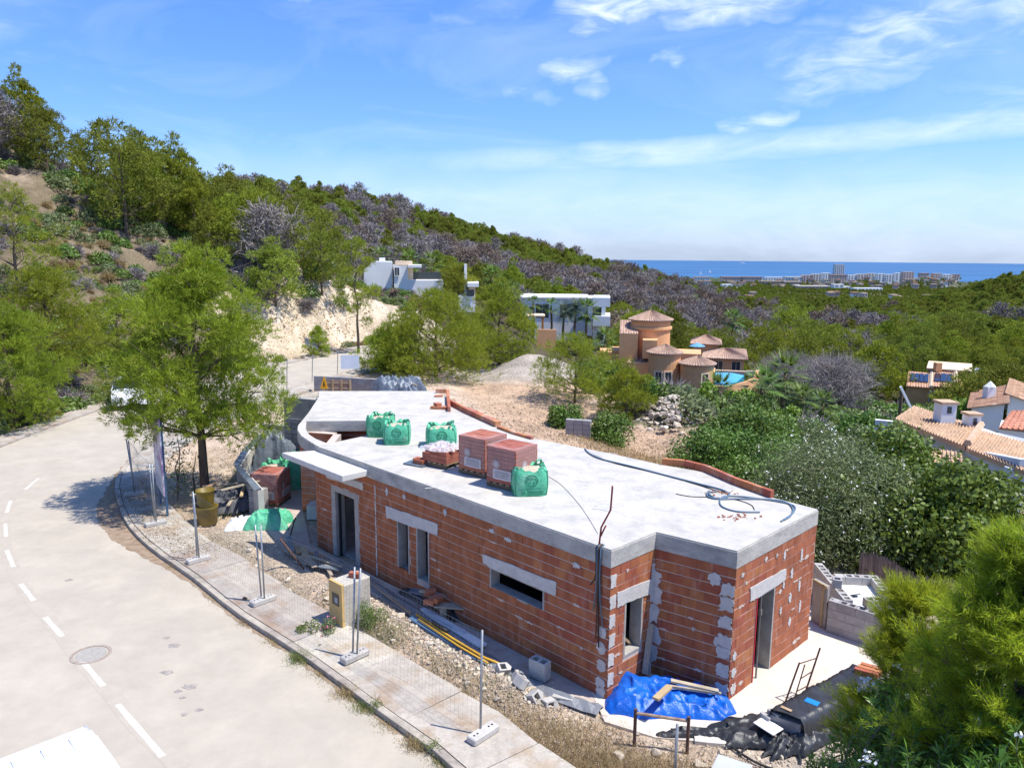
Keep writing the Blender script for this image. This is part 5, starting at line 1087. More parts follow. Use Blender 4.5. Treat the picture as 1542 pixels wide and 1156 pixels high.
def bulk_bag(loc,rz,label,w=.79,h=.60,seed=0,fill=True,group='green bulk bags on the roof',dep=None,printed=True):
    rr=random.Random(seed); t=empty('bulk_bag',loc,rz,label,'bulk bag',group); T=WM[t.name]; dp=dep or w
    g=np.random.default_rng(seed); ph=g.uniform(0,6.28,6)
    def prof(u,v):
        a=2*math.pi*u; ca,sa=math.cos(a),math.sin(a); p=5.0; k=(abs(ca)**p+abs(sa)**p)**(-1/p)
        bulge=1+.07*math.sin(math.pi*min(1,v*1.05))-.08*max(0,v-.85)/.15*.6+.015*math.sin(9*a+ph[0])*v
        z=h*v+ (.03*math.sin(5*a+ph[1])+.02*math.sin(11*a+ph[2]))*v**3*(1 if v>.8 else .3)
        return T@Vector((ca*k*w/2*bulge,sa*k*dp/2*bulge,z))
    mb=MB(); mb.grid(48,14,prof,closed_u=True)
    # bottom and inner lip
    n=48; base=[prof(u/n,0) for u in range(n)]; mb.add([tuple(p) for p in base],[tuple(range(n))])
    def lip(u,v):
        p=prof(u,1.0); c=T@Vector((0,0,h*.72)); q=p.lerp(c,v*.18); q.z=p.z-v*.18*h*.7; return q
    mb.grid(48,3,lip,closed_u=True); mb.build('body',green_bag,t,smooth=True)
    mb=MB()
    def fillf(u,v):
        a=2*math.pi*u; k=(abs(math.cos(a))**5+abs(math.sin(a))**5)**(-1/5)*(1-v); return T@Vector((math.cos(a)*k*w*.45,math.sin(a)*k*dp*.45,h*(.84+.10*(1-(1-v)**2))+.012*math.sin(7*a+v*9)))
    if fill: mb.grid(24,6,fillf,closed_u=True); mb.build('sand_fill',sand_m,t,smooth=True)
    for sx in(-1,1):
        for sy in(-1,1):
            x,y=sx*w*.44,sy*dp*.44; mb=MB(); path=[T@Vector((x,y,h*.55)),T@Vector((x*.98,y*.98,h*.97)),T@Vector((x*.85+rr.uniform(-.05,.05),y*.9,h*1.09+rr.uniform(-.03,.03))),T@Vector((x*.62,y*.78,h*1.06)),T@Vector((x*.5,y*.95,h*.9))]
            for a,b in zip(path[:-1],path[1:]):
                d=(b-a); s=Vector((-d.y,d.x,0)); s=s.normalized()*.04 if s.length>.01 else Vector((.04,0,0)); mb.add([a-s,a+s,b+s,b-s,a-s+Vector((0,0,.006)),a+s+Vector((0,0,.006)),b+s+Vector((0,0,.006)),b-s+Vector((0,0,.006))],[(0,1,2,3),(4,7,6,5),(0,3,7,4),(1,5,6,2)])
            mb.build('lifting_loop',green_bag,t)
    if printed:
        for ang,ww,dd in ((0,w,dp),(-90,dp,w)):
            F=T@Matrix.Rotation(R(ang),4,'Z')@Matrix.Translation((0,-dd/2*1.085,0)); mb=MB(); ring(mb,(0,h*.62),.150*w,.185*w,F); ring(mb,(0,h*.62),.115*w,.125*w,F)
            for q in range(7): mb.box((.085*w*math.sin(q*2.4),.0,h*.62+.05*w*math.cos(q*3.1)),(.05*w,.002,.03*w),M=F)
            mb.build('round_emblem',print_dark,t,kind='stuff')
            mb=MB(); x=-.38*w
            while x<.38*w: l=rr.uniform(.02,.05)*w; mb.box((x+l/2,-.002,h*.30+.01*math.sin(x*9)),(l*.8,.002,.022),M=F); x+=l+.008
            for z_,sz in ((.185,.035),(.10,.03)):
                x=-.12*w
                while x<.36*w: l=rr.uniform(.025,.06)*w; mb.box((x+l/2,.008,h*z_),(l*.85,.002,sz),M=F); x+=l+.006
            ring(mb,(-.24*w,h*.15),.035*w,.055*w,F,14,z=.006); mb.build('printed_lines',print_dark,t,kind='stuff')
    for sx in (-1,1):
        mb=MB(); pth=[prof(.125 if sx>0 else .375,v) for v in np.linspace(.02,.97,8)]; mb.tube(pth,.012,5); mb.build('corner_seam',mat('dark_green_seam',(.02,.22,.11),rough=.6),t)
        mb=MB(); pth=[prof(.875 if sx>0 else .625,v) for v in np.linspace(.02,.97,8)]; mb.tube(pth,.012,5); mb.build('corner_seam',MATS['dark_green_seam'],t)
    return t
bagR=math.atan2(tA.y,tA.x)   # wall direction of the front of the house
def on(px,py,z=ZT): p=P(px,py,z); return Vector((p.x,p.y,z))
c=on(797,748); c+=Vector((.0,.42,0)); bulk_bag(c,R(7),'green bulk bag of gravel nearest the camera on the roof, touching a wrapped brick pallet',seed=1)
c=on(595,671); c+=Vector((0,.42,0)); bulk_bag(c,R(5),'green roof bulk bag, front one of the touching pair by the courtyard opening',seed=2,w=.74,h=.58)
c=on(575,660); c+=Vector((-.1,.45,0)); bulk_bag(c,R(-8),'green roof bulk bag, rear one of the touching pair by the courtyard opening',seed=3,w=.72,h=.60)
c=on(662,677); c+=Vector((0,.5,0)); bulk_bag(c,R(8),'green bulk bag on the roof behind the half used low brick pallet',seed=4,w=.82,h=.58)
c=P(412,740,0); c+=Vector((0,.45,0)); bulk_bag(c,R(4),'green bulk bag on the ground behind the wrapped brick pallet beside the sheeted low wall',seed=5,w=1.1,h=.9,group='green bulk bags on the ground')
c=P(438,738,0); c+=Vector((-.05,.35,0)); bulk_bag(c,R(20),'crumpled dark green bulk bag on the ground between the wrapped pallet and orange wall',seed=6,w=.8,h=1.1,fill=False,printed=False,group='green bulk bags on the ground')
c=P(452,712,0); bulk_bag(c,R(-20),'smaller green bulk bag furthest back in the shaded passage',seed=7,w=.7,h=.8,fill=False,printed=False,group='green bulk bags on the ground')
# collapsed bag lying on the ground
def cloth(name,cx,cy,lx,ly,h,rz,m,label,cat,seed,z=0,fold=6,ptop=None,nu=46,nv=34,parent=None,edge=.18,group=None,amp=.12):
    """crumpled sheet heaped over the ground"""
    g=np.random.default_rng(seed); t=empty(name,(cx,cy,z),rz,label,cat,group) if parent is None else parent; T=Matrix.Translation((cx,cy,z))@Matrix.Rotation(rz,4,'Z')
    a=np.linspace(-1,1,nu); b=np.linspace(-1,1,nv); V=[]
    for y in b:
        for x in a:
            rr_=max(abs(x),abs(y)); wob=1+edge*1.0*float(vnoise(math.atan2(y,x)*2.2+9,1.,.7,seed)); X=x*lx/2*(wob if rr_>.6 else 1); Y=y*ly/2*(wob if rr_>.6 else 1)
            base=h*max(0,1-rr_**3.2)**.7; n=1-2*abs(float(vnoise(X*1.4+3,Y*1.1,.30*lx/3,seed+1))); n2=1-2*abs(float(vnoise(X+.5*Y,Y*.6,.14*lx/3+.03,seed+2)))
            V.append(tuple(T@Vector((X,Y,max(.012,base*(.85+.3*float(vnoise(X,Y,.8,seed+3)))+amp*(n*.6+n2*.4)*(.35+.65*(1-rr_**4)))))))
    F=[(j*nu+i,j*nu+i+1,(j+1)*nu+i+1,(j+1)*nu+i) for j in range(nv-1) for i in range(nu-1)]
    mb=MB(); mb.add(V,F); o=mb.build('sheet',m,t,smooth=True); return t
c=P(405,790,0); cloth('bulk_bag',c.x,c.y,1.3,1.15,.5,R(10),green_bag,'collapsed empty green bulk bag lying on the rubble beside the pavement side','bulk bag',31,amp=.09)
# pallets of bricks
def pallet(parent,T,w,d,hh=.13):
    for y in (-1,0,1):
        mb=MB(); mb.box((0,y*(d/2-.05),.065),(w,.09,.085),M=T); mb.build('bearer',wood_dark,parent)
    for k in range(5):
        mb=MB(); mb.box(((k/4-.5)*(w-.1),0,.12),(.1,d,.02),M=T); mb.build('deck_board',wood_m,parent)
def brick_pallet(loc,rz,label,w,d,h,seed,full=True,group='wrapped brick pallets'):
    t=empty('brick_pallet',loc,rz,label,'brick pallet',group); T=WM[t.name]; rr=random.Random(seed); pt=empty('wooden_pallet',(0,0,0),parent=t); pt.matrix_local=Matrix(); WM[pt.name]=T.copy(); pallet(pt,T,w,d)
    z0=.135; rows=max(2,int((h-z0)/.085)); rh=(h-z0)/rows; nx=max(3,round(w/.24)); ny=max(3,round(d/.12)); mb=MB()
    for k in range(rows):
        for i in range(nx):
            for j in range(ny):
                if 0<i<nx-1 and 0<j<ny-1 and k<rows-1: continue
                if k==rows-1 and not full and (i+j)%3==0: continue
                mb.box(((i+.5)/nx*w-w/2,(j+.5)/ny*d-d/2,z0+rh*(k+.5)+(rr.uniform(0,.008) if k==rows-1 else 0)),(w/nx-.006,d/ny-.006,rh-.008),M=T)
    mb.build('stacked_bricks',mat('pallet_brick',(.40,.14,.09),(.32,.10,.065),3,bump=.4,bscale=30,vary=.1,island=.25,bdist=.006),t,kind='stuff')
    if full:
        def wrap(u,v):
            a=2*math.pi*u; ca,sa=math.cos(a),math.sin(a); k=(abs(ca)**14+abs(sa)**14)**(-1/14); z=z0+.10+(h-z0-.08)*v; pp=.012+.006*math.sin(a*9+v*20+seed); return T@Vector((ca*k*(w/2+pp),sa*k*(d/2+pp),z))
        mb=MB(); mb.grid(64,14,wrap,closed_u=True)
        def cap(u,v):
            a=2*math.pi*u; ca,sa=math.cos(a),math.sin(a); k=(abs(ca)**14+abs(sa)**14)**(-1/14)*(1-.24*v); return T@Vector((ca*k*(w/2+.012),sa*k*(d/2+.012),h+.02+.01*v+.006*math.sin(a*7)))
        mb.grid(64,3,cap,closed_u=True); mb.build('stretch_film',film,t,smooth=True)
        for ang,ww,dd in ((0,w,d),(-90,d,w),(90,d,w)):
            F=T@Matrix.Rotation(R(ang),4,'Z')@Matrix.Translation((0,-dd/2-.028,0)); mb=MB(); ring(mb,(-.14*ww,h*.60),.0,.12*ww,F,18); mb.box((.06*ww,0,h*.36),(.62*ww,.002,.24*h),M=F)
            mb.build('white_label',film2,t); mb=MB(); ring(mb,(-.14*ww,h*.60),.085*ww,.10*ww,F@Matrix.Translation((0,-.002,0)),18)
            for q in range(4): mb.box((.06*ww,-.003,h*(.29+.047*q)),(.5*ww*(1-.1*(q%2)),.002,.014),M=F)
            mb.build('label_print',mat('grey_print',(.12,.12,.14)),t)
    return t
cp=P(720,718,ZT); brick_pallet((cp.x+.10,cp.y+.42,ZT),R(-38),'tall film wrapped pallet of red bricks on the roof, left of the two tall ones',.86,.86,.98,1)
cp=P(763,738,ZT); brick_pallet((cp.x+.12,cp.y+.42,ZT),R(-37),'tall film wrapped pallet of red bricks on the roof with the green bag against it',.86,.86,.98,2)
cp=P(664,705,ZT); p3_=brick_pallet((cp.x+.05,cp.y+.40,ZT),R(-35),'half used low pallet of bricks on the roof with torn plastic on top',.82,.80,.46,3,full=False)
cloth('x',cp.x+.05,cp.y+.36,.95,.8,.12,R(-35),film2,None,None,44,z=ZT+.44,parent=p3_,edge=.3,amp=.08)
cp=P(402,763,0); brick_pallet((cp.x,cp.y+.5,0),R(-8),'film wrapped pallet of red bricks standing on the ground by the sheeted low wall',.98,.98,1.12,4)
# loose bricks on the roof
def brick_pile(spots,label,name='brick_stack',m=None,group=None,z=ZT,l=.30,h=.10,dep=.2):
    v=spots[0][0]; t=empty(name,(v.x,v.y,z),0,label,'bricks',group)
    for (p,rz,k) in spots: link('brick',brick_mesh(l,h,dep,m or brick2_m),Matrix.Translation((p.x,p.y,z+k))@Matrix.Rotation(R(rz),4,'Z'),t)
    return t
p=on(622,700); t=brick_pile([(p,-30,.05),(p+Vector((-.02,.12,0)),-26,.05)],'small pair of bricks lying on a blue board on the roof'); mb=MB(); mb.box((p.x+.12,p.y+.08,ZT+.025),(.62,.46,.04),rz=R(-30)); mb.build('board',greyp,t)
p=on(648,616); brick_pile([(p,-15,0),(p+Vector((.28,-.05,0)),-12,0),(p+Vector((.08,.25,0)),-60,.1)],'few loose bricks near the far right corner of the roof')
p=on(655,598); brick_pile([(p,10,0)],'single brick at the far edge of the roof',h=.06)
rr=random.Random(8); 
for k,(cx,cy,n,lab) in enumerate([(1107,779,30,'scatter of small broken brick bits on the roof below the coiled hoses'),(1085,742,22,'scatter of brick crumbs beside the rear coil of hose on the roof')]):
    p=on(cx,cy); mb=MB()
    for _ in range(n): s=rr.uniform(.015,.05); mb.box((p.x+rr.gauss(0,.22),p.y+rr.gauss(0,.10),ZT+s*.35),(s,s*rr.uniform(.5,1),s*.6),rz=rr.uniform(0,3))
    mb.build('brick_crumbs',brick2_m,kind='stuff')
# hoses and cables on the roof
def hose(name,pts,z,r,m,label,cat='hose',closed=False,sm=5,wig=0):
    q=[(P(a,b,z) if len(pts[0])==2 else Vector((a,b,c_))) for a,b,*c_ in pts] if len(pts[0])==2 else [Vector(p) for p in pts]
    L=smooth_line([(a.x,a.y) for a in q],sm); t=[Vector((a.x,a.y,z+r)) for a in L]
    mb=MB(); mb.tube(t,r,6); o=mb.build(name,m,smooth=True,label=label,cat=cat); return o
hose('hose',[(881,677),(888,684),(905,692),(950,703),(1000,716),(1050,729),(1085,738),(1098,746),(1085,752),(1068,750),(1065,743),(1078,741)],ZT,.022,blue_hose,'long blue grey hose running across the roof from the rear edge to a small coil')
hose('hose',[(1066,744),(1080,752),(1110,752),(1160,753),(1185,758),(1194,768),(1190,778),(1180,784)],ZT,.02,blue_hose,'blue grey hose curling to the right corner of the roof')
hose('hose',[(1144,772),(1110,771),(1088,764),(1084,754),(1094,748),(1130,750),(1190,760),(1195,772),(1176,786)],ZT,.018,blue_hose,'blue grey hose looping below the small coil, with its free end on the roof')
hose('cable',[(1018,744),(1040,748),(1070,749),(1105,752),(1130,760),(1136,768)],ZT,.010,black_m,'thin black cable lying left of the hose loops on the roof','cable')
hose('cable',[(880,676),(892,685),(930,699),(990,713),(1040,727),(1085,741),(1100,742)],ZT,.013,black_m,'thin black cable lying alongside the long hose on the roof','cable')
hose('cable',[(823,716),(845,730),(870,757),(885,778),(900,803)],ZT,.007,mat('grey_wire',(.25,.27,.28)),'thin grey wire curving from the nearest green bag to the roof edge','cable')
cb=P(903,822,ZT); s_,z_=wz(903,850,A0,A1)
mb=MB(); q=MF@Vector((s_,-.03,2.8)); mb.tube([q+Vector((0,0,.3)),q+Vector((.03,.02,.62)),q+Vector((.20,.05,.95)),q+Vector((.22,.05,1.35)),q+Vector((.22,.04,1.42))],.018,8); mb.tube([q+Vector((.02,0,.45)),q+Vector((.09,.02,.6)),q+Vector((.12,.02,.66))],.016,6); mb.build('red_conduit',red_cond,smooth=True,label='dark red conduit sticking up over the front edge of the roof',cat='conduit')
t=empty('cable_bundle',MF@Vector((s_,-.05,0)),0,'bundle of black and grey cables hanging down the brick wall near its corner','cable')
for k in range(5):
    mb=MB(); o=(k-2)*.028; e=[2.25,1.75,1.2,1.05,1.5][k]; mb.tube([MF@Vector((s_+o,.05,3.08)),MF@Vector((s_+o,-.05,3.02)),MF@Vector((s_+o*.8,-.045,2.5)),MF@Vector((s_+o*1.3,-.05,(2.5+e)/2)),MF@Vector((s_+o*2+.08*(k-2)*.3,-.06,e))],.014,6); mb.build('cable',[black_m,blue_hose,rust][k%3],t,smooth=True)
# ---- fence panels and feet ----
feet=[(-.46,11.95),(-3.24,14.50),(-5.98,17.02),(-8.55,19.45),(-11.0,22.2),(-13.1,25.1),(-14.0,28.6),(-14.6,32.4)]
FL=['nearest of all, on the pavement end','second from the near end, before the yellow cabinet','third from the near end','beside the bare pale soil','below the large pine','under the left side of the large pine','by the pavement bend','furthest along the road bend']
wire_m=mat('fence_wire',(.24,.245,.25),rough=.5,metal=.4)
for i,(x,y) in enumerate(feet):
    nx=feet[min(i+1,len(feet)-1)]; pv=feet[max(i-1,0)]; a=math.atan2(nx[1]-pv[1],nx[0]-pv[0])+math.pi/2; gzv=.115
    t=empty('fence_weight',(x,y,gzv),a,'concrete fence foot '+FL[i],'fence weight','concrete weights of the mesh fence'); T=WM[t.name]
    mb=MB(); mb.box((0,0,.065),(.62,.22,.13),M=T); mb.build('block',block_lt,t,bevel=.02)
    mb=MB(); 
    for sx in(-.22,-.14,.14,.22): mb.lathe([(.022,.002),(.0,.002)],8,M=T@Matrix.Translation((sx,.0,.13)))
    mb.build('socket_holes',black_m,t,kind='stuff')
NP=['nearest mesh fence panel, from the pavement end to the cabinet','mesh fence panel in front of the yellow cabinet','mesh fence panel along the bare pale soil','mesh fence panel below the green collapsed bag','mesh fence panel left of the big pine trunk with a clear top rail','mesh fence panel at the billboard','furthest mesh fence panel at the road bend']
for i in range(len(feet)-1):
    a=Vector((*feet[i],.13)); b=Vector((*feet[i+1],.13)); d=(b-a).normalized(); a2=a+d*.07; b2=b-d*.07; nrm=Vector((-d.y,d.x,0)); rr=random.Random(i+50)
    ln=[(-.02,-.07),(-.05,0),(.03,.02),(0,0),(.02,.03),(.06,-.02),(0,.04)][i]
    t=empty('mesh_fence',a,math.atan2(d.y,d.x),NP[i],'fence','mesh fence panels along the pavement')
    def top(p,l): return p+Vector((0,0,1.95))+nrm*l*2.2
    for p,l in ((a2,ln[0]),(b2,ln[1])): mb=MB(); mb.tube([p,top(p,l)],.021,8); mb.build('post',steel,t,smooth=True)
    def pt(u,v): return (a2.lerp(b2,u)).lerp(top(a2,ln[0]).lerp(top(b2,ln[1]),u),v)+nrm*.03*math.sin(u*9+i)
    mb=MB(); 
    for v in (.06,.36,.66,.985): mb.tube([pt(u/8,v) for u in range(9)],.006 if i==4 else .0022,4)
    mb.build('rail',wire_m,t,kind='stuff'); mb=MB()
    for k in range(1,34): mb.tube([pt(k/34,.05),pt(k/34,.985)],.0013,3,cap=False)
    for v in np.linspace(.1,.95,11): mb.tube([pt(u/5,v) for u in range(6)],.0013,3,cap=False)
    mb.build('wire_mesh',wire_m,t,kind='stuff')
# single post near the camera on the dry grass
q=P(1020,1088,2.0); t=empty('fence_post',(q.x+.25,q.y+1.2,0),0,'lone steel fence post standing in the dry grass at the bottom edge','fence post'); b_=Vector((2.45,10.9,gz(2.45,10.9))); tp=D(1020,1090,10.9); mb=MB(); mb.tube([Vector((tp.x,tp.y,b_.z)),Vector((tp.x,tp.y,tp.z))],.024,8); mb.build('post',steel,t,smooth=True); mb=MB(); mb.box((tp.x,tp.y,b_.z+.06),(.6,.22,.14),rz=R(50)); mb.build('foot',block_lt,t,bevel=.02)
for i,(px,py,pb) in enumerate([(470,533,577),(508,524,564),(432,540,588)]):
    q=P(px,pb,0); h=D(px,py,math.hypot(q.x,q.y)).z; mb=MB(); mb.tube([q,Vector((q.x+.1,q.y,h))],.028,6); mb.build('fence_post',steel,label=['steel post beside the far concrete road, left of the warning sign','steel post by the pale board on the far concrete road','thin steel post at the far road left of the grey wall'][i],cat='fence post')
q=D(527,545,52); mb=MB(); mb.box((q.x,q.y,q.z),(1.25,.02,.95),rz=R(5)); mb.build('fence_board',mat('pale_blue_board',(.55,.62,.72),(.62,.68,.75),3,rough=.5),label='pale blue board hung on the fence beside the far road',cat='board')
# ---- meter cabinet ----
t=empty('meter_cabinet',P(520,945,0),0,'yellow ochre meter cabinet with a small dark door beside the pavement','cabinet'); f0=P(497,940,0); f1=P(517,952,0); dd=(f1-f0).normalized(); bk_=Vector((-dd.y,dd.x,0)); w_=(f1-f0).length; T=Matrix(((dd.x,bk_.x,0,f0.x),(dd.y,bk_.y,0,f0.y),(0,0,1,0),(0,0,0,1))); 
och=mat('ochre_render',(.62,.42,.16),(.54,.36,.14),4,bump=.3,bscale=30); W2=.52; H2=1.12
mb=MB(); mb.box((W2/2,.03,H2/2),(W2,.06,H2),M=T); mb.build('front',och,t); mb=MB(); mb.box((W2/2,.42,H2/2-.01),(W2-.02,.74,H2-.03),M=T); mb.build('body',mat('rough_render',(.50,.46,.40),(.40,.37,.32),4,bump=.8,bscale=16,bdist=.02),t,bevel=.02)
mb=MB(); mb.box((W2*.52,-.004,.72),(.26,.02,.28),M=T); mb.build('door_frame',mat('cabinet_dark',(.045,.04,.035),rough=.4),t); mb=MB(); mb.box((W2*.60,-.017,.71),(.11,.006,.13),M=T); mb.build('meter_window',mat('meter_glass',(.30,.32,.36),rough=.15),t)
mb=MB(); mb.box((.32,.5,H2+.05),(.26,.13,.10),rz=.5,M=T); mb.build('brick',brick2_m,label='broken brick lying on top of the meter cabinet',cat='brick')
# ---- rubble ----
def rock_mesh(seed,m=None,jag=.35):
    g=np.random.default_rng(seed); bm=bmesh.new(); bmesh.ops.create_icosphere(bm,subdivisions=2,radius=1)
    ax=unit(g.normal(0,1,(13,3))); dd_=g.uniform(.42,.85,13)
    for v in bm.verts:
        p=np.array(v.co); 
        for a,d in zip(ax,dd_):
            k=p@a
            if k>d: p=p-a*(k-d)
        v.co=Vector(p*g.uniform(.96,1.04))
    me=bpy.data.meshes.new('rock'); bm.to_mesh(me); bm.free(); me.materials.append(m or rock_m); return me
RM=[rock_mesh(500+i) for i in range(7)]
def rocks(n,line,width,smin,smax,label,seed,group,name='rock',sunk=.25):
    rr=random.Random(seed); seg=[Vector((a,b,0)) for a,b in line]
    for i in range(n):
        k=rr.randrange(len(seg)-1); p=seg[k].lerp(seg[k+1],rr.random()); d=(seg[k+1]-seg[k]).normalized(); p=p+Vector((-d.y,d.x,0))*rr.gauss(0,width); s=smin+(smax-smin)*rr.random()**2.2
        M=Matrix.Translation((p.x,p.y,gz(p.x,p.y)+s*(.5-sunk)))@Matrix.Rotation(rr.uniform(0,6.28),4,'Z')@Matrix.Rotation(rr.uniform(-.6,.6),4,'X')@Matrix.Diagonal((s,s*rr.uniform(.6,1),s*rr.uniform(.5,.8),1))
        link(name,RM[rr.randrange(7)],M,label=label,cat='rock',group=group)
wline=[(-4.6,17.9),(-3.4,16.9),(-2.3,15.9),(-1.1,14.8),(.1,13.8),(.9,13.0)]
rocks(64,wline,.30,.06,.15,'pale limestone chunk in the rubble strip between the cabinet and the brick wall',1,'limestone chunks along the brick wall')
rocks(28,[(-9.2,21.6),(-7.6,20.4),(-6.2,19.4),(-4.9,18.3)],  .35,.04,.12,'pale limestone chunk on the bare soil below the heap of planks',2,'limestone chunks below the plank heap')
rocks(22,[(1.0,12.3),(2.4,11.2),(4.6,10.6)],.5,.04,.15,'stone in the dry grass at the bottom edge',3,'stones in the dry grass')
rocks(34,[(3.6,11.3),(4.6,11.2),(5.6,11.6)],.38,.04,.14,'pale stone on the slope below the black sheeted wall',4,'stones below the sheeted wall')
# finer rubble as one mass
def gravel(name,line,width,n,smin,smax,seed,m=None):
    g=np.random.default_rng(seed); base=np.array([[-1,-1,-1],[1,-1,-1],[0,1,-1],[0,0,1.]])*.6; F0=np.array([[0,2,1],[0,1,3],[1,2,3],[2,0,3]]); seg=np.array(line,float); k=g.integers(0,len(seg)-1,n); t=g.uniform(0,1,n); p=seg[k]+(seg[k+1]-seg[k])*t[:,None]; p+=g.normal(0,width,(n,2)); z=ground(p[:,0],p[:,1]); s=smin+(smax-smin)*g.uniform(0,1,n)**2.5
    A=g.normal(0,1,(n,3,3)); Qm,_=np.linalg.qr(A); V=np.einsum('nij,kj->nki',Qm,base)*s[:,None,None]*g.uniform(.6,1.2,(n,1,3))+np.c_[p,z+s*.2][:,None]; F=(np.arange(n)[:,None,None]*4+F0[None]).reshape(-1,3); ok=(pdist(p[:,0],p[:,1],SWP)>0)&(pdist(p[:,0],p[:,1],ROADP)>0)
    F=F.reshape(n,4,3)[ok].reshape(-1,3); link(name,npmesh(name,V.reshape(-1,3),F,m or rock_m),kind='stuff')
gravel('rubble',wline,.42,9000,.012,.07,11); gravel('rubble',[(-10.5,22.5),(-7.6,20.2),(-5,18)],.7,7000,.01,.05,12); gravel('rubble',[(0,12.4),(2.4,11.0),(5.2,11.0),(7,12)],.8,9000,.01,.055,13)
gravel('rubble',[(-12,26),(-10.5,28),(-9.5,31),(-9,35)],1.2,7000,.015,.09,14); gravel('rubble',[(0,33),(0,42),(5,40),(9,36)],3.5,9000,.02,.13,15,mat('tan_stone',(.50,.38,.27),(.40,.29,.2),4,island=.4))
bl=[tuple(D(420,505,66)[:2]),tuple(D(480,490,70)[:2]),tuple(D(540,485,74)[:2])]; gravel('bank_stones',bl,2.4,4200,.03,.20,16,mat('ochre_stone',(.55,.42,.26),(.46,.33,.19),2,island=.35))
# broken pale hollow blocks
def hollow_block(loc,rz,label,m=None,broken=False,rx=0,l=.40,w=.2,h=.2,seed=0,group=None,tilt=0):
    t=empty('concrete_block',loc,rz,label,'block',group); T=WM[t.name]@Matrix.Rotation(rx,4,'X')@Matrix.Rotation(tilt,4,'Y'); mb=MB(); a=.035; hs=[]
    for sx in (-1,1): hs.append([(sx*l*.23-.062,-w/2+a),(sx*l*.23+.062,-w/2+a),(sx*l*.23+.062,w/2-a),(sx*l*.23-.062,w/2-a)])
    o=[(-l/2,-w/2),(l/2,-w/2),(l/2,w/2),(-l/2,w/2)]
    if broken: o=[(-l/2,-w/2),(l*.1,-w/2),(l*.22,-w*.1),(l*.05,w/2),(-l/2,w/2)]; hs=hs[:1]
    mb.prism(o,0,h,[x[::-1] for x in hs],M=T); mb.build('block_body',m or block_lt,t,bevel=.004); return t
q=P(812,1022,0)
q=P(813,1026,.02); hollow_block((q.x,q.y+.12,.05),R(-40),'whole pale hollow block standing upright at the foot of the long brick wall',l=.40,w=.22,h=.38)
for i,(px,py,rz,lab) in enumerate([(760,1008,20,'broken pale block lying on its side, left of the upright block'),(785,1040,-50,'broken pale block leaning over the rubble below the upright block'),(803,1046,70,'cracked white block in the rubble just under the upright block'),(828,1050,15,'white broken block shell right of the upright block'),(775,1022,110,'small broken block piece between two larger ones'),(850,1043,-20,'pale broken block like a small table near the wall corner'),(1195,1060,10,'x')][:6]):
    q=P(px,py,.1); hollow_block((q.x,q.y,gz(q.x,q.y)+.02),R(rz),lab,broken=(i!=5),rx=R([20,-35,60,80,30,85][i]),seed=i,tilt=R([10,5,-20,15,0,0][i]))
# heap of boards on black sheet against the wall
c=P(650,915,0); cloth('black_sheet',c.x+.1,c.y+.25,2.3,.75,.30,math.atan2(tA.y,tA.x),blackp,'black plastic sheet heaped against the brick wall under old boards','plastic sheet',61,amp=.08)
def board(name,p,q,w,th,m,label,cat='board',z=None,group=None):
    p,q=Vector(p),Vector(q); d=q-p; L=d.length; ang=math.atan2(d.y,d.x); pit=math.asin(d.z/L); mb=MB(); mb.box((0,0,0),(L,w,th),M=Matrix.Translation((p+q)/2)@Matrix.Rotation(ang,4,'Z')@Matrix.Rotation(-pit,4,'Y')); return mb.build(name,m,bevel=.003,label=label,cat=cat,group=group)
def Z(px,py,z): p=P(px,py,z); return (p.x,p.y,z)
board('plank',Z(618,888,.42),Z(704,904,.36),.24,.03,greyp,'grey board lying flat on the black sheet heap by the wall','plank')
board('plank',Z(632,889,.48),Z(690,901,.44),.08,.06,wood_old,'narrow weathered batten on top of the grey board','plank')
board('plank',Z(655,910,.40),Z(704,914,.36),.26,.03,wood_old,'short wide plank on the black sheet heap, in front of the batten','plank')
board('plank',Z(668,932,.02),Z(667,916,.36),.16,.025,wood_old,'short board propped upright against the heap','plank')
board('plank',Z(551,871,.12),Z(620,922,.12),.10,.04,wood_old,'long single plank lying on the rubble behind the cabinet','plank')
for i,(px,py,rz) in enumerate([(648,906,20),(637,911,-20),(654,911,70),(658,914,60),(640,902,10)]): q=P(px,py,.4); hm=Matrix.Translation((q.x,q.y,.40+.02*i))@Matrix.Rotation(R(rz),4,'Z')@Matrix.Rotation(R(15*i-30),4,'X'); link('brick',brick_mesh(.26,.12,.12,brick2_m),hm,label=['orange brick on top of the board heap','orange brick leaning left on the board heap','orange brick at the centre of the board heap','orange brick lowest on the board heap','half hidden orange brick at the back of the board heap'][i],cat='brick')
# blue strip, insulation boards, yellow tubes
board('insulation_board',Z(642,920,.10),Z(728,972,.10),.20,.05,white_m,'long white insulation board beside the yellow tubes','board')
board('insulation_board',Z(636,916,.16),Z(700,952,.15),.12,.04,mat('pale_grey_foam',(.60,.62,.64),(.52,.54,.56),5),'grey foam board lying on the long white board','board')
def tubeobj(name,pts,r,m,label,cat,n=8,group=None):
    mb=MB(); mb.tube(pts,r,n); return mb.build(name,m,smooth=True,label=label,cat=cat,group=group)
tubeobj('yellow_tube',[Z(627,924,.14),Z(680,960,.12),Z(730,990,.13),Z(760,1002,.11)],.028,yel,'upper of two long yellow tubes lying along the rubble','pipe')
tubeobj('yellow_tube',[Z(630,932,.13),Z(690,972,.12),Z(735,998,.11)],.022,yel,'lower of two long yellow tubes lying along the rubble','pipe')
board('blue_board',Z(619,930,.05),Z(720,992,.05),.16,.06,mat('dull_blue_board',(.05,.12,.26),(.08,.14,.22),4),'long dull blue board under the yellow tubes','board')
tubeobj('dark_pipe',[Z(652,937,.2),Z(674,950,.18)],.035,black_m,'short dark pipe end on the white insulation board','pipe')
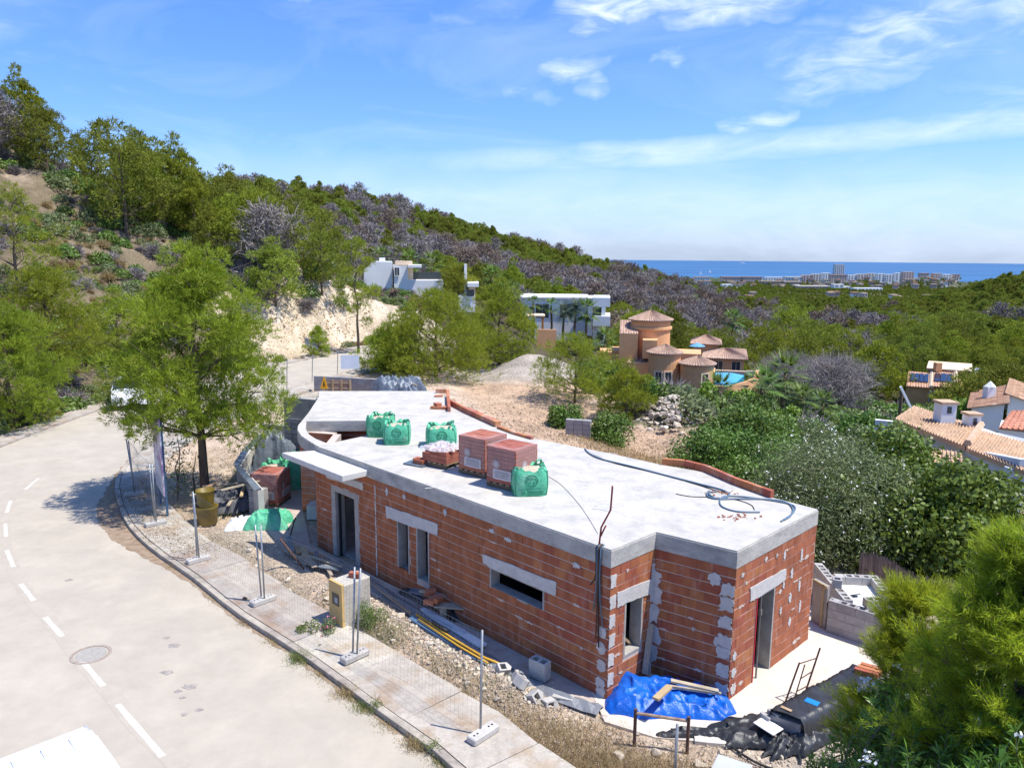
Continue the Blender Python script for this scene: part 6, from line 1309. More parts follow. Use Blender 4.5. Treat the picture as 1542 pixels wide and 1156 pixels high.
# geotextile strip at the wall foot
bt=mat('drain_membrane',(.16,.17,.19),(.24,.25,.27),4,rough=.5,bump=.7,bscale=9,bdist=.04)
mb=MB(); L=smooth_line([tuple(P(a,b,0)[:2]) for a,b in [(508,851),(560,880),(610,915),(680,960),(760,1010),(830,1045),(905,1072)]],6); o1=offset(L,-.14); o2=offset(L,.18); rr=random.Random(2); V=[];F=[]
for i,(p,a,b) in enumerate(zip(L,o1,o2)): V+=[(a.x,a.y,.05+rr.uniform(-.02,.03)),(p.x,p.y,.11+rr.uniform(-.03,.04)),(b.x,b.y,.03+rr.uniform(-.01,.02))]
for i in range(len(L)-1):
    for k in range(2): F.append((3*i+k,3*i+k+1,3*i+k+4,3*i+k+3))
mb.add(V,F); mb.build('drain_membrane',bt,label='crumpled dark drainage membrane running along the foot of the long brick wall',cat='membrane')
# plank heap near the entrance
rr=random.Random(31); hp=P(475,852,.1)
hl=['dark plank end sticking up','pale plank on the left of the heap','brown plank across the heap','short grey plank','pale plank at the right of the heap','thin dark batten','lowest wide plank','split old plank','narrow white batten','plank pointing at the cabinet','half buried plank']
for i in range(18):
    px=452+rr.uniform(-18,48); py=826+ (px-440)*.45+rr.uniform(-8,10); p=P(px,py,.06+.012*i); a=R(-48)+rr.uniform(-.5,.5); L=rr.uniform(.6,1.5); d=Vector((math.cos(a),math.sin(a),rr.uniform(-.06,.06)))*L/2
    board('plank',p-d,p+d,rr.uniform(.07,.18),.03,[wood_old,wood_m,wood_old,greyp][i%4],hl[i%11]+(', lower,' if i>10 else '')+' in the pile left of the entrance','plank',group='planks piled left of the entrance')
tubeobj('stake',[Z(462,862,0),(Z(447,780,1.0)[0],Z(462,862,0)[1]-.1,1.0)],.025,rust,'rusty stake standing up near the entrance step','stake'); tubeobj('stake',[Z(437,806,0),(Z(431,796,.6)[0],Z(437,806,0)[1]-.1,.6)],.022,rust,'short rusty stake behind the collapsed green bag','stake')
# grey block stack and low sheeted wall on the left of the plot
t=empty('block_stack',P(385,775,0),0,'stack of grey hollow blocks beside the wrapped pallet on the ground','blocks'); b0=P(384,778,0)
for k in range(4):
    for j in range(2):
        hm=Matrix.Translation((b0.x+.22*j-.1,b0.y+.25,.20*k))@Matrix.Rotation(R(70),4,'Z'); link('block',brick_mesh(.4,.19,.2,block_m),hm,t)
lw=[P(395,783,0),P(362,742,0),P(376,716,0),P(400,690,0)]
t=empty('low_wall',lw[0],0,'low wall along the left passage, covered with grey plastic sheeting','wall')
for a,b in zip(lw[:-1],lw[1:]):
    mb=MB(); d=(b-a).normalized(); n_=Vector((-d.y,d.x,0))*.09; mb.prism([tuple((a-n_)[:2]),tuple((b-n_)[:2]),tuple((b+n_)[:2]),tuple((a+n_)[:2])],0,1.0); mb.build('wall_panel',lightconc,t)
def drape(name,a,b,h,m,seed,parent,out=.12,top=.3,label=None,cat=None,nu=40,side=1):
    """creased sheet hung over a low wall a-b"""
    a,b=Vector(a),Vector(b); d=(b-a); d.z=0; L=d.length; d.normalize(); n=Vector((-d.y,d.x,0))*side; V=[]; nv=9
    for j in range(nv):
        v=j/(nv-1)
        for i in range(nu):
            u=i/(nu-1); cr=float(vnoise(u*L*2.2,v*.6,.25,seed)); cr2=float(vnoise(u*L*1.2+v*.3,v,.6,seed+1)); 
            if v<.25: p=a+d*L*u+n*(-top*(1-v/.25)); z=h+.03+.02*cr
            else: w=(v-.25)/.75; p=a+d*L*u+n*(.02+out*w*(1.0+.8*cr)); z=h*(1-w)+.02+.05*cr2*w
            V.append((p.x,p.y,max(z,.02)))
    F=[(j*nu+i,j*nu+i+1,(j+1)*nu+i+1,(j+1)*nu+i) for j in range(nv-1) for i in range(nu-1)]; mb=MB(); mb.add(V,F); return mb.build(name,m,parent,smooth=True,label=label,cat=cat)
for i in range(3): drape('plastic_sheet',lw[i],lw[i+1],1.03,greyp,70+i,t,top=.2,side=-1,nu=26)
# far left: tall retaining wall, block walls, tarps, sign
r0=P(427,690,0); r0=D(427,690,31.2); w0=Vector((D(427,600,31).x,D(427,600,31).y,0)); w1_=Vector((D(482,600,30).x,D(482,600,30).y,0)); t=empty('retaining_wall',w0,0,'tall retaining wall behind the curved roof corner, smooth grey above and rough stone below','wall')
d=(w1_-w0).normalized(); n_=Vector((-d.y,d.x,0)); 
mb=MB(); mb.prism([tuple(w0[:2]),tuple(w1_[:2]),tuple((w1_+n_*.3)[:2]),tuple((w0+n_*.3)[:2])],1.95,2.75); mb.build('smooth_top',concrete,t)
mb=MB(); mb.prism([tuple(w0[:2]),tuple(w1_[:2]),tuple((w1_+n_*.25)[:2]),tuple((w0+n_*.25)[:2])],0,1.95); mb.build('core',mortar_m,t)
rr=random.Random(6); Lw=(w1_-w0).length
for k in range(9):
    x=0
    while x<Lw-.1:
        l=rr.uniform(.22,.45); l=min(l,Lw-x); T=Matrix(((d.x,-n_.x,0,w0.x),(d.y,-n_.y,0,w0.y),(0,0,1,0),(0,0,0,1)))@Matrix.Translation((x,0,k*.215)); me=brick_mesh(l-.02,.19,.05,block_m); link('stone',me,T@Matrix.Translation((0,-.0,0.01)),t); x+=l
def plain_wall(name,a,b,h,th,m,label,group=None,z=0):
    a,b=Vector(a),Vector(b); d=(b-a).normalized(); n=Vector((-d.y,d.x,0))*th; mb=MB(); mb.prism([(a.x,a.y),(b.x,b.y),(b.x+n.x,b.y+n.y),(a.x+n.x,a.y+n.y)],z,h); return mb.build(name,m,label=label,cat='wall',group=group)
a=P(398,664,0); b=P(428,664,0); plain_wall('low_wall',D(396,662,32.5).xy.to_3d(),D(430,662,32).xy.to_3d(),1.35,.25,concrete,'low grey wall left of the tall retaining wall')
def block_wall(name,a,b,rows,label,m=None,bl=.4,bh=.2,th=.2,z0=0,holes=True,cat='wall'):
    a,b=Vector((a[0],a[1],0)),Vector((b[0],b[1],0)); d=(b-a); L=d.length; d.normalize(); n=Vector((-d.y,d.x,0)); T=Matrix(((d.x,n.x,0,a.x),(d.y,n.y,0,a.y),(0,0,1,z0),(0,0,0,1))); t=empty(name,(a.x,a.y,z0),0,label,cat)
    mb=MB(); mb.box((L/2,th/2,rows*bh/2-.03),(L-.02,th-.02,rows*bh-.08),M=T); mb.build('mortar_bed',mortar_m,t)
    for k in range(rows):
        x=-(k%2)*bl/2
        while x<L-.05:
            e=min(x+bl,L); s=max(x,0); x+=bl
            if e-s<.06: continue
            if k==rows-1 and holes and e-s>.3:
                key=('hb',m.name if m else 'x')
                if key not in _bc:
                    mm=MB(); l=bl-.01; hs=[[(c_-.06,.035),(c_-.06,th-.035),(c_+.06,th-.035),(c_+.06,.035)] for c_ in (l*.27,l*.73)]; mm.prism([(0,0),(l,0),(l,th),(0,th)],0,bh-.01,hs); _bc[key]=mm.mesh('block',m or block_m)
                link('block',_bc[key],T@Matrix.Translation((s+.005,0,k*bh+.005)),t)
            else: link('block',brick_mesh(e-s-.01,bh-.012,th,m or block_m),T@Matrix.Translation((s+.005,0,k*bh+.006)),t)
    return t
q0=P(473,590,0); q1=P(613,596,0); block_wall('block_wall',(q0.x,q0.y),(q1.x-.2,q1.y-.4),5,'long grey block wall beyond the far edge of the roof',holes=False)
q0=P(470,590,0); q2=P(480,600,0)
sg=P(488,590,.0); d_=math.hypot(sg.x,sg.y)-9
sg=D(488,578,d_); t=empty('warning_sign',(sg.x,sg.y,0),0,'yellow triangular road works sign with a black mark standing beyond the roof','sign'); z0=D(488,585,d_).z; z1=D(488,567,d_).z; hw=(D(494,583,d_)-D(482,583,d_)).length/2
mb=MB(); tri=[(-hw,z0),(hw,z0),(hw*.25,z1),(-hw*.05,z1)]; Tt=Matrix.Translation((sg.x,sg.y,0))@Matrix(((1,0,0,0),(0,0,-1,0),(0,1,0,0),(0,0,0,1))); mb.prism(tri,0,.02,M=Tt); mb.build('plate',mat('sign_yellow',(.75,.38,.01),(.72,.34,.01),5,rough=.5),t)
mb=MB(); hh=z1-z0; mb.prism([(-hw*.25,z0+hh*.2),(-hw*.05,z0+hh*.2),(hw*.15,z0+hh*.7),(-hw*.1,z0+hh*.6)],.021,.03,M=Tt); mb.prism([(hw*.1,z0+hh*.2),(hw*.35,z0+hh*.2),(hw*.2,z0+hh*.5)],.021,.03,M=Tt); mb.build('black_mark',black_m,t)
for sx in(-1,1): mb=MB(); mb.tube([(sg.x+sx*hw*1.1,sg.y+.2,0),(sg.x+sx*hw*.3,sg.y+.02,z1*.98)],.02,6); mb.build('leg',steel,t)
# wooden formwork in front of the block wall
fw0=D(494,590,45.2); fz=0; wdt=(D(530,590,45.2)-D(488,590,45.2)).length; t=empty('timber_formwork',(fw0.x,fw0.y,0),0,'brown wooden formwork panel with pale battens leaning on the far block wall','formwork'); 
mb=MB(); mb.box((fw0.x+wdt*.35,fw0.y,.55),(wdt,.04,1.0)); mb.build('panel',mat('brown_ply',(.28,.19,.14),(.21,.14,.10),3),t)
for k in range(4): mb=MB(); mb.box((fw0.x-wdt*.13+wdt*k/3*.96,fw0.y-.05,.57),(.10,.05,1.06)); mb.build('batten',wood_m,t)
for k in range(3): mb=MB(); mb.box((fw0.x+wdt*.35,fw0.y-.035,.25+.33*k),(wdt,.02,.06)); mb.build('cross_batten',wood_old,t)
q=D(598,566,44); cloth('grey_tarp',q.x,q.y,3.0,1.4,1.5,R(-20),greyp,'grey blue tarpaulin draped high at the end of the far block wall','tarpaulin',81,edge=.3,amp=.3)
q=D(575,582,42); cloth('grey_tarp',q.x,q.y,2.6,1.2,.8,R(10),greyp,'darker tarpaulin lying lower, just beyond the roof edge','tarpaulin',82,edge=.3,amp=.25)
q=D(545,583,41); cloth('plastic_sheet',q.x,q.y,2.4,1.0,.75,R(5),mat('pale_sheet',(.50,.47,.44),(.40,.38,.36),3,rough=.5),'pale plastic sheet over materials just beyond the roof edge','plastic sheet',83,edge=.3,amp=.2)
board('plank',D(620,577,43.5),(D(628,590,43.5).x,D(628,590,43.5).y,.9),.12,.04,wood_m,'yellowish plank leaning beside the grey tarpaulin beyond the roof','plank')
q=D(412,655,30); cloth('grey_tarp',q.x,q.y,1.6,1.2,1.55,R(10),greyp,'tall grey blue tarpaulin hanging over a heap at the head of the left passage','tarpaulin',84,edge=.25,amp=.25)
q=P(443,690,0); cloth('plastic_sheet',q.x,q.y,1.2,.8,.8,0,MATS['pale_sheet'],'pale sheet over a heap beside the retaining wall','plastic sheet',85,amp=.2)
# junk heap by the big pine
q=P(345,768,0); rr=random.Random(9)
t=empty('junk_heap',(q.x,q.y,0),0,'heap of junk with old boards and sacks to the right of the big pine trunk','heap')
for k in range(9):
    mb=MB(); a=rr.uniform(0,3.1); mb.box((q.x+rr.uniform(-.8,.8),q.y+rr.uniform(-.3,.9),.25+.08*k),(rr.uniform(.6,1.6),.1,.04),rz=a); mb.build('plank',[wood_old,wood_m][k%2],t)
cloth('x',q.x,q.y+.3,2.0,1.4,.5,.3,mat('dark_sack',(.05,.055,.07),(.12,.12,.13),3,rough=.6),None,None,86,parent=t,amp=.25,edge=.3)
cloth('rubble_sack',P(372,792,0).x,P(372,792,0).y,1.1,.7,.26,.2,white_m,'white rubble sack lying left of the collapsed green bag','sack',87,amp=.1)
# yellow rubble chute drum against the pine trunk
q=P(313,788,0); t=empty('yellow_drum',(q.x,q.y,0),0,'dirty yellow plastic rubble chute standing against the pine trunk','drum'); ym=mat('dirty_yellow_plastic',(.24,.16,.012),(.13,.10,.02),3,rough=.5)
mb=MB(); mb.lathe([(.26,0),(.29,.02),(.33,.55),(.35,.58),(.31,.58),(.27,.10)],24,c=(q.x,q.y,0)); mb.build('lower_section',ym,t,smooth=True); mb=MB(); mb.lathe([(.22,.50),(.28,1.08),(.30,1.10),(.26,1.1),(.21,.55)],24,c=(q.x-.03,q.y+.02,0)); mb.build('upper_section',ym,t,smooth=True)
# billboard
b0=P(249,760,0); b1=P(290,778,0); b0=Vector((-11.9,24.3,0)); b1=Vector((-11.0,22.9,0)); z=lambda px,py,b:D(px,py,b.xy.length).z
t=empty('billboard',b0,0,'tall faded purple and white advertising board on blue posts beside the big pine','billboard'); d=(b1-b0).normalized(); n_=Vector((-d.y,d.x,0)); Lb=(b1-b0).length; T=Matrix(((d.x,n_.x,0,b0.x),(d.y,n_.y,0,b0.y),(0,0,1,0),(0,0,0,1)))
bb=mat('blue_post',(.02,.07,.16),(.03,.10,.2),4,rough=.4)
for x in (.12,Lb-.12): mb=MB(); mb.box((x,.06,1.6),(.10,.06,3.2),M=T); mb.build('post',bb,t)
bm_=bpy.data.materials.new('billboard_print'); bm_.use_nodes=True; nt=bm_.node_tree; N=nt.nodes; Lk=nt.links; ge=N.new('ShaderNodeNewGeometry'); wv=N.new('ShaderNodeTexNoise'); wv.inputs['Scale'].default_value=1.5; wv.inputs['Detail'].default_value=3; wv.inputs['Distortion'].default_value=1.5; Lk.new(ge.outputs['Position'],wv.inputs[0]); cr=N.new('ShaderNodeValToRGB'); Lk.new(wv.outputs[0],cr.inputs[0]); e=cr.color_ramp.elements; e[0].position=.42; e[0].color=(.30,.20,.36,1); e[1].position=.62; e[1].color=(.62,.60,.66,1); x_=e.new(.5); x_.color=(.42,.28,.42,1); Lk.new(cr.outputs[0],N['Principled BSDF'].inputs['Base Color']); N['Principled BSDF'].inputs['Roughness'].default_value=.5
mb=MB(); mb.box((Lb/2,-.0,2.05),(Lb,.04,2.5),M=T); mb.build('panel',bm_,t); mb=MB(); mb.prism([(0,.0),(Lb,.0),(Lb,.55),(Lb*.5,1.0),(0,1.1)],0,.004,M=T@Matrix.Translation((0,-.021,.81))@Matrix(((1,0,0,0),(0,0,-1,0),(0,1,0,0),(0,0,0,1)))); mb.build('white_field',mat('faded_white',(.62,.62,.66),rough=.5),t)
for q_ in range(4): mb=MB(); mb.box((Lb*.45,-.028,.95+.11*q_),(Lb*(.7-.12*(q_%2)),.003,.03),M=T); mb.build('text_line',mat('print_blue_grey',(.25,.27,.38)),t)
# ---- blue tarp, boards, trestle ----
c=P(1005,1058,0); cloth('blue_tarp',c.x+.02,c.y+.05,2.35,1.2,.36,R(-6),blue_m,'bright blue tarpaulin heaped at the corner of the brick house','tarpaulin',91,edge=.16,amp=.085,nu=90,nv=60)
board('plank',Z(987,1052,.50),Z(1008,1033,.52),.13,.05,wood_m,'short raw wooden offcut on the blue tarpaulin','plank'); board('plank',Z(1010,1024,.42),Z(1082,1040,.30),.10,.04,wood_old,'long weathered plank along the back of the blue tarpaulin','plank'); board('plank',Z(1003,1032,.36),Z(1086,1044,.26),.05,.05,wood_old,'narrow batten beside the long plank on the blue tarpaulin','plank')
board('plank',(B1[0]-.18,B1[1]-.35,.2),(B1[0]-.05,B1[1]-.10,1.15),.12,.03,wood_old,'grey board leaning in the inner corner of the brick walls','plank')
t=empty('metal_trestle',P(1000,1085,0),0,'rusty metal bar on two short legs in front of the blue tarpaulin','trestle'); a=Vector(Z(957,1073,.62)); b=Vector(Z(1037,1085,.62)); mb=MB(); mb.tube([a,b],.028,8); mb.build('bar',mat('pale_rust',(.36,.27,.21),(.22,.13,.09),9,rough=.8),t)
for p in (a,b): mb=MB(); mb.tube([Vector((p.x,p.y,gz(p.x,p.y))),p+Vector((0,0,.08))],.03,8); mb.build('leg',rust,t)
# ---- black sheeted low wall right ----
w0=Vector((5.05,12.05,0)); w1_=Vector((7.3,13.55,0)); d=(w1_-w0).normalized(); n_=Vector((-d.y,d.x,0)); t=empty('sheeted_wall',w0,0,'low wall wrapped in creased black plastic along the edge of the terrace','wall')
q=[P(1192,1050,.5),P(1150,1086,.5)]
wa=P(1172,1062,.5);wb=P(1205,1080,.5);wc=P(1342,1013,.5);wd_=P(1300,1003,.5)
mb=MB(); cr=[wa,wb,wc,wd_]; mb.prism([(p.x,p.y) for p in [P(1160,1068,.5),P(1206,1083,.5),P(1336,1019,.5),P(1283,1003,.5)]],-.3,.40); mb.build('masonry',block_m,t)
def sheet_top(a,b,c,e,h,seed,m,name,parent,nu=70,nv=14,fall=.5):
    V=[]
    for j in range(nv):
        v=j/(nv-1)
        for i in range(nu):
            u=i/(nu-1); p=a.lerp(b,u); q=e.lerp(c,u); cr_=float(vnoise(u*9+.4*v,v*.7,.22,seed)); cr2=float(vnoise(u*6,v*1.3,.5,seed+1))
            if v<.15: s=q.lerp(p,-.03*(1-v/.15)); s=p.lerp(q,-.04+.04*v/.15*0); z=h-fall*.8*(1-v/.15)
            elif v<.72: s=p.lerp(q,(v-.15)/.57); z=h+.02+.022*cr_+.012*abs(float(vnoise(u*16,v*.5,.25,seed+7)))
            else: w=(v-.72)/.28; s=p.lerp(q,1.04+.14*w*(1+.7*cr_)); z=h-fall*w+.02*cr2
            V.append((s.x,s.y,z+.015*cr2*(1 if .15<v<.72 else .3)))
    F=[(j*nu+i,j*nu+i+1,(j+1)*nu+i+1,(j+1)*nu+i) for j in range(nv-1) for i in range(nu-1)]; mb=MB(); mb.add(V,F); return mb.build(name,m,parent,smooth=True)
sheet_top(P(1160,1068,.5),P(1283,1002,.5),P(1338,1020,.5),P(1208,1085,.5),.5,95,blackp,'plastic_sheet',t)
c=P(1200,1092,.25); cloth('x',c.x,c.y-.1,1.5,.55,.22,R(30),blackp,None,None,96,parent=t,amp=.14,edge=.3)
c=P(1145,1090,.15); cloth('x',c.x-.15,c.y,1.5,.75,.20,R(12),blackp,None,None,97,parent=t,amp=.05,edge=.2)
c=P(1075,1100,.1); cloth('x',c.x-.1,c.y,1.6,.3,.10,R(-4),blackp,None,None,98,parent=t,amp=.05,edge=.3)
p=P(1290,1008,.53); brick_pile([(p+Vector((0,-.02,0)),-35,0),(p+Vector((.10,.07,0)),-35,0),(p+Vector((-.1,-.10,0)),-35,.0)],'row of pale red bricks lying on the end of the black sheeted wall',z=.53,h=.09,dep=.1,l=.42)
board('blue_sheet',Z(1213,1052,.54),Z(1233,1060,.54),.16,.01,blue2,'small bright blue sheet lying on the black plastic','sheet'); board('wood_strip',Z(1176,1063,.54),Z(1192,1070,.54),.07,.015,wood_m,'short strip of yellow wood on the black plastic','strip')
board('white_board',Z(1142,1083,.30),Z(1172,1102,.28),.30,.02,white_m,'blank white board lying on the black plastic at the terrace corner','board')
board('beam_offcut',Z(1146,1073,.35),Z(1160,1083,.33),.08,.07,block_m,'grey beam offcut left of the sheeted wall end','offcut'); board('beam_offcut',Z(1157,1069,.40),Z(1174,1079,.40),.08,.08,block_m,'grey beam offcut touching the sheeted wall end','offcut')
# terrace edge kerb
mb=MB(); L=smooth_line([tuple(P(a,b,0)[:2]) for a,b in [(1045,1108),(1090,1112),(1130,1108),(1170,1100)]],5); mb.prism([(p.x,p.y) for p in L]+[(p.x,p.y) for p in reversed(offset(L,.22))],-.2,.06); mb.build('edging',lightconc,label='pale concrete edging along the outer side of the terrace',cat='edging')
# ladder
t=empty('ladder_frame',P(1195,1057,0),0,'rusty iron ladder frame leaning on the sheeted wall','ladder'); a0,a1=Vector(Z(1181,1060,0.05)),Vector(Z(1204,985,1.05)); b0_,b1_=Vector(Z(1206,1062,.05)),Vector(Z(1233,978,1.25)); a0=Vector((5.28,13.15,0));a1=Vector((5.62,12.75,1.15)); b0_=Vector((5.66,13.25,0)); b1_=Vector((6.05,12.80,1.3)); 
def pp3(px,py,d): return D(px,py,d)
a0=P(1182,1058,0); a1=D(1204,997,a0.xy.length+.15); b0_=P(1210,1050,0); b1_=D(1235,975,b0_.xy.length+.15); c0=P(1195,1056,0); c1=D(1212,1000,c0.xy.length+.13)
for nm,(p,q,r_) in {'side_rail':(a0,a1,.017),'inner_rail':(c0,c1,.012),'long_rail':(b0_,b1_,.017)}.items(): mb=MB(); mb.tube([p,q],r_,6); mb.build(nm,rust,t)
for f in (.28,.62,.93): mb=MB(); mb.tube([(c0.lerp(c1,f) if f<.9 else a0.lerp(a1,.97)),b0_.lerp(b1_,f*.86)],.011,6); mb.build('rung',rust,t)
# grey box and hose at the bottom edge
q=P(1100,1148,.55); t=empty('grey_box',(q.x,q.y,0),R(-30),'pale grey equipment box at the bottom edge of the picture','box'); T=WM[t.name]; mb=MB(); mb.box((.05,-.25,.28),(.50,.62,.55),M=T); mb.build('body',mat('pale_grey_metal',(.48,.50,.52),(.42,.44,.46),3,rough=.5),t,bevel=.02); mb=MB(); mb.box((.05,-.25,.57),(.54,.66,.03),M=T); mb.build('lid',MATS['pale_grey_metal'],t,bevel=.01)
zz=[P(a,b,0) for a,b in [(1050,1098),(1075,1103),(1092,1118),(1120,1140),(1145,1152),(1190,1165),(1205,1150),(1198,1133),(1175,1122),(1145,1120),(1122,1128),(1115,1140)]]; L=smooth_line([(p.x,p.y) for p in zz],5); mb=MB(); mb.tube([Vector((p.x,p.y,gz(p.x,p.y)+.05)) for p in L],.022,6); mb.build('hose',black_m,smooth=True,label='black hose coiled on the stones behind the pale grey box',cat='hose')
# ---- pool shell of hollow blocks on the right ----
PA,PBk,PC,PD_=(7.70,18.25),(7.78,17.5),(8.93,17.42),(8.89,15.52)
pool=empty('pool_shell',(8.3,16.5,0),0,'pool shell of hollow blocks with a white floor right of the house','pool shell')
def bw(a,b,rows,lab,m,z0=0,th=.2): return block_wall('block_wall',a,b,rows,lab,m=m,z0=z0,th=th)
bw((7.76,15.95),(7.90,18.05),5,'left side wall of the raised pool shell, hollow blocks open on top',block_lt,z0=-.2)
bw((8.95,17.32),(7.92,17.42),5,'rear wall of the raised pool shell, hollow blocks open on top',block_lt,z0=-.2)
bw((8.75,15.70),(8.95,17.30),5,'right side wall of the raised pool shell, hollow blocks open on top',block_lt,z0=-.2)
bw((8.02,15.50),(8.95,15.50),7,'front wall of the raised pool shell, hollow blocks open on top',block_lt,z0=-.6)
mb=MB(); mb.prism([(7.76,15.9),(8.0,15.7),(8.75,15.7),(8.9,17.3),(7.88,17.4)],-.1,.60); mb.build('pool_floor',mat('white_floor',(.74,.73,.69),(.68,.67,.63),3),pool)
w_=P(1247,949,0); v_=P(1330,968,0); bw((7.20,15.96),(8.70,14.56),4,'dark grey block wall in front of the pool shell, standing on the terrace',block_m)
hollow_block((8.05,15.62,.80),R(5),'loose pale block lying on the front pool wall',rx=0)
q=D(1260,876,17.6); board('tile',(8.0,16.9,.45),(8.12,16.5,.68),.16,.03,mat('dark_tile',(.10,.11,.13)),'dark tile leaning inside the pool shell','tile'); hollow_block((7.72,16.75,.80),R(70),'grey block piece on the left pool wall',m=block_m,broken=True)
t=empty('grey_board',(7.05,16.5,0),0,'grey panel with a thin yellow timber frame between the house corner and the block wall','panel'); a=P(1222,935,0); b=P(1243,948,0); h_=D(1236,880,b.xy.length).z
mb=MB(); dd_=(b-a).normalized(); ang=math.atan2(dd_.y,dd_.x); L_=(b-a).length; mb.box((0,0,h_/2),(L_,.05,h_),M=Matrix.Translation((a+b)/2)@Matrix.Rotation(ang,4,'Z')); mb.build('panel',concrete,t); mb=MB(); mb.box((L_*.25,-.04,h_/2),(.05,.04,h_),M=Matrix.Translation((a+b)/2)@Matrix.Rotation(ang,4,'Z')); mb.box((0,-.04,h_-.03),(L_,.04,.05),M=Matrix.Translation((a+b)/2)@Matrix.Rotation(ang,4,'Z')); mb.build('frame',wood_m,t)
mb=MB(); cc_=b+Vector((.06,-.08,h_*.62)); mb.tube([cc_+Vector((.02*math.cos(k*.5),0,0))+Vector((.09*math.cos(k*.5),-.02*k/20,.13*math.sin(k*.5))) for k in range(40)],.009,5); mb.build('cable_coil',black_m,t)
# reed fence
t=empty('reed_fence',(9.6,17.8,-.8),0,'weathered brown reed screen fence behind the pool shell','fence'); a=Vector((9.15,18.6,0)); b=Vector((11.6,16.6,0)); d=(b-a).normalized(); g=np.random.default_rng(4); L_=(b-a).length; n=2400; u=g.uniform(0,1,n); X=a.x+d.x*L_*u+g.normal(0,.015,n); Y=a.y+d.y*L_*u+g.normal(0,.015,n); top=.78+.10*np.sin(u*11)-.35*u+g.normal(0,.045,n); w=.008
lo=np.full(n,-.85)+g.uniform(0,.05,n); s=np.c_[np.full(n,d.x),np.full(n,d.y),np.zeros(n)]*w; tl=np.c_[g.normal(0,.02,n),g.normal(0,.02,n)]
V=np.stack([np.c_[X,Y,lo]-s,np.c_[X,Y,lo]+s,np.c_[X+tl[:,0],Y+tl[:,1],top]+s,np.c_[X+tl[:,0],Y+tl[:,1],top]-s],1).reshape(-1,3)
link('reeds',npmesh('reeds',V,np.arange(len(V)).reshape(-1,4),mat('reed',(.27,.21,.175),(.18,.14,.12),3,rough=.9,island=.7)),None,t,kind='stuff').matrix_local=WM[t.name].inverted()
for z in (-.1,.35): mb=MB(); mb.tube([a+Vector((0,-.03,z+.1)),b+Vector((0,-.03,z-.1))],.014,5); mb.build('rail',rust,t)
plain_wall('low_wall',(9.1,18.5,0),(11.7,16.4,0),-.55,.2,concrete,'low concrete footing under the reed screen',z=-1.3)
# grey block bundle on the slope
q=at_ground(870,657,38); t=empty('block_stack',q,R(-15),'small stack of grey blocks on the tan slope beside the round mastic bush','blocks')
for k in range(4):
    for j in range(3): link('block',brick_mesh(.42,.24,.3,block_m),WM[t.name]@Matrix.Translation((-.65+.44*j,0,k*.25)),t)
# rock pile on the slope
rr=random.Random(77); 
_st=[]
for i in range(300):
    px=1010+rr.gauss(0,24); d=43+rr.gauss(0,1.5); v=D(px,650,d); s=.07+.26*rr.random()**2.4; hgt=max(0,.8-((px-1010)/34)**2*.7-((d-43)/2.4)**2*.5)*rr.uniform(.75,1); M=Matrix.Translation((v.x,v.y,gz(v.x,v.y)+hgt))@Matrix.Rotation(rr.uniform(0,6),4,'Z')@Matrix.Rotation(rr.uniform(-.7,.7),4,'X')@Matrix.Diagonal((s,s*rr.uniform(.6,1),s*rr.uniform(.5,.8),1))
    if s<.115: _st.append((i%7,M)); continue
    link('rock',RM[i%7],M,label='pale boulder in the rock pile between the slope and the mastic shrubs',cat='rock',group='boulders of the rock pile behind the house')
def join_rocks(name,items):
    Vs=[];Fs=[];o=0
    for k,M in items:
        me=RM[k]; V=[tuple(M@v.co) for v in me.vertices]; Vs+=V; Fs+=[tuple(i+o for i in p.vertices) for p in me.polygons]; o+=len(V)
    link(name,npmesh(name,np.array(Vs),np.array(Fs),rock_m),kind='stuff')
join_rocks('small_rocks',_st)
_g=random.Random(5); _s2=[]
for _ in range(420):
    k=_g.randrange(len(wline)-1); p=Vector((*wline[k],0)).lerp(Vector((*wline[k+1],0)),_g.random())+Vector((.7,.7,0))*_g.gauss(0,.26); q=_g.uniform(.02,.075)
    _s2.append((_g.randrange(7),Matrix.Translation((p.x,p.y,gz(p.x,p.y)+q*.3))@Matrix.Rotation(_g.uniform(0,6),4,'Z')@Matrix.Rotation(_g.uniform(-1,1),4,'X')@Matrix.Diagonal((q,q*.8,q*.65,1))))
join_rocks('small_rocks',_s2)
# ---- van ----
vp=white_m2=mat('car_paint_white',(.82,.83,.84),rough=.22,coat=.6)
a=P(135,1075,2.35); b=P(0,1103,2.35); c=P(190,1156,2.35); fx=(c-a); fx.z=0; fx.normalize(); t=empty('white_van',(a.x,a.y,0),0,'white van in the lower left corner, only its ribbed roof in view','van')
sd=Vector((-fx.y,fx.x,0)); 
if (b-a).dot(sd)<0: sd=-sd
T=Matrix(((fx.x,sd.x,0,a.x),(fx.y,sd.y,0,a.y),(0,0,1,0),(0,0,0,1))); Wv=1.85; Lv=4.9
prof=[(-.0,.55),(-.02,1.0),(.03,1.9),(.10,2.26),(.22,2.34),(.8,2.37),(2.4,2.38),(3.3,2.33),(3.65,2.15),(4.2,1.35),(4.85,1.05),(4.95,.75),(4.95,.45),(0,.4)]
def vanf(u,v):
    i=min(int(u*(len(prof)-1)),len(prof)-2); f=u*(len(prof)-1)-i; x=prof[i][0]*(1-f)+prof[i+1][0]*f; z=prof[i][1]*(1-f)+prof[i+1][1]*f; return T@Vector((x,v,z))
ys=[0,.05,.14,.35,.6,.925,1.25,1.5,1.71,1.80,1.85]; mb=MB(); V=[];n=len(prof)
for y in ys:
    e=min(y,Wv-y); drop=.17*(1-min(1,e/.14))**2; ins=.06*(1-min(1,e/.14))
    for (x,z) in prof: V.append(T@Vector((x+(ins if x<1 else -ins),y,z-(drop if z>2 else 0))))
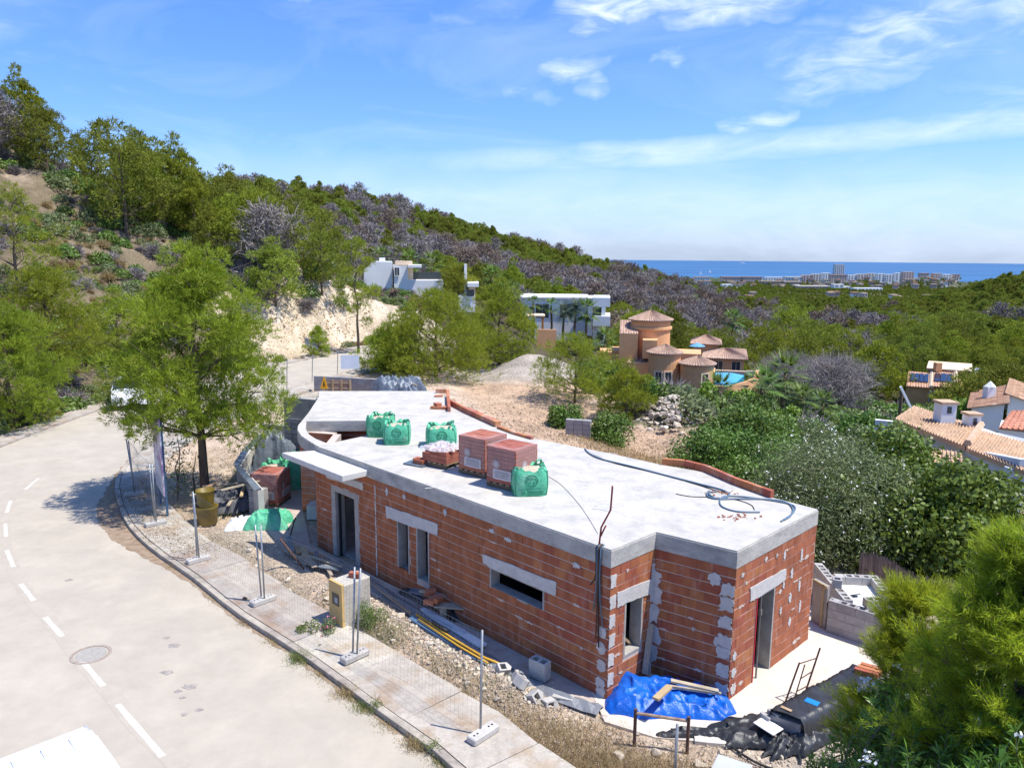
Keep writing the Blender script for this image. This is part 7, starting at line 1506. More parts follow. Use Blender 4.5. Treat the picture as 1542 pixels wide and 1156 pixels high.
F=[(j*n+i,j*n+(i+1)%n,(j+1)*n+(i+1)%n,(j+1)*n+i) for j in range(len(ys)-1) for i in range(n)]+[tuple(range(n)),tuple(range(len(V)-1,len(V)-n-1,-1))]
mb.add(V,F); mb.build('body',vp,t,smooth=False,bevel=.01)
for k in range(5): mb=MB(); mb.box((1.55,.30+.31*k,2.370),(2.3,.11,.02),M=T); mb.build('roof_rib',vp,t,bevel=.008)
for y in (.10,Wv-.10): mb=MB(); mb.box((1.6,y,2.30),(2.9,.03,.02),M=T); mb.build('roof_gutter',mat('seam_grey',(.35,.36,.38)),t)
mb=MB(); mb.box((.35,Wv-.55,2.36),(.10,.06,.03),M=T); mb.build('roof_aerial',black_m,t)
for x in (.9,4.0):
    for y in (.02,Wv-.02):
        w=empty('wheel',T@Vector((x,y,.34)),parent=t); mb=MB(); TT=T@Matrix.Translation((x,y,.34))@Matrix.Rotation(R(90),4,'X'); mb.lathe([(.2,-.1),(.34,-.09),(.34,.09),(.2,.1)],20,M=TT); mb.build('tyre',black_m,w,smooth=True); mb=MB(); mb.lathe([(0,-.08),(.2,-.09),(.2,.09),(0,.08)],16,M=TT); mb.build('rim',steel,w)
gl=mat('dark_glass',(.03,.04,.05),rough=.08,spec=.8)
mb=MB(); mb.add([T@Vector(p) for p in [(3.70,.22,2.09),(3.70,Wv-.22,2.09),(4.17,Wv-.15,1.42),(4.17,.15,1.42)]],[(0,1,2,3)]); mb.build('windscreen',gl,t)
# ---- white car behind the pine ----
c0=P(186,614,0); t=empty('white_car',(c0.x-.3,c0.y+1.2,0),R(-62),'white hatchback parked by the verge, half hidden behind the large pine','car'); T=WM[t.name]
cp_=[(-2.1,.35),(-2.12,.75),(-1.95,1.0),(-1.5,1.08),(-1.15,1.42),(-.5,1.5),(.5,1.47),(1.2,1.05),(1.9,.88),(2.12,.65),(2.12,.32)]
def carbody(mb,pf,W,tw):
    ys=[-1,-.82,-.4,0,.4,.82,1]; V=[];n=len(pf)
    for y in ys:
        for (x,z) in pf:
            k=1-(.22 if z>1.1 else 0)-.03*abs(y); V.append(T@Vector((x*(1-.03*abs(y)**3),y*W/2*k,z-(.05*abs(y)**4))))
    mb.add(V,[(j*n+i,j*n+i+1,(j+1)*n+i+1,(j+1)*n+i) for j in range(6) for i in range(n-1)]+[tuple(range(n)),tuple(range(len(V)-1,len(V)-n-1,-1))])
mb=MB(); carbody(mb,cp_,1.75,1); mb.build('body',vp,t)
mb=MB(); mb.add([T@Vector(p) for p in [(.56,-.66,1.46),(.56,.66,1.46),(1.19,.74,1.08),(1.19,-.74,1.08)]],[(0,1,2,3)]); mb.build('windscreen',gl,t)
mb=MB(); mb.add([T@Vector(p) for p in [(-1.18,-.66,1.42),(-1.18,.66,1.42),(-1.53,.74,1.1),(-1.53,-.74,1.1)]],[(0,1,2,3)]); mb.build('rear_window',gl,t)
for s in (-1,1):
    mb=MB(); mb.box((-.1,s*.70,1.25),(1.6,.03,.28),M=T); mb.build('side_window',gl,t); mb=MB(); mb.box((2.09,s*.62,.72),(.06,.3,.14),M=T); mb.build('headlight',mat('lamp_glass',(.6,.62,.65),rough=.1),t); mb=MB(); mb.box((-2.08,s*.66,.85),(.06,.2,.2),M=T); mb.build('tail_light',mat('red_lens',(.35,.01,.01),rough=.2),t)
    for x in(-1.35,1.35): mb=MB(); mb.lathe([(0,-.1),(.3,-.1),(.3,.1),(0,.1)],18,M=T@Matrix.Translation((x,s*.82,.3))@Matrix.Rotation(R(90),4,'X')); mb.build('wheel',black_m,t)
# ---- dry grass and weeds ----
def grass(name,line,width,n,h,m,seed,lean=.35,w=.006,zoff=0):
    g=np.random.default_rng(seed); seg=np.array([tuple(p[:2]) for p in line],float); k=g.integers(0,len(seg)-1,n); t=g.uniform(0,1,n); p=seg[k]+(seg[k+1]-seg[k])*t[:,None]; cl=g.normal(0,width,(max(2,n//60),2)); p=p+cl[g.integers(0,len(cl),n)]+g.normal(0,.10,(n,2)); z=ground(p[:,0],p[:,1])
    onp=pdist(p[:,0],p[:,1],SWP)<(-.01 if 'kerb' in name or 'litter' in name else .03); kp=~onp|(('litter' in name) or ('kerb' in name)); p=p[kp]; z=np.where(onp[kp]&('litter' in name),.115,z[kp]); n=len(p); C=np.c_[p,z+zoff]; d=unit(np.c_[g.normal(0,lean,n),g.normal(0,lean,n),np.ones(n)]); L=h*g.uniform(.4,1.2,(n,1)); s=unit(np.cross(d,g.normal(0,1,(n,3))))*w; mid=C+d*L*.6; tip=C+d*L+np.c_[g.normal(0,.25,n),g.normal(0,.25,n),-np.abs(g.normal(0,.12,n))]*L
    V=np.stack([C-s,C+s,mid+s*.7,mid-s*.7,mid-s*.7,mid+s*.7,tip,tip],1).reshape(-1,3); F=np.arange(len(V)).reshape(-1,4); link(name,npmesh(name,V,F,m),kind='stuff')
S=SW; 
grass('dry_grass',[(-.2,12.0),(1.2,11.4),(2.6,10.9),(3.6,10.4)],.42,17000,.20,drygrass,1,w=.003); grass('dry_grass',[(-1.9,14.4),(-.8,13.3),(.6,12.4),(1.9,12.2)],.28,4500,.13,drygrass,2,w=.003)
grass('dry_grass',[(-4.8,17.2),(-3.6,16.1),(-2.4,15.0)],.3,3500,.13,drygrass,3,w=.003); grass('dry_grass',[(2.0,9.9),(4.5,9.6)],.6,9000,.2,drygrass,4,w=.003)
grass('green_weeds',[(-4.6,16.7),(-3.3,15.9),(-2.6,15.3)],.22,1100,.16,greengrass,5,w=.004); grass('green_weeds',[(-2.2,14.9),(-1.2,13.9),(-.3,13.0)],.25,700,.14,greengrass,6,w=.004)
kl=[(p.x,p.y) for p in offset(KL,-.06)[6:56]]; grass('kerb_weeds',kl,.035,1900,.10,drygrass,7,zoff=.0,w=.003); grass('kerb_weeds',kl[:22],.03,420,.13,greengrass,8,w=.004)
grass('leaf_litter',[(-8.7,19.9),(-10.5,21.6),(-12.6,24.5),(-13.4,27)],.45,5000,.06,mat('litter',(.22,.15,.09),(.30,.21,.12),3,island=.5),9,lean=2.5,w=.01)
grass('dry_grass',[(-11,23.5),(-10,25.5),(-12,28),(-12.5,32)],.8,5000,.16,drygrass,10,w=.004); grass('green_weeds',[(-9.6,24.2),(-9.2,26.2)],.5,3500,.3,greengrass,11)
grass('dry_grass',[tuple(D(870,665,36)[:2]),tuple(D(960,670,37)[:2]),tuple(D(1050,680,34)[:2])],1.0,2500,.3,drygrass,12,w=.010)
_kp=offset(KL,-.04)
for i,(k,h,n) in enumerate([(9,.16,260),(12,.22,420),(15,.12,200),(18,.2,380),(20,.24,500),(23,.14,240),(25,.26,520),(28,.12,220),(31,.16,260),(34,.1,160),(38,.12,180)]):
    q=_kp[k]; grass('kerb_tuft',[(q.x,q.y),(q.x+.2,q.y-.15)],.05,n,h,drygrass if i%3 else greengrass,70+i,w=.004,zoff=.0)
# tall weed stalks on the pavement edge
for i,(px,py,h,lab) in enumerate([(566,1068,.62,'tall single weed growing at the kerb'),(652,1128,.4,'low sprawling weed at the kerb near the bottom edge')]):
    q=P(px,py,.05); g=np.random.default_rng(i+60); t=empty('weed',(q.x,q.y,.02),0,lab,'weed'); mb=MB()
    for k in range(4): mb.tube(limb_path((q.x,q.y,.02),(q.x+g.normal(0,.10+.1*i),q.y+g.normal(0,.10+.1*i),h*g.uniform(.5,1)),g,4,.1),[.006,.005,.004,.002],4)
    mb.build('stem',greengrass,t); C=np.c_[g.normal(q.x,.07,160),g.normal(q.y,.07,160),g.uniform(.03,.2,160)]; V=leaves(C,np.tile([0,0,1.],(160,1)),.09,.014,g,.9); link('foliage',npmesh('foliage',V,np.arange(len(V)).reshape(-1,4),greengrass),None,t).matrix_local=WM[t.name].inverted()
def rbush(px,py,w,h,m,label,seed,n=900,fl=None,ll=.05): q=P(px,py,.05); return bush('shrub',px,py,q.xy.length,w,h,seed,label,m,n=n,ll=ll,lw=ll*.5,lob=6,fl=fl,z=gz(q.x,q.y))
rbush(468,950,.75,.42,leaf_m,'small green weed bush left of the meter cabinet',501); rbush(490,955,.45,.55,leaf_dust,'small flowering shrub with pink blossoms touching the cabinet',502,fl=(10,flower_p,.04)); rbush(560,945,.75,.75,leaf_m,'green bush behind the meter cabinet',503,n=1500); rbush(480,975,.5,.2,greengrass,'low weed mat at the cabinet foot',504,n=500)
rbush(382,905,.9,.22,mat('brown_twigs',(.20,.14,.11),(.28,.2,.14),3,island=.5),'brown dried brushwood behind the third fence foot',505,n=1500,ll=.09); rbush(380,705,1.6,.6,leaf_dust,'dusty weeds right of the big pine',506,n=1400)
# ---------------- villas ----------------
tile_m=mat('terracotta_tiles',(.48,.29,.185),(.39,.215,.13),3,rough=.85,vary=.1,island=.45,c3=(.56,.38,.27),s3=2,sharp3=(.5,.7)); tile_old=mat('old_roof_tiles',(.46,.31,.23),(.34,.22,.16),3,rough=.9,island=.45,c3=(.46,.34,.27),s3=1.5,sharp3=(.5,.7)); tile_pale=mat('pale_roof_tiles',(.56,.39,.26),(.47,.31,.20),2,rough=.9,island=.4,c3=(.34,.25,.19),s3=2.5,sharp3=(.56,.68))
orange=mat('orange_render',(.74,.405,.195),(.68,.36,.17),1.2,bump=.2,bscale=20); cream_t=mat('cream_trim',(.78,.60,.42),rough=.8); white_w=mat('white_render',(.82,.82,.81),(.77,.77,.76),1.,bump=.2,bscale=12); glass_m=mat('window_glass',(.05,.06,.07),rough=.1,spec=.8); yell_w=mat('ochre_wall',(.56,.36,.15),(.50,.32,.13),1.); pool_m=mat('pool_water',(.02,.36,.58),(.03,.42,.63),1,rough=.1)
def frame(px,py,d,px2=None,d2=None,z=None,rz=None):
    a=D(px,py,d); return a
def cyl(mb,c,r,z0,z1,n=32): mb.lathe([(0,z0),(r,z0),(r,z1),(0,z1)],n,c=(c[0],c[1],0))
def tile_cone(name,c,r,z0,h,parent,m,n=None,steep=1.0,flat_=None):
    """conical roof made of radiating rows of round tiles"""
    n=n or int(2*math.pi*r/.26); mb=MB(); mb.lathe([(r,z0),(0,z0+h)],n,c=(c[0],c[1],0)); mb.lathe([(r,z0-.10),(r,z0),(0,z0-.02)],n,c=(c[0],c[1],0)); mb.build(name,m,parent)
    mb=MB()
    for k in range(n):
        a=2*math.pi*k/n; u=Vector((math.cos(a),math.sin(a),0)); s=Vector((-u.y,u.x,0))
        for j in range(6):
            f0=j/6;f1=(j+1)/6; w0=.09*(1-f0)+.015; w1=.09*(1-f1)+.015; p0=Vector((c[0],c[1],z0))+u*(r*1.03*(1-f0))+Vector((0,0,h*f0)); p1=Vector((c[0],c[1],z0))+u*(r*1.03*(1-f1))+Vector((0,0,h*f1)); e=Vector((0,0,.07)); q=Vector((0,0,.02))
            mb.add([p0-s*w0,p0+e+q,p0+s*w0,p1-s*w1,p1+e*.8,p1+s*w1],[(0,1,4,3),(1,2,5,4),(0,2,1)])
    mb.build('roof_tiles',m,parent,kind='stuff')
def tile_slope(a,b,c,d,parent,m,name='roof',pitch=.26,th=.08,rise=.07,rows=7):
    """a-b eave, d-c ridge; slab plus running rows of barrel tiles"""
    a,b,c,d=[Vector(p) for p in (a,b,c,d)]; nn=(b-a).cross(d-a).normalized(); 
    if nn.z<0: nn=-nn
    mb=MB(); q=[a,b,c,d]; low=[p-nn*th for p in q]; mb.add([tuple(p) for p in q+low],[(0,1,2,3),(7,6,5,4),(0,4,5,1),(1,5,6,2),(2,6,7,3),(3,7,4,0)]); mb.build(name,m,parent)
    L=max((b-a).length,(c-d).length); n=max(2,int(L/pitch)); mb=MB(); up=nn*rise
    for k in range(n):
        f=(k+.5)/n; w=.3/n
        for j in range(rows):
            g0=j/rows; g1=(j+1)/rows; 
            def pt(f_,g_): return a.lerp(b,f_).lerp(d.lerp(c,f_),g_)
            o=nn*.015*(1 if j%2 else .6); mb.add([tuple(pt(f-w,g0)),tuple(pt(f,g0)+up+o),tuple(pt(f+w,g0)),tuple(pt(f-w,g1)),tuple(pt(f,g1)+up*.75),tuple(pt(f+w,g1))],[(0,1,4,3),(1,2,5,4),(0,2,1)])
    mb.build('roof_tiles',m,parent,kind='stuff')
def window(T,x,z,w,h,parent,fm=None,t=.06,name='window',y=0.):
    """window in the local wall frame T (x along, y inwards, z up)"""
    f=empty(name,parent=parent); f.matrix_local=WM[parent.name].inverted()@T; WM[f.name]=T
    mb=MB(); mb.box((x,y-.02,z+h/2+t/2),(w+2*t,.08,t),M=T); mb.box((x,y-.02,z-h/2-t/2),(w+2*t,.10,t),M=T); mb.box((x-w/2-t/2,y-.02,z),(t,.08,h),M=T); mb.box((x+w/2+t/2,y-.02,z),(t,.08,h),M=T); mb.box((x,y-.01,z),(.04,.05,h),M=T); mb.build('frame',fm or white_w,f)
    mb=MB(); mb.box((x,y+.0,z),(w,.03,h),M=T); mb.build('pane',glass_m,f)
def wallT(a,b): 
    a,b=Vector((a[0],a[1],0)),Vector((b[0],b[1],0)); t=(b-a).normalized(); out=Vector((t.y,-t.x,0)); return Matrix(((t.x,-out.x,0,a.x),(t.y,-out.y,0,a.y),(0,0,1,0),(0,0,0,1)))
def cylT(c,r,ang): # tangent wall frame on a round tower, facing direction ang (world radians)
    u=Vector((math.cos(ang),math.sin(ang),0)); t=Vector((-u.y,u.x,0)); p=Vector((c[0],c[1],0))+u*r; return Matrix(((t.x,-u.x,0,p.x),(t.y,-u.y,0,p.y),(0,0,1,0),(0,0,0,1)))
def facing(c): return math.atan2(-c[1],-c[0])
# --- orange villa with round towers ---
ov=empty('orange_villa',D(1000,610,80),0,'orange rendered villa with round towers and conical tiled roofs above the valley','house')
def tower(pxc,hw,pt,pb,d,rh,roof=.0,m=orange,nm='tower'):
    """pxc centre px, hw half width px, pt eave py, pb bottom py, rh roof top py"""
    c=D(pxc,pt,d); r=(D(pxc+hw,pt,d)-D(pxc,pt,d)).length; cz=Vector((c.x,c.y)); z1=D(pxc,pt,d-r).z; z0=D(pxc,pb,d-r).z; mb=MB(); cyl(mb,c,r,z0,z1); mb.build(nm,m,ov); 
    zt=D(pxc,rh,d).z; tile_cone('tower_roof',c,r*1.12,z1,zt-z1,ov,tile_old); return c,r,z0,z1
c,r,z0,z1=tower(980,30,483,540,82,467); mb=MB(); mb.lathe([(r+.02,z1-1.05),(r+.18,z1-1.0),(r+.18,z1-.75),(r+.02,z1-.7)],32,c=(c.x,c.y,0)); mb.build('cornice',orange,ov)
c,r,z0,z1=tower(1001,24.5,533,600,76,518)
for dx in (-9,7): 
    a=facing(c)+ (dx/24.5)*.9; T=cylT(c,r,a); zc=D(1001,569,76-r).z; window(T,0,zc,.6,1.1,ov,cream_t,t=.13)
mb=MB(); zc=D(1001,578,76-r).z; mb.lathe([(r,zc-.1),(r+.06,zc-.1),(r+.06,zc),(r,zc)],32,c=(c.x,c.y,0)); mb.build('string_course',cream_t,ov)
c,r,z0,z1=tower(1050,25.5,550,612,75,535); T=cylT(c,r,facing(c)+.5); window(T,0,D(1050,572,75-r).z,.6,1.1,ov,cream_t,t=.13)
def boxpx(x0,x1,pt,pb,d,dep,m,name,parent,rz=0.,top=None):
    a=D(x0,pt,d); b=D(x1,pt,d); z1=a.z; z0=D((x0+x1)/2,pb,d).z; dv=(b-a); dv.z=0; L=dv.length; dv.normalize(); n=Vector((-dv.y,dv.x,0)); ps=[(a.x,a.y),(b.x,b.y),(b.x+n.x*dep,b.y+n.y*dep),(a.x+n.x*dep,a.y+n.y*dep)]; mb=MB(); mb.prism(ps,z0,z1); mb.build(name,m,parent); return ps,z0,z1
ps,a0_,a1_=boxpx(933,961,502,560,79,5,orange,'stair_block',ov); tile_slope((*ps[0],a1_),(*ps[1],a1_),(*ps[2],a1_+1.0),(*ps[3],a1_+1.0),ov,tile_old)
boxpx(921,940,528,575,81,4,orange,'wing_wall',ov); ps,_,z1=boxpx(945,985,546,600,78,5,orange,'low_wing',ov); tile_slope((*ps[0],z1),(*ps[1],z1),(*ps[2],z1+.9),(*ps[3],z1+.9),ov,tile_old)
boxpx(968,990,512,540,78,3,orange,'terrace_block',ov); boxpx(903,925,530,565,86,4,orange,'garden_wall',ov); boxpx(1020,1056,532,560,78,4,orange,'link_wing',ov)
boxpx(1072,1077,560,612,74.5,3,orange,'pier',ov)
# rear single storey wing
rw=empty('tiled_wing_house',D(1085,540,92),0,'low orange house with a broad hipped tiled roof behind the round towers','house')
def house_hip(x0,x1,pe,pb,pr,d,dep,wall_m,tm,parent,over=.4,rz=0):
    a=D(x0,pe,d); b=D(x1,pe,d); ze=a.z; dv=(b-a); dv.z=0; L=dv.length; dv.normalize(); n=Vector((-dv.y,dv.x,0)); A=Vector((a.x,a.y,ze)); Bq=A+dv*L; Cq=Bq+n*dep; Dq=A+n*dep; z0=D((x0+x1)/2,pb,d).z; mb=MB(); mb.prism([tuple(p[:2]) for p in (A,Bq,Cq,Dq)],z0,ze-.02); mb.build('walls',wall_m,parent)
    zr=D((x0+x1)/2,pr,d+dep/2).z; h=dep/2*.9; r1=A+dv*min(h,L*.45)+n*dep/2; r2=Bq-dv*min(h,L*.45)+n*dep/2; r1.z=r2.z=zr; o=over; A2=A-dv*o-n*o;B2=Bq+dv*o-n*o;C2=Cq+dv*o+n*o;D2=Dq-dv*o+n*o
    for q in ((A2,B2,r2,r1),(C2,D2,r1,r2),(B2,C2,r2,r2),(D2,A2,r1,r1)): tile_slope(*q,parent,tm)
    return A,Bq,z0,ze,wallT(A,Bq)
A,Bq,z0,ze,T=house_hip(1062,1121,538,565,524,88,9,orange,tile_old,rw)
house_hip(1045,1082,517,530,504,93,5,orange,tile_old,rw); 
for x in (.12,.35,.8): window(T,(Bq-A).length*x,(z0+ze)/2,.9,1.3,rw,cream_t)
# pool with curved wall
pl=empty('swimming_pool',D(1095,566,78),0,'turquoise swimming pool with a curved orange wall right of the round towers','pool'); z=D(1095,566,78).z; rr_=[D(1077,566,74),D(1078,561,80),D(1100,561,80.5),D(1121,566,79),D(1110,571,74.5),D(1090,573,73)]; mb=MB(); mb.prism([(p.x,p.y) for p in rr_],z-.6,z); mb.build('water',pool_m,pl)
cw=[D(1076,574,72.6),D(1096,576,72.2),D(1112,574,73),D(1128,572,74.5),D(1140,566,77.5),D(1143,560,81)]; cw=smooth_line([(p.x,p.y) for p in cw],4); cw2=offset(cw,-.3); tz=[D(1096,574,72.5).z-.05,z+.35]; mb=MB(); n=len(cw)
for i in range(n-1):
    h0=z-.15+.55*(i/n); q=[cw[i],cw[i+1],cw2[i+1],cw2[i]]; mb.prism([(p.x,p.y) for p in q],z-4.5,h0)
mb.build('pool_wall',orange,pl); a=D(1090,571,76); 
boxpx(1125,1150,558,566,80,.3,cream_t,'balustrade',pl); boxpx(1075,1125,557,562,83,.4,cream_t,'pool_terrace',pl)
pr=D(1053,519,84); mb=MB(); mb.lathe([(0,.4),(.9,0),(.85,-.02),(0,.36)],8,c=tuple(D(1050,521,85))); mb.tube([tuple(D(1050,535,85)),tuple(D(1050,519,85))],.04,6); mb.build('blue_parasol',mat('parasol_blue',(.12,.33,.55)),label='pale blue parasol on the villa roof terrace',cat='parasol')
# --- flat white villa (right) ---
wv=empty('flat_white_villa',D(850,490,112),0,'flat roofed white villa with dark windows behind the row of palms','house')
ps,z0,z1=boxpx(785,885,449,512,113,9,white_w,'main_body',wv); T=wallT(ps[0],ps[1]); Lw=(Vector(ps[1])-Vector(ps[0])).length; 
for px in (812,822,850,862): window(T,Lw*(px-785)/100,D(px,468,113).z,.8 if px<830 else 1.1,1.9,wv,glass_m)
mb=MB(); q=shrink(ps,-.35); mb.prism(q,z1,z1+.22); mb.build('roof_slab',white_w,wv)
ps2,zb0,zb1=boxpx(893,919,448,462,106,7,white_w,'upper_box',wv); boxpx(893,919,476,491,105.5,7,white_w,'balcony',wv); boxpx(896,906,462,476,107,5,glass_m,'balcony_glazing',wv); boxpx(885,893,449,505,107,8,white_w,'side_wing',wv); boxpx(893,912,491,520,107,5,white_w,'lower_storey',wv); boxpx(899,909,500,512,106.8,.3,glass_m,'door_glazing',wv); boxpx(906,912,462,476,106,1,white_w,'corner_pillar',wv)
pg=empty('pergola',D(805,490,100),0,'orange timber pergola with a pale roof beside the flat white villa','pergola'); a=D(795,476,100);b=D(818,476,100);z0=D(805,500,100).z; z1=a.z; om=mat('orange_timber',(.50,.20,.04)); 
for p in (a,b,a+Vector((0,3,0)),b+Vector((0,3,0))): mb=MB(); mb.box((p.x,p.y,(z0+z1)/2),(.16,.16,z1-z0)); mb.build('post',om,pg)
mb=MB(); mb.box(((a.x+b.x)/2,a.y+1.5,z1+.05),(b.x-a.x+.5,3.5,.15)); mb.build('roof',cream_t,pg)
boxpx(808,838,496,530,98,.4,orange,'garden_wall',pg)
# --- white villa (left, stepped) ---
lv=empty('stepped_white_villa',D(640,430,90),0,'stepped white villa with roof terrace above the cut bank','house')
a=D(548,438,92);b=D(562,394,92);c2=D(592,394,90);
pts=[(548,440),(549,408),(562,394),(591,394),(591,470),(548,470)]; P3=[D(x,y,91) for x,y in pts]; dv=(D(591,394,91)-D(549,394,91)); dv.z=0; dv.normalize(); n=Vector((-dv.y,dv.x,0)); Tv=Matrix(((dv.x,0,n.x,0),(dv.y,0,n.y,0),(0,1,0,0),(0,0,0,1)))
def vprism(pts,d,dep,m,name,parent,ref=None):
    Q=[D(x,y,d) for x,y in pts]; o=Q[0]; mb=MB(); k=len(Q); V=[tuple(q) for q in Q]+[tuple(q+n*dep) for q in Q]; tri=geometry.tessellate_polygon([[Vector(((q-o).dot(dv),q.z,0)) for q in Q]]); F=[tuple(t) for t in tri]+[tuple(i+k for i in reversed(t)) for t in tri]+[(i,(i+1)%k,(i+1)%k+k,i+k) for i in range(k)]; mb.add(V,F); return mb.build(name,m,parent)
vprism([(548,470),(548,408),(562,394),(591,394),(591,470)],91,7,white_w,'left_block',lv); vprism([(593.5,470),(593.5,400),(614,400),(614,422),(668,422),(668,475)],90.4,8,white_w,'terrace_block',lv)
boxpx(595,621,393.5,399,90.8,5,cream_t,'roof_block',lv); boxpx(614,635,399,403,89.5,5,white_w,'canopy',lv); boxpx(614,622,403,422,92,2,cream_t,'canopy_wall',lv); boxpx(622,664,410,421,93,.2,glass_m,'terrace_glazing',lv)
T=wallT(D(593.5,420,90.3)[:2],D(614,420,90.3)[:2]); window(T,(D(598,420,90.3)-D(593.5,420,90.3)).length,D(598,409,90.3).z,.5,.9,lv,white_w)
boxpx(704,721,426,432,86,5,white_w,'right_canopy',lv); boxpx(706,716,432,448,88,3,cream_t,'right_bay',lv); boxpx(690,716,447,470,86,6,white_w,'right_block',lv); boxpx(699,703,398,470,89,3,white_w,'corner_mast',lv); boxpx(703,714,436,446,85.8,.2,glass_m,'right_window',lv)
boxpx(571,580,388,394,92,1.2,white_w,'roof_vent',lv)
for i,(px,py,w,h) in enumerate([(566,448,2.2,1.2),(600,452,2.,1.4),(634,443,2.6,2.6),(618,458,3,1.6),(592,436,1.2,2.2)]): bush('dead_bush',px,py,82,w,h,600+i,['brown dried bush left below the stepped white villa','reddish brown dried brush below the villa window','large brown dried bush right below the stepped villa terrace','low brown brush on the bank edge','small upright dried bush against the villa wall'][i],dead2_m if i!=2 else mat('rust_leaf',(.20,.11,.06),(.26,.15,.08),2,island=.5),n=1600,ll=.22,lw=.08,lob=6,z=gz(*D(px,py,82).xy))
# --- ochre house with solar panels ---
oh=empty('ochre_house',D(1430,590,100),0,'ochre house with tiled lean-to roofs and dark solar collectors','house')
ps,z0,z1=boxpx(1398,1462,556,590,104,7,yell_w,'upper_block',oh); mb=MB(); mb.prism(shrink(ps,-.2),z1,z1+.2); mb.build('coping',cream_t,oh); cpos=D(1412,552,103); mb=MB(); mb.box((cpos.x,cpos.y,cpos.z),(.7,.7,1.0)); mb.build('chimney',orange,oh)
def leanto(x0,x1,pe0,pr0,pb,d,dep,nm):
    a=D(x0,pe0,d); b=D(x1,pe0+3,d); zr=D((x0+x1)/2,pr0,d+dep).z; dv=(b-a); dv.z=0; L=dv.length; dv.normalize(); nn=Vector((-dv.y,dv.x,0)); z0=D(x0,pb,d).z; A=Vector((a.x,a.y,a.z)); Bq=A+dv*L; mb=MB(); mb.prism([tuple(p[:2]) for p in (A+nn*.3,Bq+nn*.3,Bq+nn*dep,A+nn*dep)],z0,a.z-.1); mb.build(nm,yell_w,oh); R1=A+nn*dep; R2=Bq+nn*dep; R1.z=R2.z=zr; tile_slope(A,Bq,R2,R1,oh,tile_m,rows=5); return A,Bq,R2,R1,nn
for x0,x1,s0,s1,nq in ((1365,1402,1371,1405,4),(1402,1438,1408,1438,3)):
    A,Bq,R2,R1,nn=leanto(x0,x1,581,560,608,97,6,'wing'); slope_n=(Bq-A).cross(R1-A).normalized(); slope_n=slope_n if slope_n.z>0 else -slope_n
    for k in range(nq):
        f0=.10+.8*k/nq; f1=f0+.8/nq-.03; q=[A.lerp(Bq,f).lerp(R1.lerp(R2,f),g_)+slope_n*.16 for f,g_ in ((f0,.28),(f1,.28),(f1,.82),(f0,.82))]; mb=MB(); V=[tuple(p) for p in q]+[tuple(p-slope_n*.08) for p in q]; mb.add(V,[(0,1,2,3),(7,6,5,4),(0,4,5,1),(1,5,6,2),(2,6,7,3),(3,7,4,0)]); mb.build('solar_collector',mat('solar_glass',(.012,.018,.045),rough=.12,spec=.7),oh)
    p0,p1=A.lerp(Bq,1.0),R2; mb=MB(); mb.tube([p0+slope_n*.1,p1+slope_n*.1],.22,4); mb.build('verge',cream_t,oh)
leanto(1438,1478,592,572,610,96,6,'side_wing')
T=wallT(D(1365,600,97.2)[:2],D(1438,600,97.2)[:2]); 
for px in (1406,1421): window(T,(D(px,598,97.2)-D(1365,598,97.2)).length,D(px,597,97.2).z,.9,1.1,oh,white_w)
q=D(1472,561,103); mb=MB(); mb.lathe([(0,0),(.3,.05),(.55,.2)],16,M=Matrix.Translation(q)@Matrix.Rotation(R(60),4,'X')); mb.tube([tuple(q),tuple(q-Vector((0,0,1)))],.05,5); mb.build('satellite_dish',white_w,oh)
# --- small white house, upper right ---
sw=empty('small_white_house',D(1510,630,58),0,'small white house with red tiled roofs at the right edge','house')
def gable(x0,x1,pe0,pe1,pb,dd,dep,rise,wm,tm,parent,over=.25,rows=7):
    """wall seen from the front between px x0..x1 with sloping top (mono pitch left to right)"""
    a=D(x0,pe0,dd); b=D(x1,pe1,dd); dv=(b-a); dv.z=0; L=dv.length; dv.normalize(); nn=Vector((-dv.y,dv.x,0)); z0=D((x0+x1)/2,pb,dd).z; A=Vector((a.x,a.y,0)); Bq=A+dv*L; V=[(A.x,A.y,z0),(Bq.x,Bq.y,z0),(Bq.x,Bq.y,b.z),(A.x,A.y,a.z)]; V+= [(x+nn.x*dep,y+nn.y*dep,z) for x,y,z in V]; mb=MB(); mb.add(V,[(0,1,2,3),(7,6,5,4),(0,4,5,1),(1,5,6,2),(2,6,7,3),(3,7,4,0)]); mb.build('walls',wm,parent)
    up=Vector((0,0,.06)); e=over; q=[Vector((A.x,A.y,a.z))-dv*e-nn*e+up,Vector((Bq.x,Bq.y,b.z))+dv*e-nn*e+up,Vector((Bq.x,Bq.y,b.z))+dv*e+nn*(dep+e)+up,Vector((A.x,A.y,a.z))-dv*e+nn*(dep+e)+up]; return q,dv,nn
q,dv1,nn1=gable(1463,1513,615,606,648,57,6,0,white_w,tile_m,sw); tile_slope(q[0],q[3],q[2],q[1],sw,tile_m)
q,_,_=gable(1478,1520,603,592,615,61,4,0,white_w,tile_m,sw); tile_slope(q[0],q[3],q[2],q[1],sw,tile_m); q,_,_=gable(1520,1580,592,618,640,60,7,0,white_w,tile_m,sw); tile_slope(q[1],q[2],q[3],q[0],sw,tile_m)
cpos=D(1489,596,60); mb=MB(); mb.box((cpos.x,cpos.y,cpos.z-.2),(.55,.55,1.7)); mb.build('chimney',white_w,sw); mb=MB(); mb.lathe([(.42,0),(0,.4)],4,c=(cpos.x,cpos.y,cpos.z+.65)); mb.build('chimney_cap',white_w,sw)
a=D(1504,644,50);b=D(1600,652,50);c_=D(1600,618,54); d__=D(1523,618,54); tile_slope(a,b,c_,d__,sw,mat('red_tiles',(.40,.14,.08),(.50,.24,.15),3,island=.5),rows=8); boxpx(1504,1600,646,670,50.2,3,white_w,'front_wing',sw)
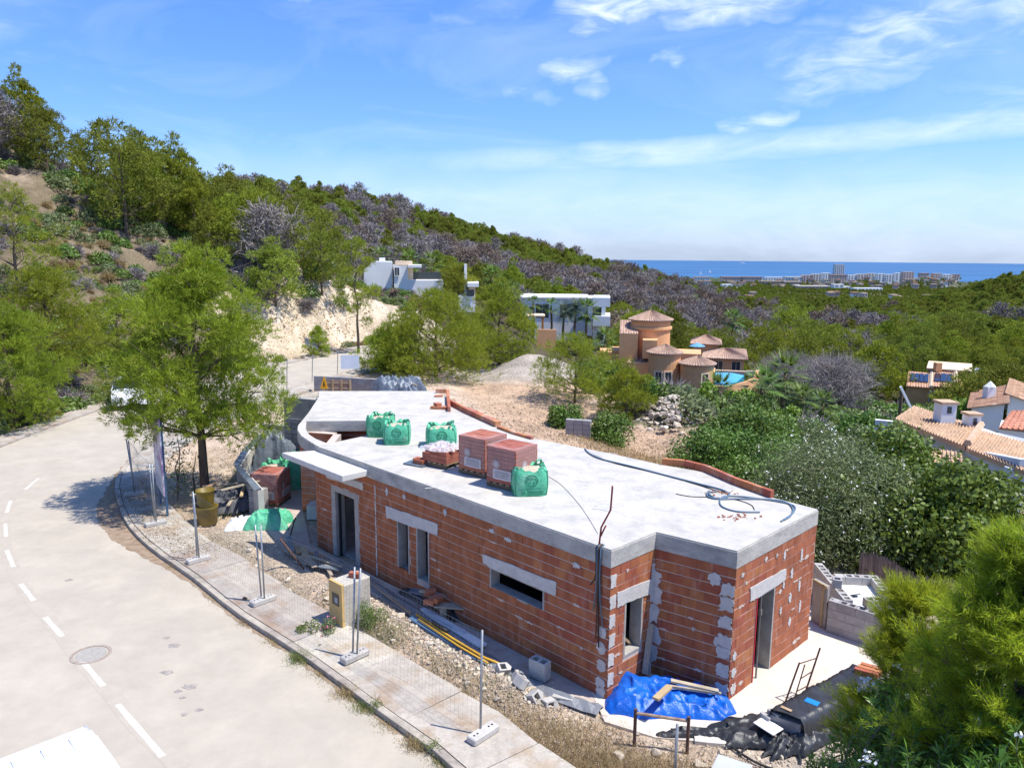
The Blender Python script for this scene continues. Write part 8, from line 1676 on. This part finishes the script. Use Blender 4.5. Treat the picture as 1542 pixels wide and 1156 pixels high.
bal=empty('balustrade',D(1520,665,44),0,'white balustrade with turned posts in front of the small white house','balustrade'); 
a=D(1480,650,46);b=D(1580,672,42); n_=26
mb=MB(); mb.tube([a+Vector((0,0,.0)),b],.12,4); mb.build('handrail',white_w,bal)
for k in range(n_):
    p=a.lerp(b,(k+.5)/n_); mb=MB(); mb.lathe([(.05,-.85),(.09,-.6),(.04,-.4),(.08,-.2),(.05,-.1)],8,c=tuple(p)); mb.build('baluster',white_w,bal)
mb=MB(); mb.tube([a-Vector((0,0,.95)),b-Vector((0,0,.95))],.16,4); mb.build('base_rail',white_w,bal)
# --- tiled villa in the right foreground ---
tv=empty('tiled_villa',D(1450,700,42),0,'white villa with long low pitched pale tiled roof right behind the fig trees','house')
# three roof corner lines: left gable edge, eave line, ridge
E0=D(1347,630,44); E1=D(1453,672,38.5); G0=D(1376,611,47.5); G1=D(1474,643,44); 
tile_slope(E0,E1,G1,G0,tv,tile_pale,pitch=.24,rows=16,rise=.09,th=.2)
E2=D(1455,674,38.3); E3=D(1560,716,33.5); G2=D(1476,648,43); G3=D(1580,676,39.5); tile_slope(E2,E3,G3,G2,tv,tile_pale,pitch=.24,rows=16,rise=.09,th=.2)
mb=MB(); mb.tube([E1+Vector((.1,0,.15)),G1+Vector((.1,0,.15))],.17,6); mb.build('verge_ridge',tile_pale,tv)
def fwall(a,b,za,zb,z0,dep,m,name,back=None):
    a,b=Vector((a.x,a.y,0)),Vector((b.x,b.y,0)); dv=(b-a).normalized(); nn=Vector((-dv.y,dv.x,0)); 
    V=[(a.x,a.y,z0),(b.x,b.y,z0),(b.x,b.y,zb),(a.x,a.y,za)]; V+=[(x+nn.x*dep,y+nn.y*dep,z) for x,y,z in V]; mb=MB(); mb.add(V,[(0,1,2,3),(7,6,5,4),(0,4,5,1),(1,5,6,2),(2,6,7,3),(3,7,4,0)]); mb.build(name,m,tv)
wc=mat('villa_plaster',(.60,.57,.53),(.54,.51,.48),1.5); wb_=mat('villa_blue_white',(.60,.66,.72),(.55,.61,.68),1.5)
k_=Vector((.25,.45,0)); fwall(E0+k_,E1+k_,E0.z-.15,E1.z-.15,-6.5,3.5,wc,'front_wall'); fwall(E2+k_,D(1537,705,34.3)+k_,E2.z-.15,E3.z+.25,D(1500,722,35).z,.35,wb_,'porch_beam')
a=D(1526,712,34.6); mb=MB(); mb.box((a.x+.3,a.y+.4,a.z-2.),(.55,.45,4.2)); mb.build('porch_pillar',wb_,tv); a=D(1454,700,38.8); mb=MB(); mb.box((a.x+.3,a.y+.3,a.z-2.4),(.6,.5,4.4)); mb.build('porch_pillar',wb_,tv)
boxpx(1466,1560,700,800,41,.3,wc,'porch_back_wall',tv); boxpx(1462,1545,760,800,35.6,.25,mat('pink_parapet',(.56,.36,.30)),'porch_parapet',tv); boxpx(1484,1514,722,748,40.6,.2,mat('blue_shutter',(.10,.16,.42)),'blue_shutter',tv); boxpx(1466,1480,712,740,40.6,.2,glass_m,'porch_door',tv)
for (px,py,h,w,lab) in ((1422,628,1.5,.75,'square white chimney with tiled cap and small arch'),(1462,640,1.1,.6,'short white chimney near the roof joint')):
    p=D(px,py,44); ch=empty('chimney',p,0,parent=tv); WM[ch.name]=Matrix.Translation(p); mb=MB(); mb.box((p.x,p.y,p.z-.5),(w,w,h+1)); mb.build('stack',white_w,ch); mb=MB(); mb.box((p.x,p.y,p.z+h/2+.05),(w+.14,w+.14,.12)); mb.build('cap',tile_pale,ch); mb=MB(); mb.box((p.x,p.y-w/2,p.z+h/2-.3),(w*.3,.03,.35)); mb.build('flue_arch',glass_m,ch)
a,b,c_,d__=D(1334,662,41),D(1382,688,37.5),D(1395,672,40),D(1345,652,43.5); tile_slope(a,b,c_,d__,tv,tile_pale,rows=8); a,b,c_,d__=D(1395,695,37),D(1452,704,35.5),D(1448,681,38.5),D(1400,675,39.5); tile_slope(a,b,c_,d__,tv,tile_pale,rows=7)
a=D(1366,595,50); mb=MB(); mb.box((a.x+.2,a.y,a.z-.6),(.12,.12,2.6),ry=R(-30)); mb.build('white_pole',white_w,label='slanting white pole beside the left end of the tiled roof',cat='pole')
mb=MB(); p=P(1358,640,0); a=D(1357,600,52); mb.tube([(a.x,a.y,a.z-5),(a.x,a.y,a.z+.5)],.1,6); mb.build('utility_pole',wood_dark,label='dark wooden utility pole left of the tiled roof',cat='pole')
boxpx(1318,1345,632,650,47,.3,white_w,'garden_wall',empty('garden_wall_group',D(1330,640,47),0,'low white garden wall with a small solar panel left of the tiled villa','wall')); 
# white shed glimpsed on the hill and roof tiles wall
boxpx(293,318,322,332,92,3,white_w,'walls',empty('hill_house',D(305,326,92),0,'white house glimpsed through the pines of the left hill','house'))
# ---------------- town by the sea ----------------
town_w=[mat('town_white',(.84,.82,.79)),mat('town_cream',(.72,.62,.52)),mat('town_pink',(.62,.46,.38)),mat('town_tan',(.48,.36,.26)),mat('town_red',(.40,.22,.16))]
win_m=mat('town_window',(.16,.18,.21),rough=.4)
def town_block(x0,x1,pt,pb,d,k,label,floors=None,roof=None,group=None,dep=18,cat='building'):
    if pb<440: d=75./((pb-384-.0073*((x0+x1)/2-771))/1132)
    a=D(x0,pt,d); b=D(x1,pt,d); z0=D(x0,pb,d).z-6; z1=a.z; w=(b-a).length; cx=(a.x+b.x)/2; cy=(a.y+b.y)/2+dep/2; t=empty('town_building',(cx,cy,z0),0,label,cat,group)
    mb=MB(); mb.box((cx,cy,(z0+z1)/2),(w,dep,z1-z0)); mb.build('walls',town_w[k],t)
    zv=D(x0,pb,d).z; fl=floors or max(1,int((z1-zv)/3.2)); nx=max(2,int(w/7)); mb=MB(); fh=(z1-zv)/fl
    for f in range(fl):
        for i in range(nx): mb.box((cx-w/2+(i+.5)*w/nx,cy-dep/2,zv+fh*(f+.5)),(w/nx*.5,.5,fh*.5))
    mb.build('windows',win_m,t,kind='stuff')
    if roof is not None: mb=MB(); mb.prism([(cx-w/2-1,cy-dep/2-1),(cx+w/2+1,cy-dep/2-1),(cx+w/2+1,cy+dep/2+1),(cx-w/2-1,cy+dep/2+1)],z1,z1+1.8); mb.build('roof',town_w[roof],t)
    return t
TB=[(1257,1273,398,414.5,2780,1,'tall pale apartment tower standing above the seaside town',14,None),(1251,1277,414.5,425,2740,2,'brownish podium block at the foot of the seaside tower',4,4),(1239,1251,411,423,2760,0,'white slab block just left of the seaside tower',5,None),(1209,1224,414,424,2780,2,'pinkish apartment block left of the white slab in the town',4,None),(1224,1238,412.5,424,2790,1,'cream apartment block touching the white slab in the town',4,None),
(1087,1118,417.5,425,2700,2,'long low red roofed block near the left of the town',2,4),(1118,1148,417.5,425,2720,2,'second long red roofed block in the town',2,4),(1152,1182,417,423.5,2800,0,'long white low building right of the red roofed blocks',2,None),(1182,1209,417.5,424,2810,0,'white low building with a pale roof left of the pink apartments',2,1),(1147,1180,424,429,2500,3,'tan roofed terrace in front of the long white building',1,3),(1180,1208,424.5,429,2480,3,'tan terrace in front of the white low building',1,2),(1200,1251,431,437.5,2100,3,'long tan building with a row of arches before the town',2,1),(1046,1070,417.5,424,2750,0,'white house row at the left end of the town',2,3),(1033,1046,420,426,2600,3,'tan house at the far left end of the town',2,4),
(1062,1071,424,431,2350,1,'small cream house among the trees left of the town',2,4),(1088,1103,428,436,2100,0,'white gabled house among the trees before the town',2,None),(1277,1291,414,421,2820,0,'white block right of the seaside tower',3,None),(1291,1306,412.5,421,2830,1,'cream block second to the right of the tower',3,None),(1307,1322,411.5,421,2840,1,'cream block third to the right of the tower',3,None),(1322,1334,412,424,2800,0,'white tall block in the right half of the town',4,None),(1334,1348,413,424,2790,0,'wide white block beside the white tall block',4,None),(1348,1360,411,423,2800,0,'white block left of the pinkish large block',4,None),(1360,1378,409,424.5,2780,2,'large pinkish apartment block in the right half of the town',5,None),(1386,1400,412,418,2850,2,'red brown low block right of the large pinkish one',2,4),(1405,1420,411.5,418,2850,2,'low brick coloured block near the right end of the town',2,None),(1420,1434,413,421,2830,0,'white house at the right end of the town',2,None),(1436,1446,414,421,2830,1,'cream house at the far right end of the town',2,4),(1285,1332,433,438.5,2050,0,'long pale industrial shed before the town',1,None),(1256,1272,428,436,2250,0,'white villa below the seaside tower',2,None),(1275,1281,431,436,2200,0,'tiny white house beside the long shed',1,None)]
rr=random.Random(44)
for (x0,x1,pt,pb,d,k,lab,fl,rf) in TB: town_block(x0,x1,pt,pb,d,k,lab,fl,rf)
for i in range(110):
    px=rr.uniform(1040,1440); w=rr.uniform(3.5,10); pb=(rr.uniform(420,434) if px>1150 else rr.uniform(423,438)) if i%6 else rr.uniform(443,458); d=np.interp(pb,[424,432,443,458],[2550,2200,1150,760]); w=w if pb<440 else rr.uniform(8,15); town_block(px,px+w,pb-rr.uniform(2.2,4.5),pb+1,d,rr.randrange(4),'small pale house among the trees of the coastal plain',1,rr.choice([None,4,3]),'small houses of the coastal plain',dep=10,cat='house')
# trees in the town
gp=[[] for _ in range(4)]
for i in range(420):
    px=rr.choice([rr.uniform(1040,1450),rr.gauss(1395,22),rr.gauss(1300,14),rr.gauss(1150,45)]); py=rr.uniform(424,434) if px<1330 else rr.uniform(419,432); d=np.interp(py,[419,434],[2750,2150]); v=D(px,py,d); d=75./((py-384-.0073*(px-771))/1132); v=D(px,py,d); gp[i%4].append((Vector((v.x,v.y,v.z-1)),rr.uniform(0,6),rr.uniform(.7,1.5)))
scatter('town_trees',gp,[protos[('g',k)] for k in range(4)])
# boats
for i,(px,py,d) in enumerate([(1055,409,3600),(1069,407,3900),(1118,391.8,9000)]):
    z=-71.5; v=D(px,py,d); s=[1,1.2,5][i]; t=empty('sail_boat' if i<2 else 'ship',(v.x,v.y,z),0,['small white sail boat on the sea, left of a pair','slightly larger white sail boat on the sea, right of a pair','white ship on the sea horizon'][i],'boat'); mb=MB(); mb.prism([(v.x-6*s,v.y-1.5),(v.x+5*s,v.y-1.5),(v.x+7*s,v.y),(v.x+5*s,v.y+1.5),(v.x-6*s,v.y+1.5)],z-.2,z+1.5*s); mb.build('hull',white_m,t)
    mb=MB(); 
    if i<2: mb.prism([(0,0),(8*s,0),(1,15*s)],0,.3,M=Matrix.Translation((v.x-3*s,v.y,z+2))@Matrix.Rotation(R(90),4,'X')); mb.build('sail',white_m,t)
    else: mb.box((v.x,v.y,z+12),(30,4,12)); mb.build('superstructure',white_m,t)
# sea side haze over everything in front of the sky
def haze(dens=5e-5):
    m=bpy.data.materials.new('haze'); m.use_nodes=True; nt=m.node_tree; nt.nodes.clear(); o=nt.nodes.new('ShaderNodeOutputMaterial'); v=nt.nodes.new('ShaderNodeVolumePrincipled'); v.inputs['Color'].default_value=(.82,.90,1,1); v.inputs['Density'].default_value=dens; v.inputs['Anisotropy'].default_value=.2; nt.links.new(v.outputs[0],o.inputs[1])
    mb=MB(); mb.box((0,0,(-80+75)/2),(29800,29800,155)); mb.build('haze',m,kind='stuff')
if HAZE: haze(HAZE)
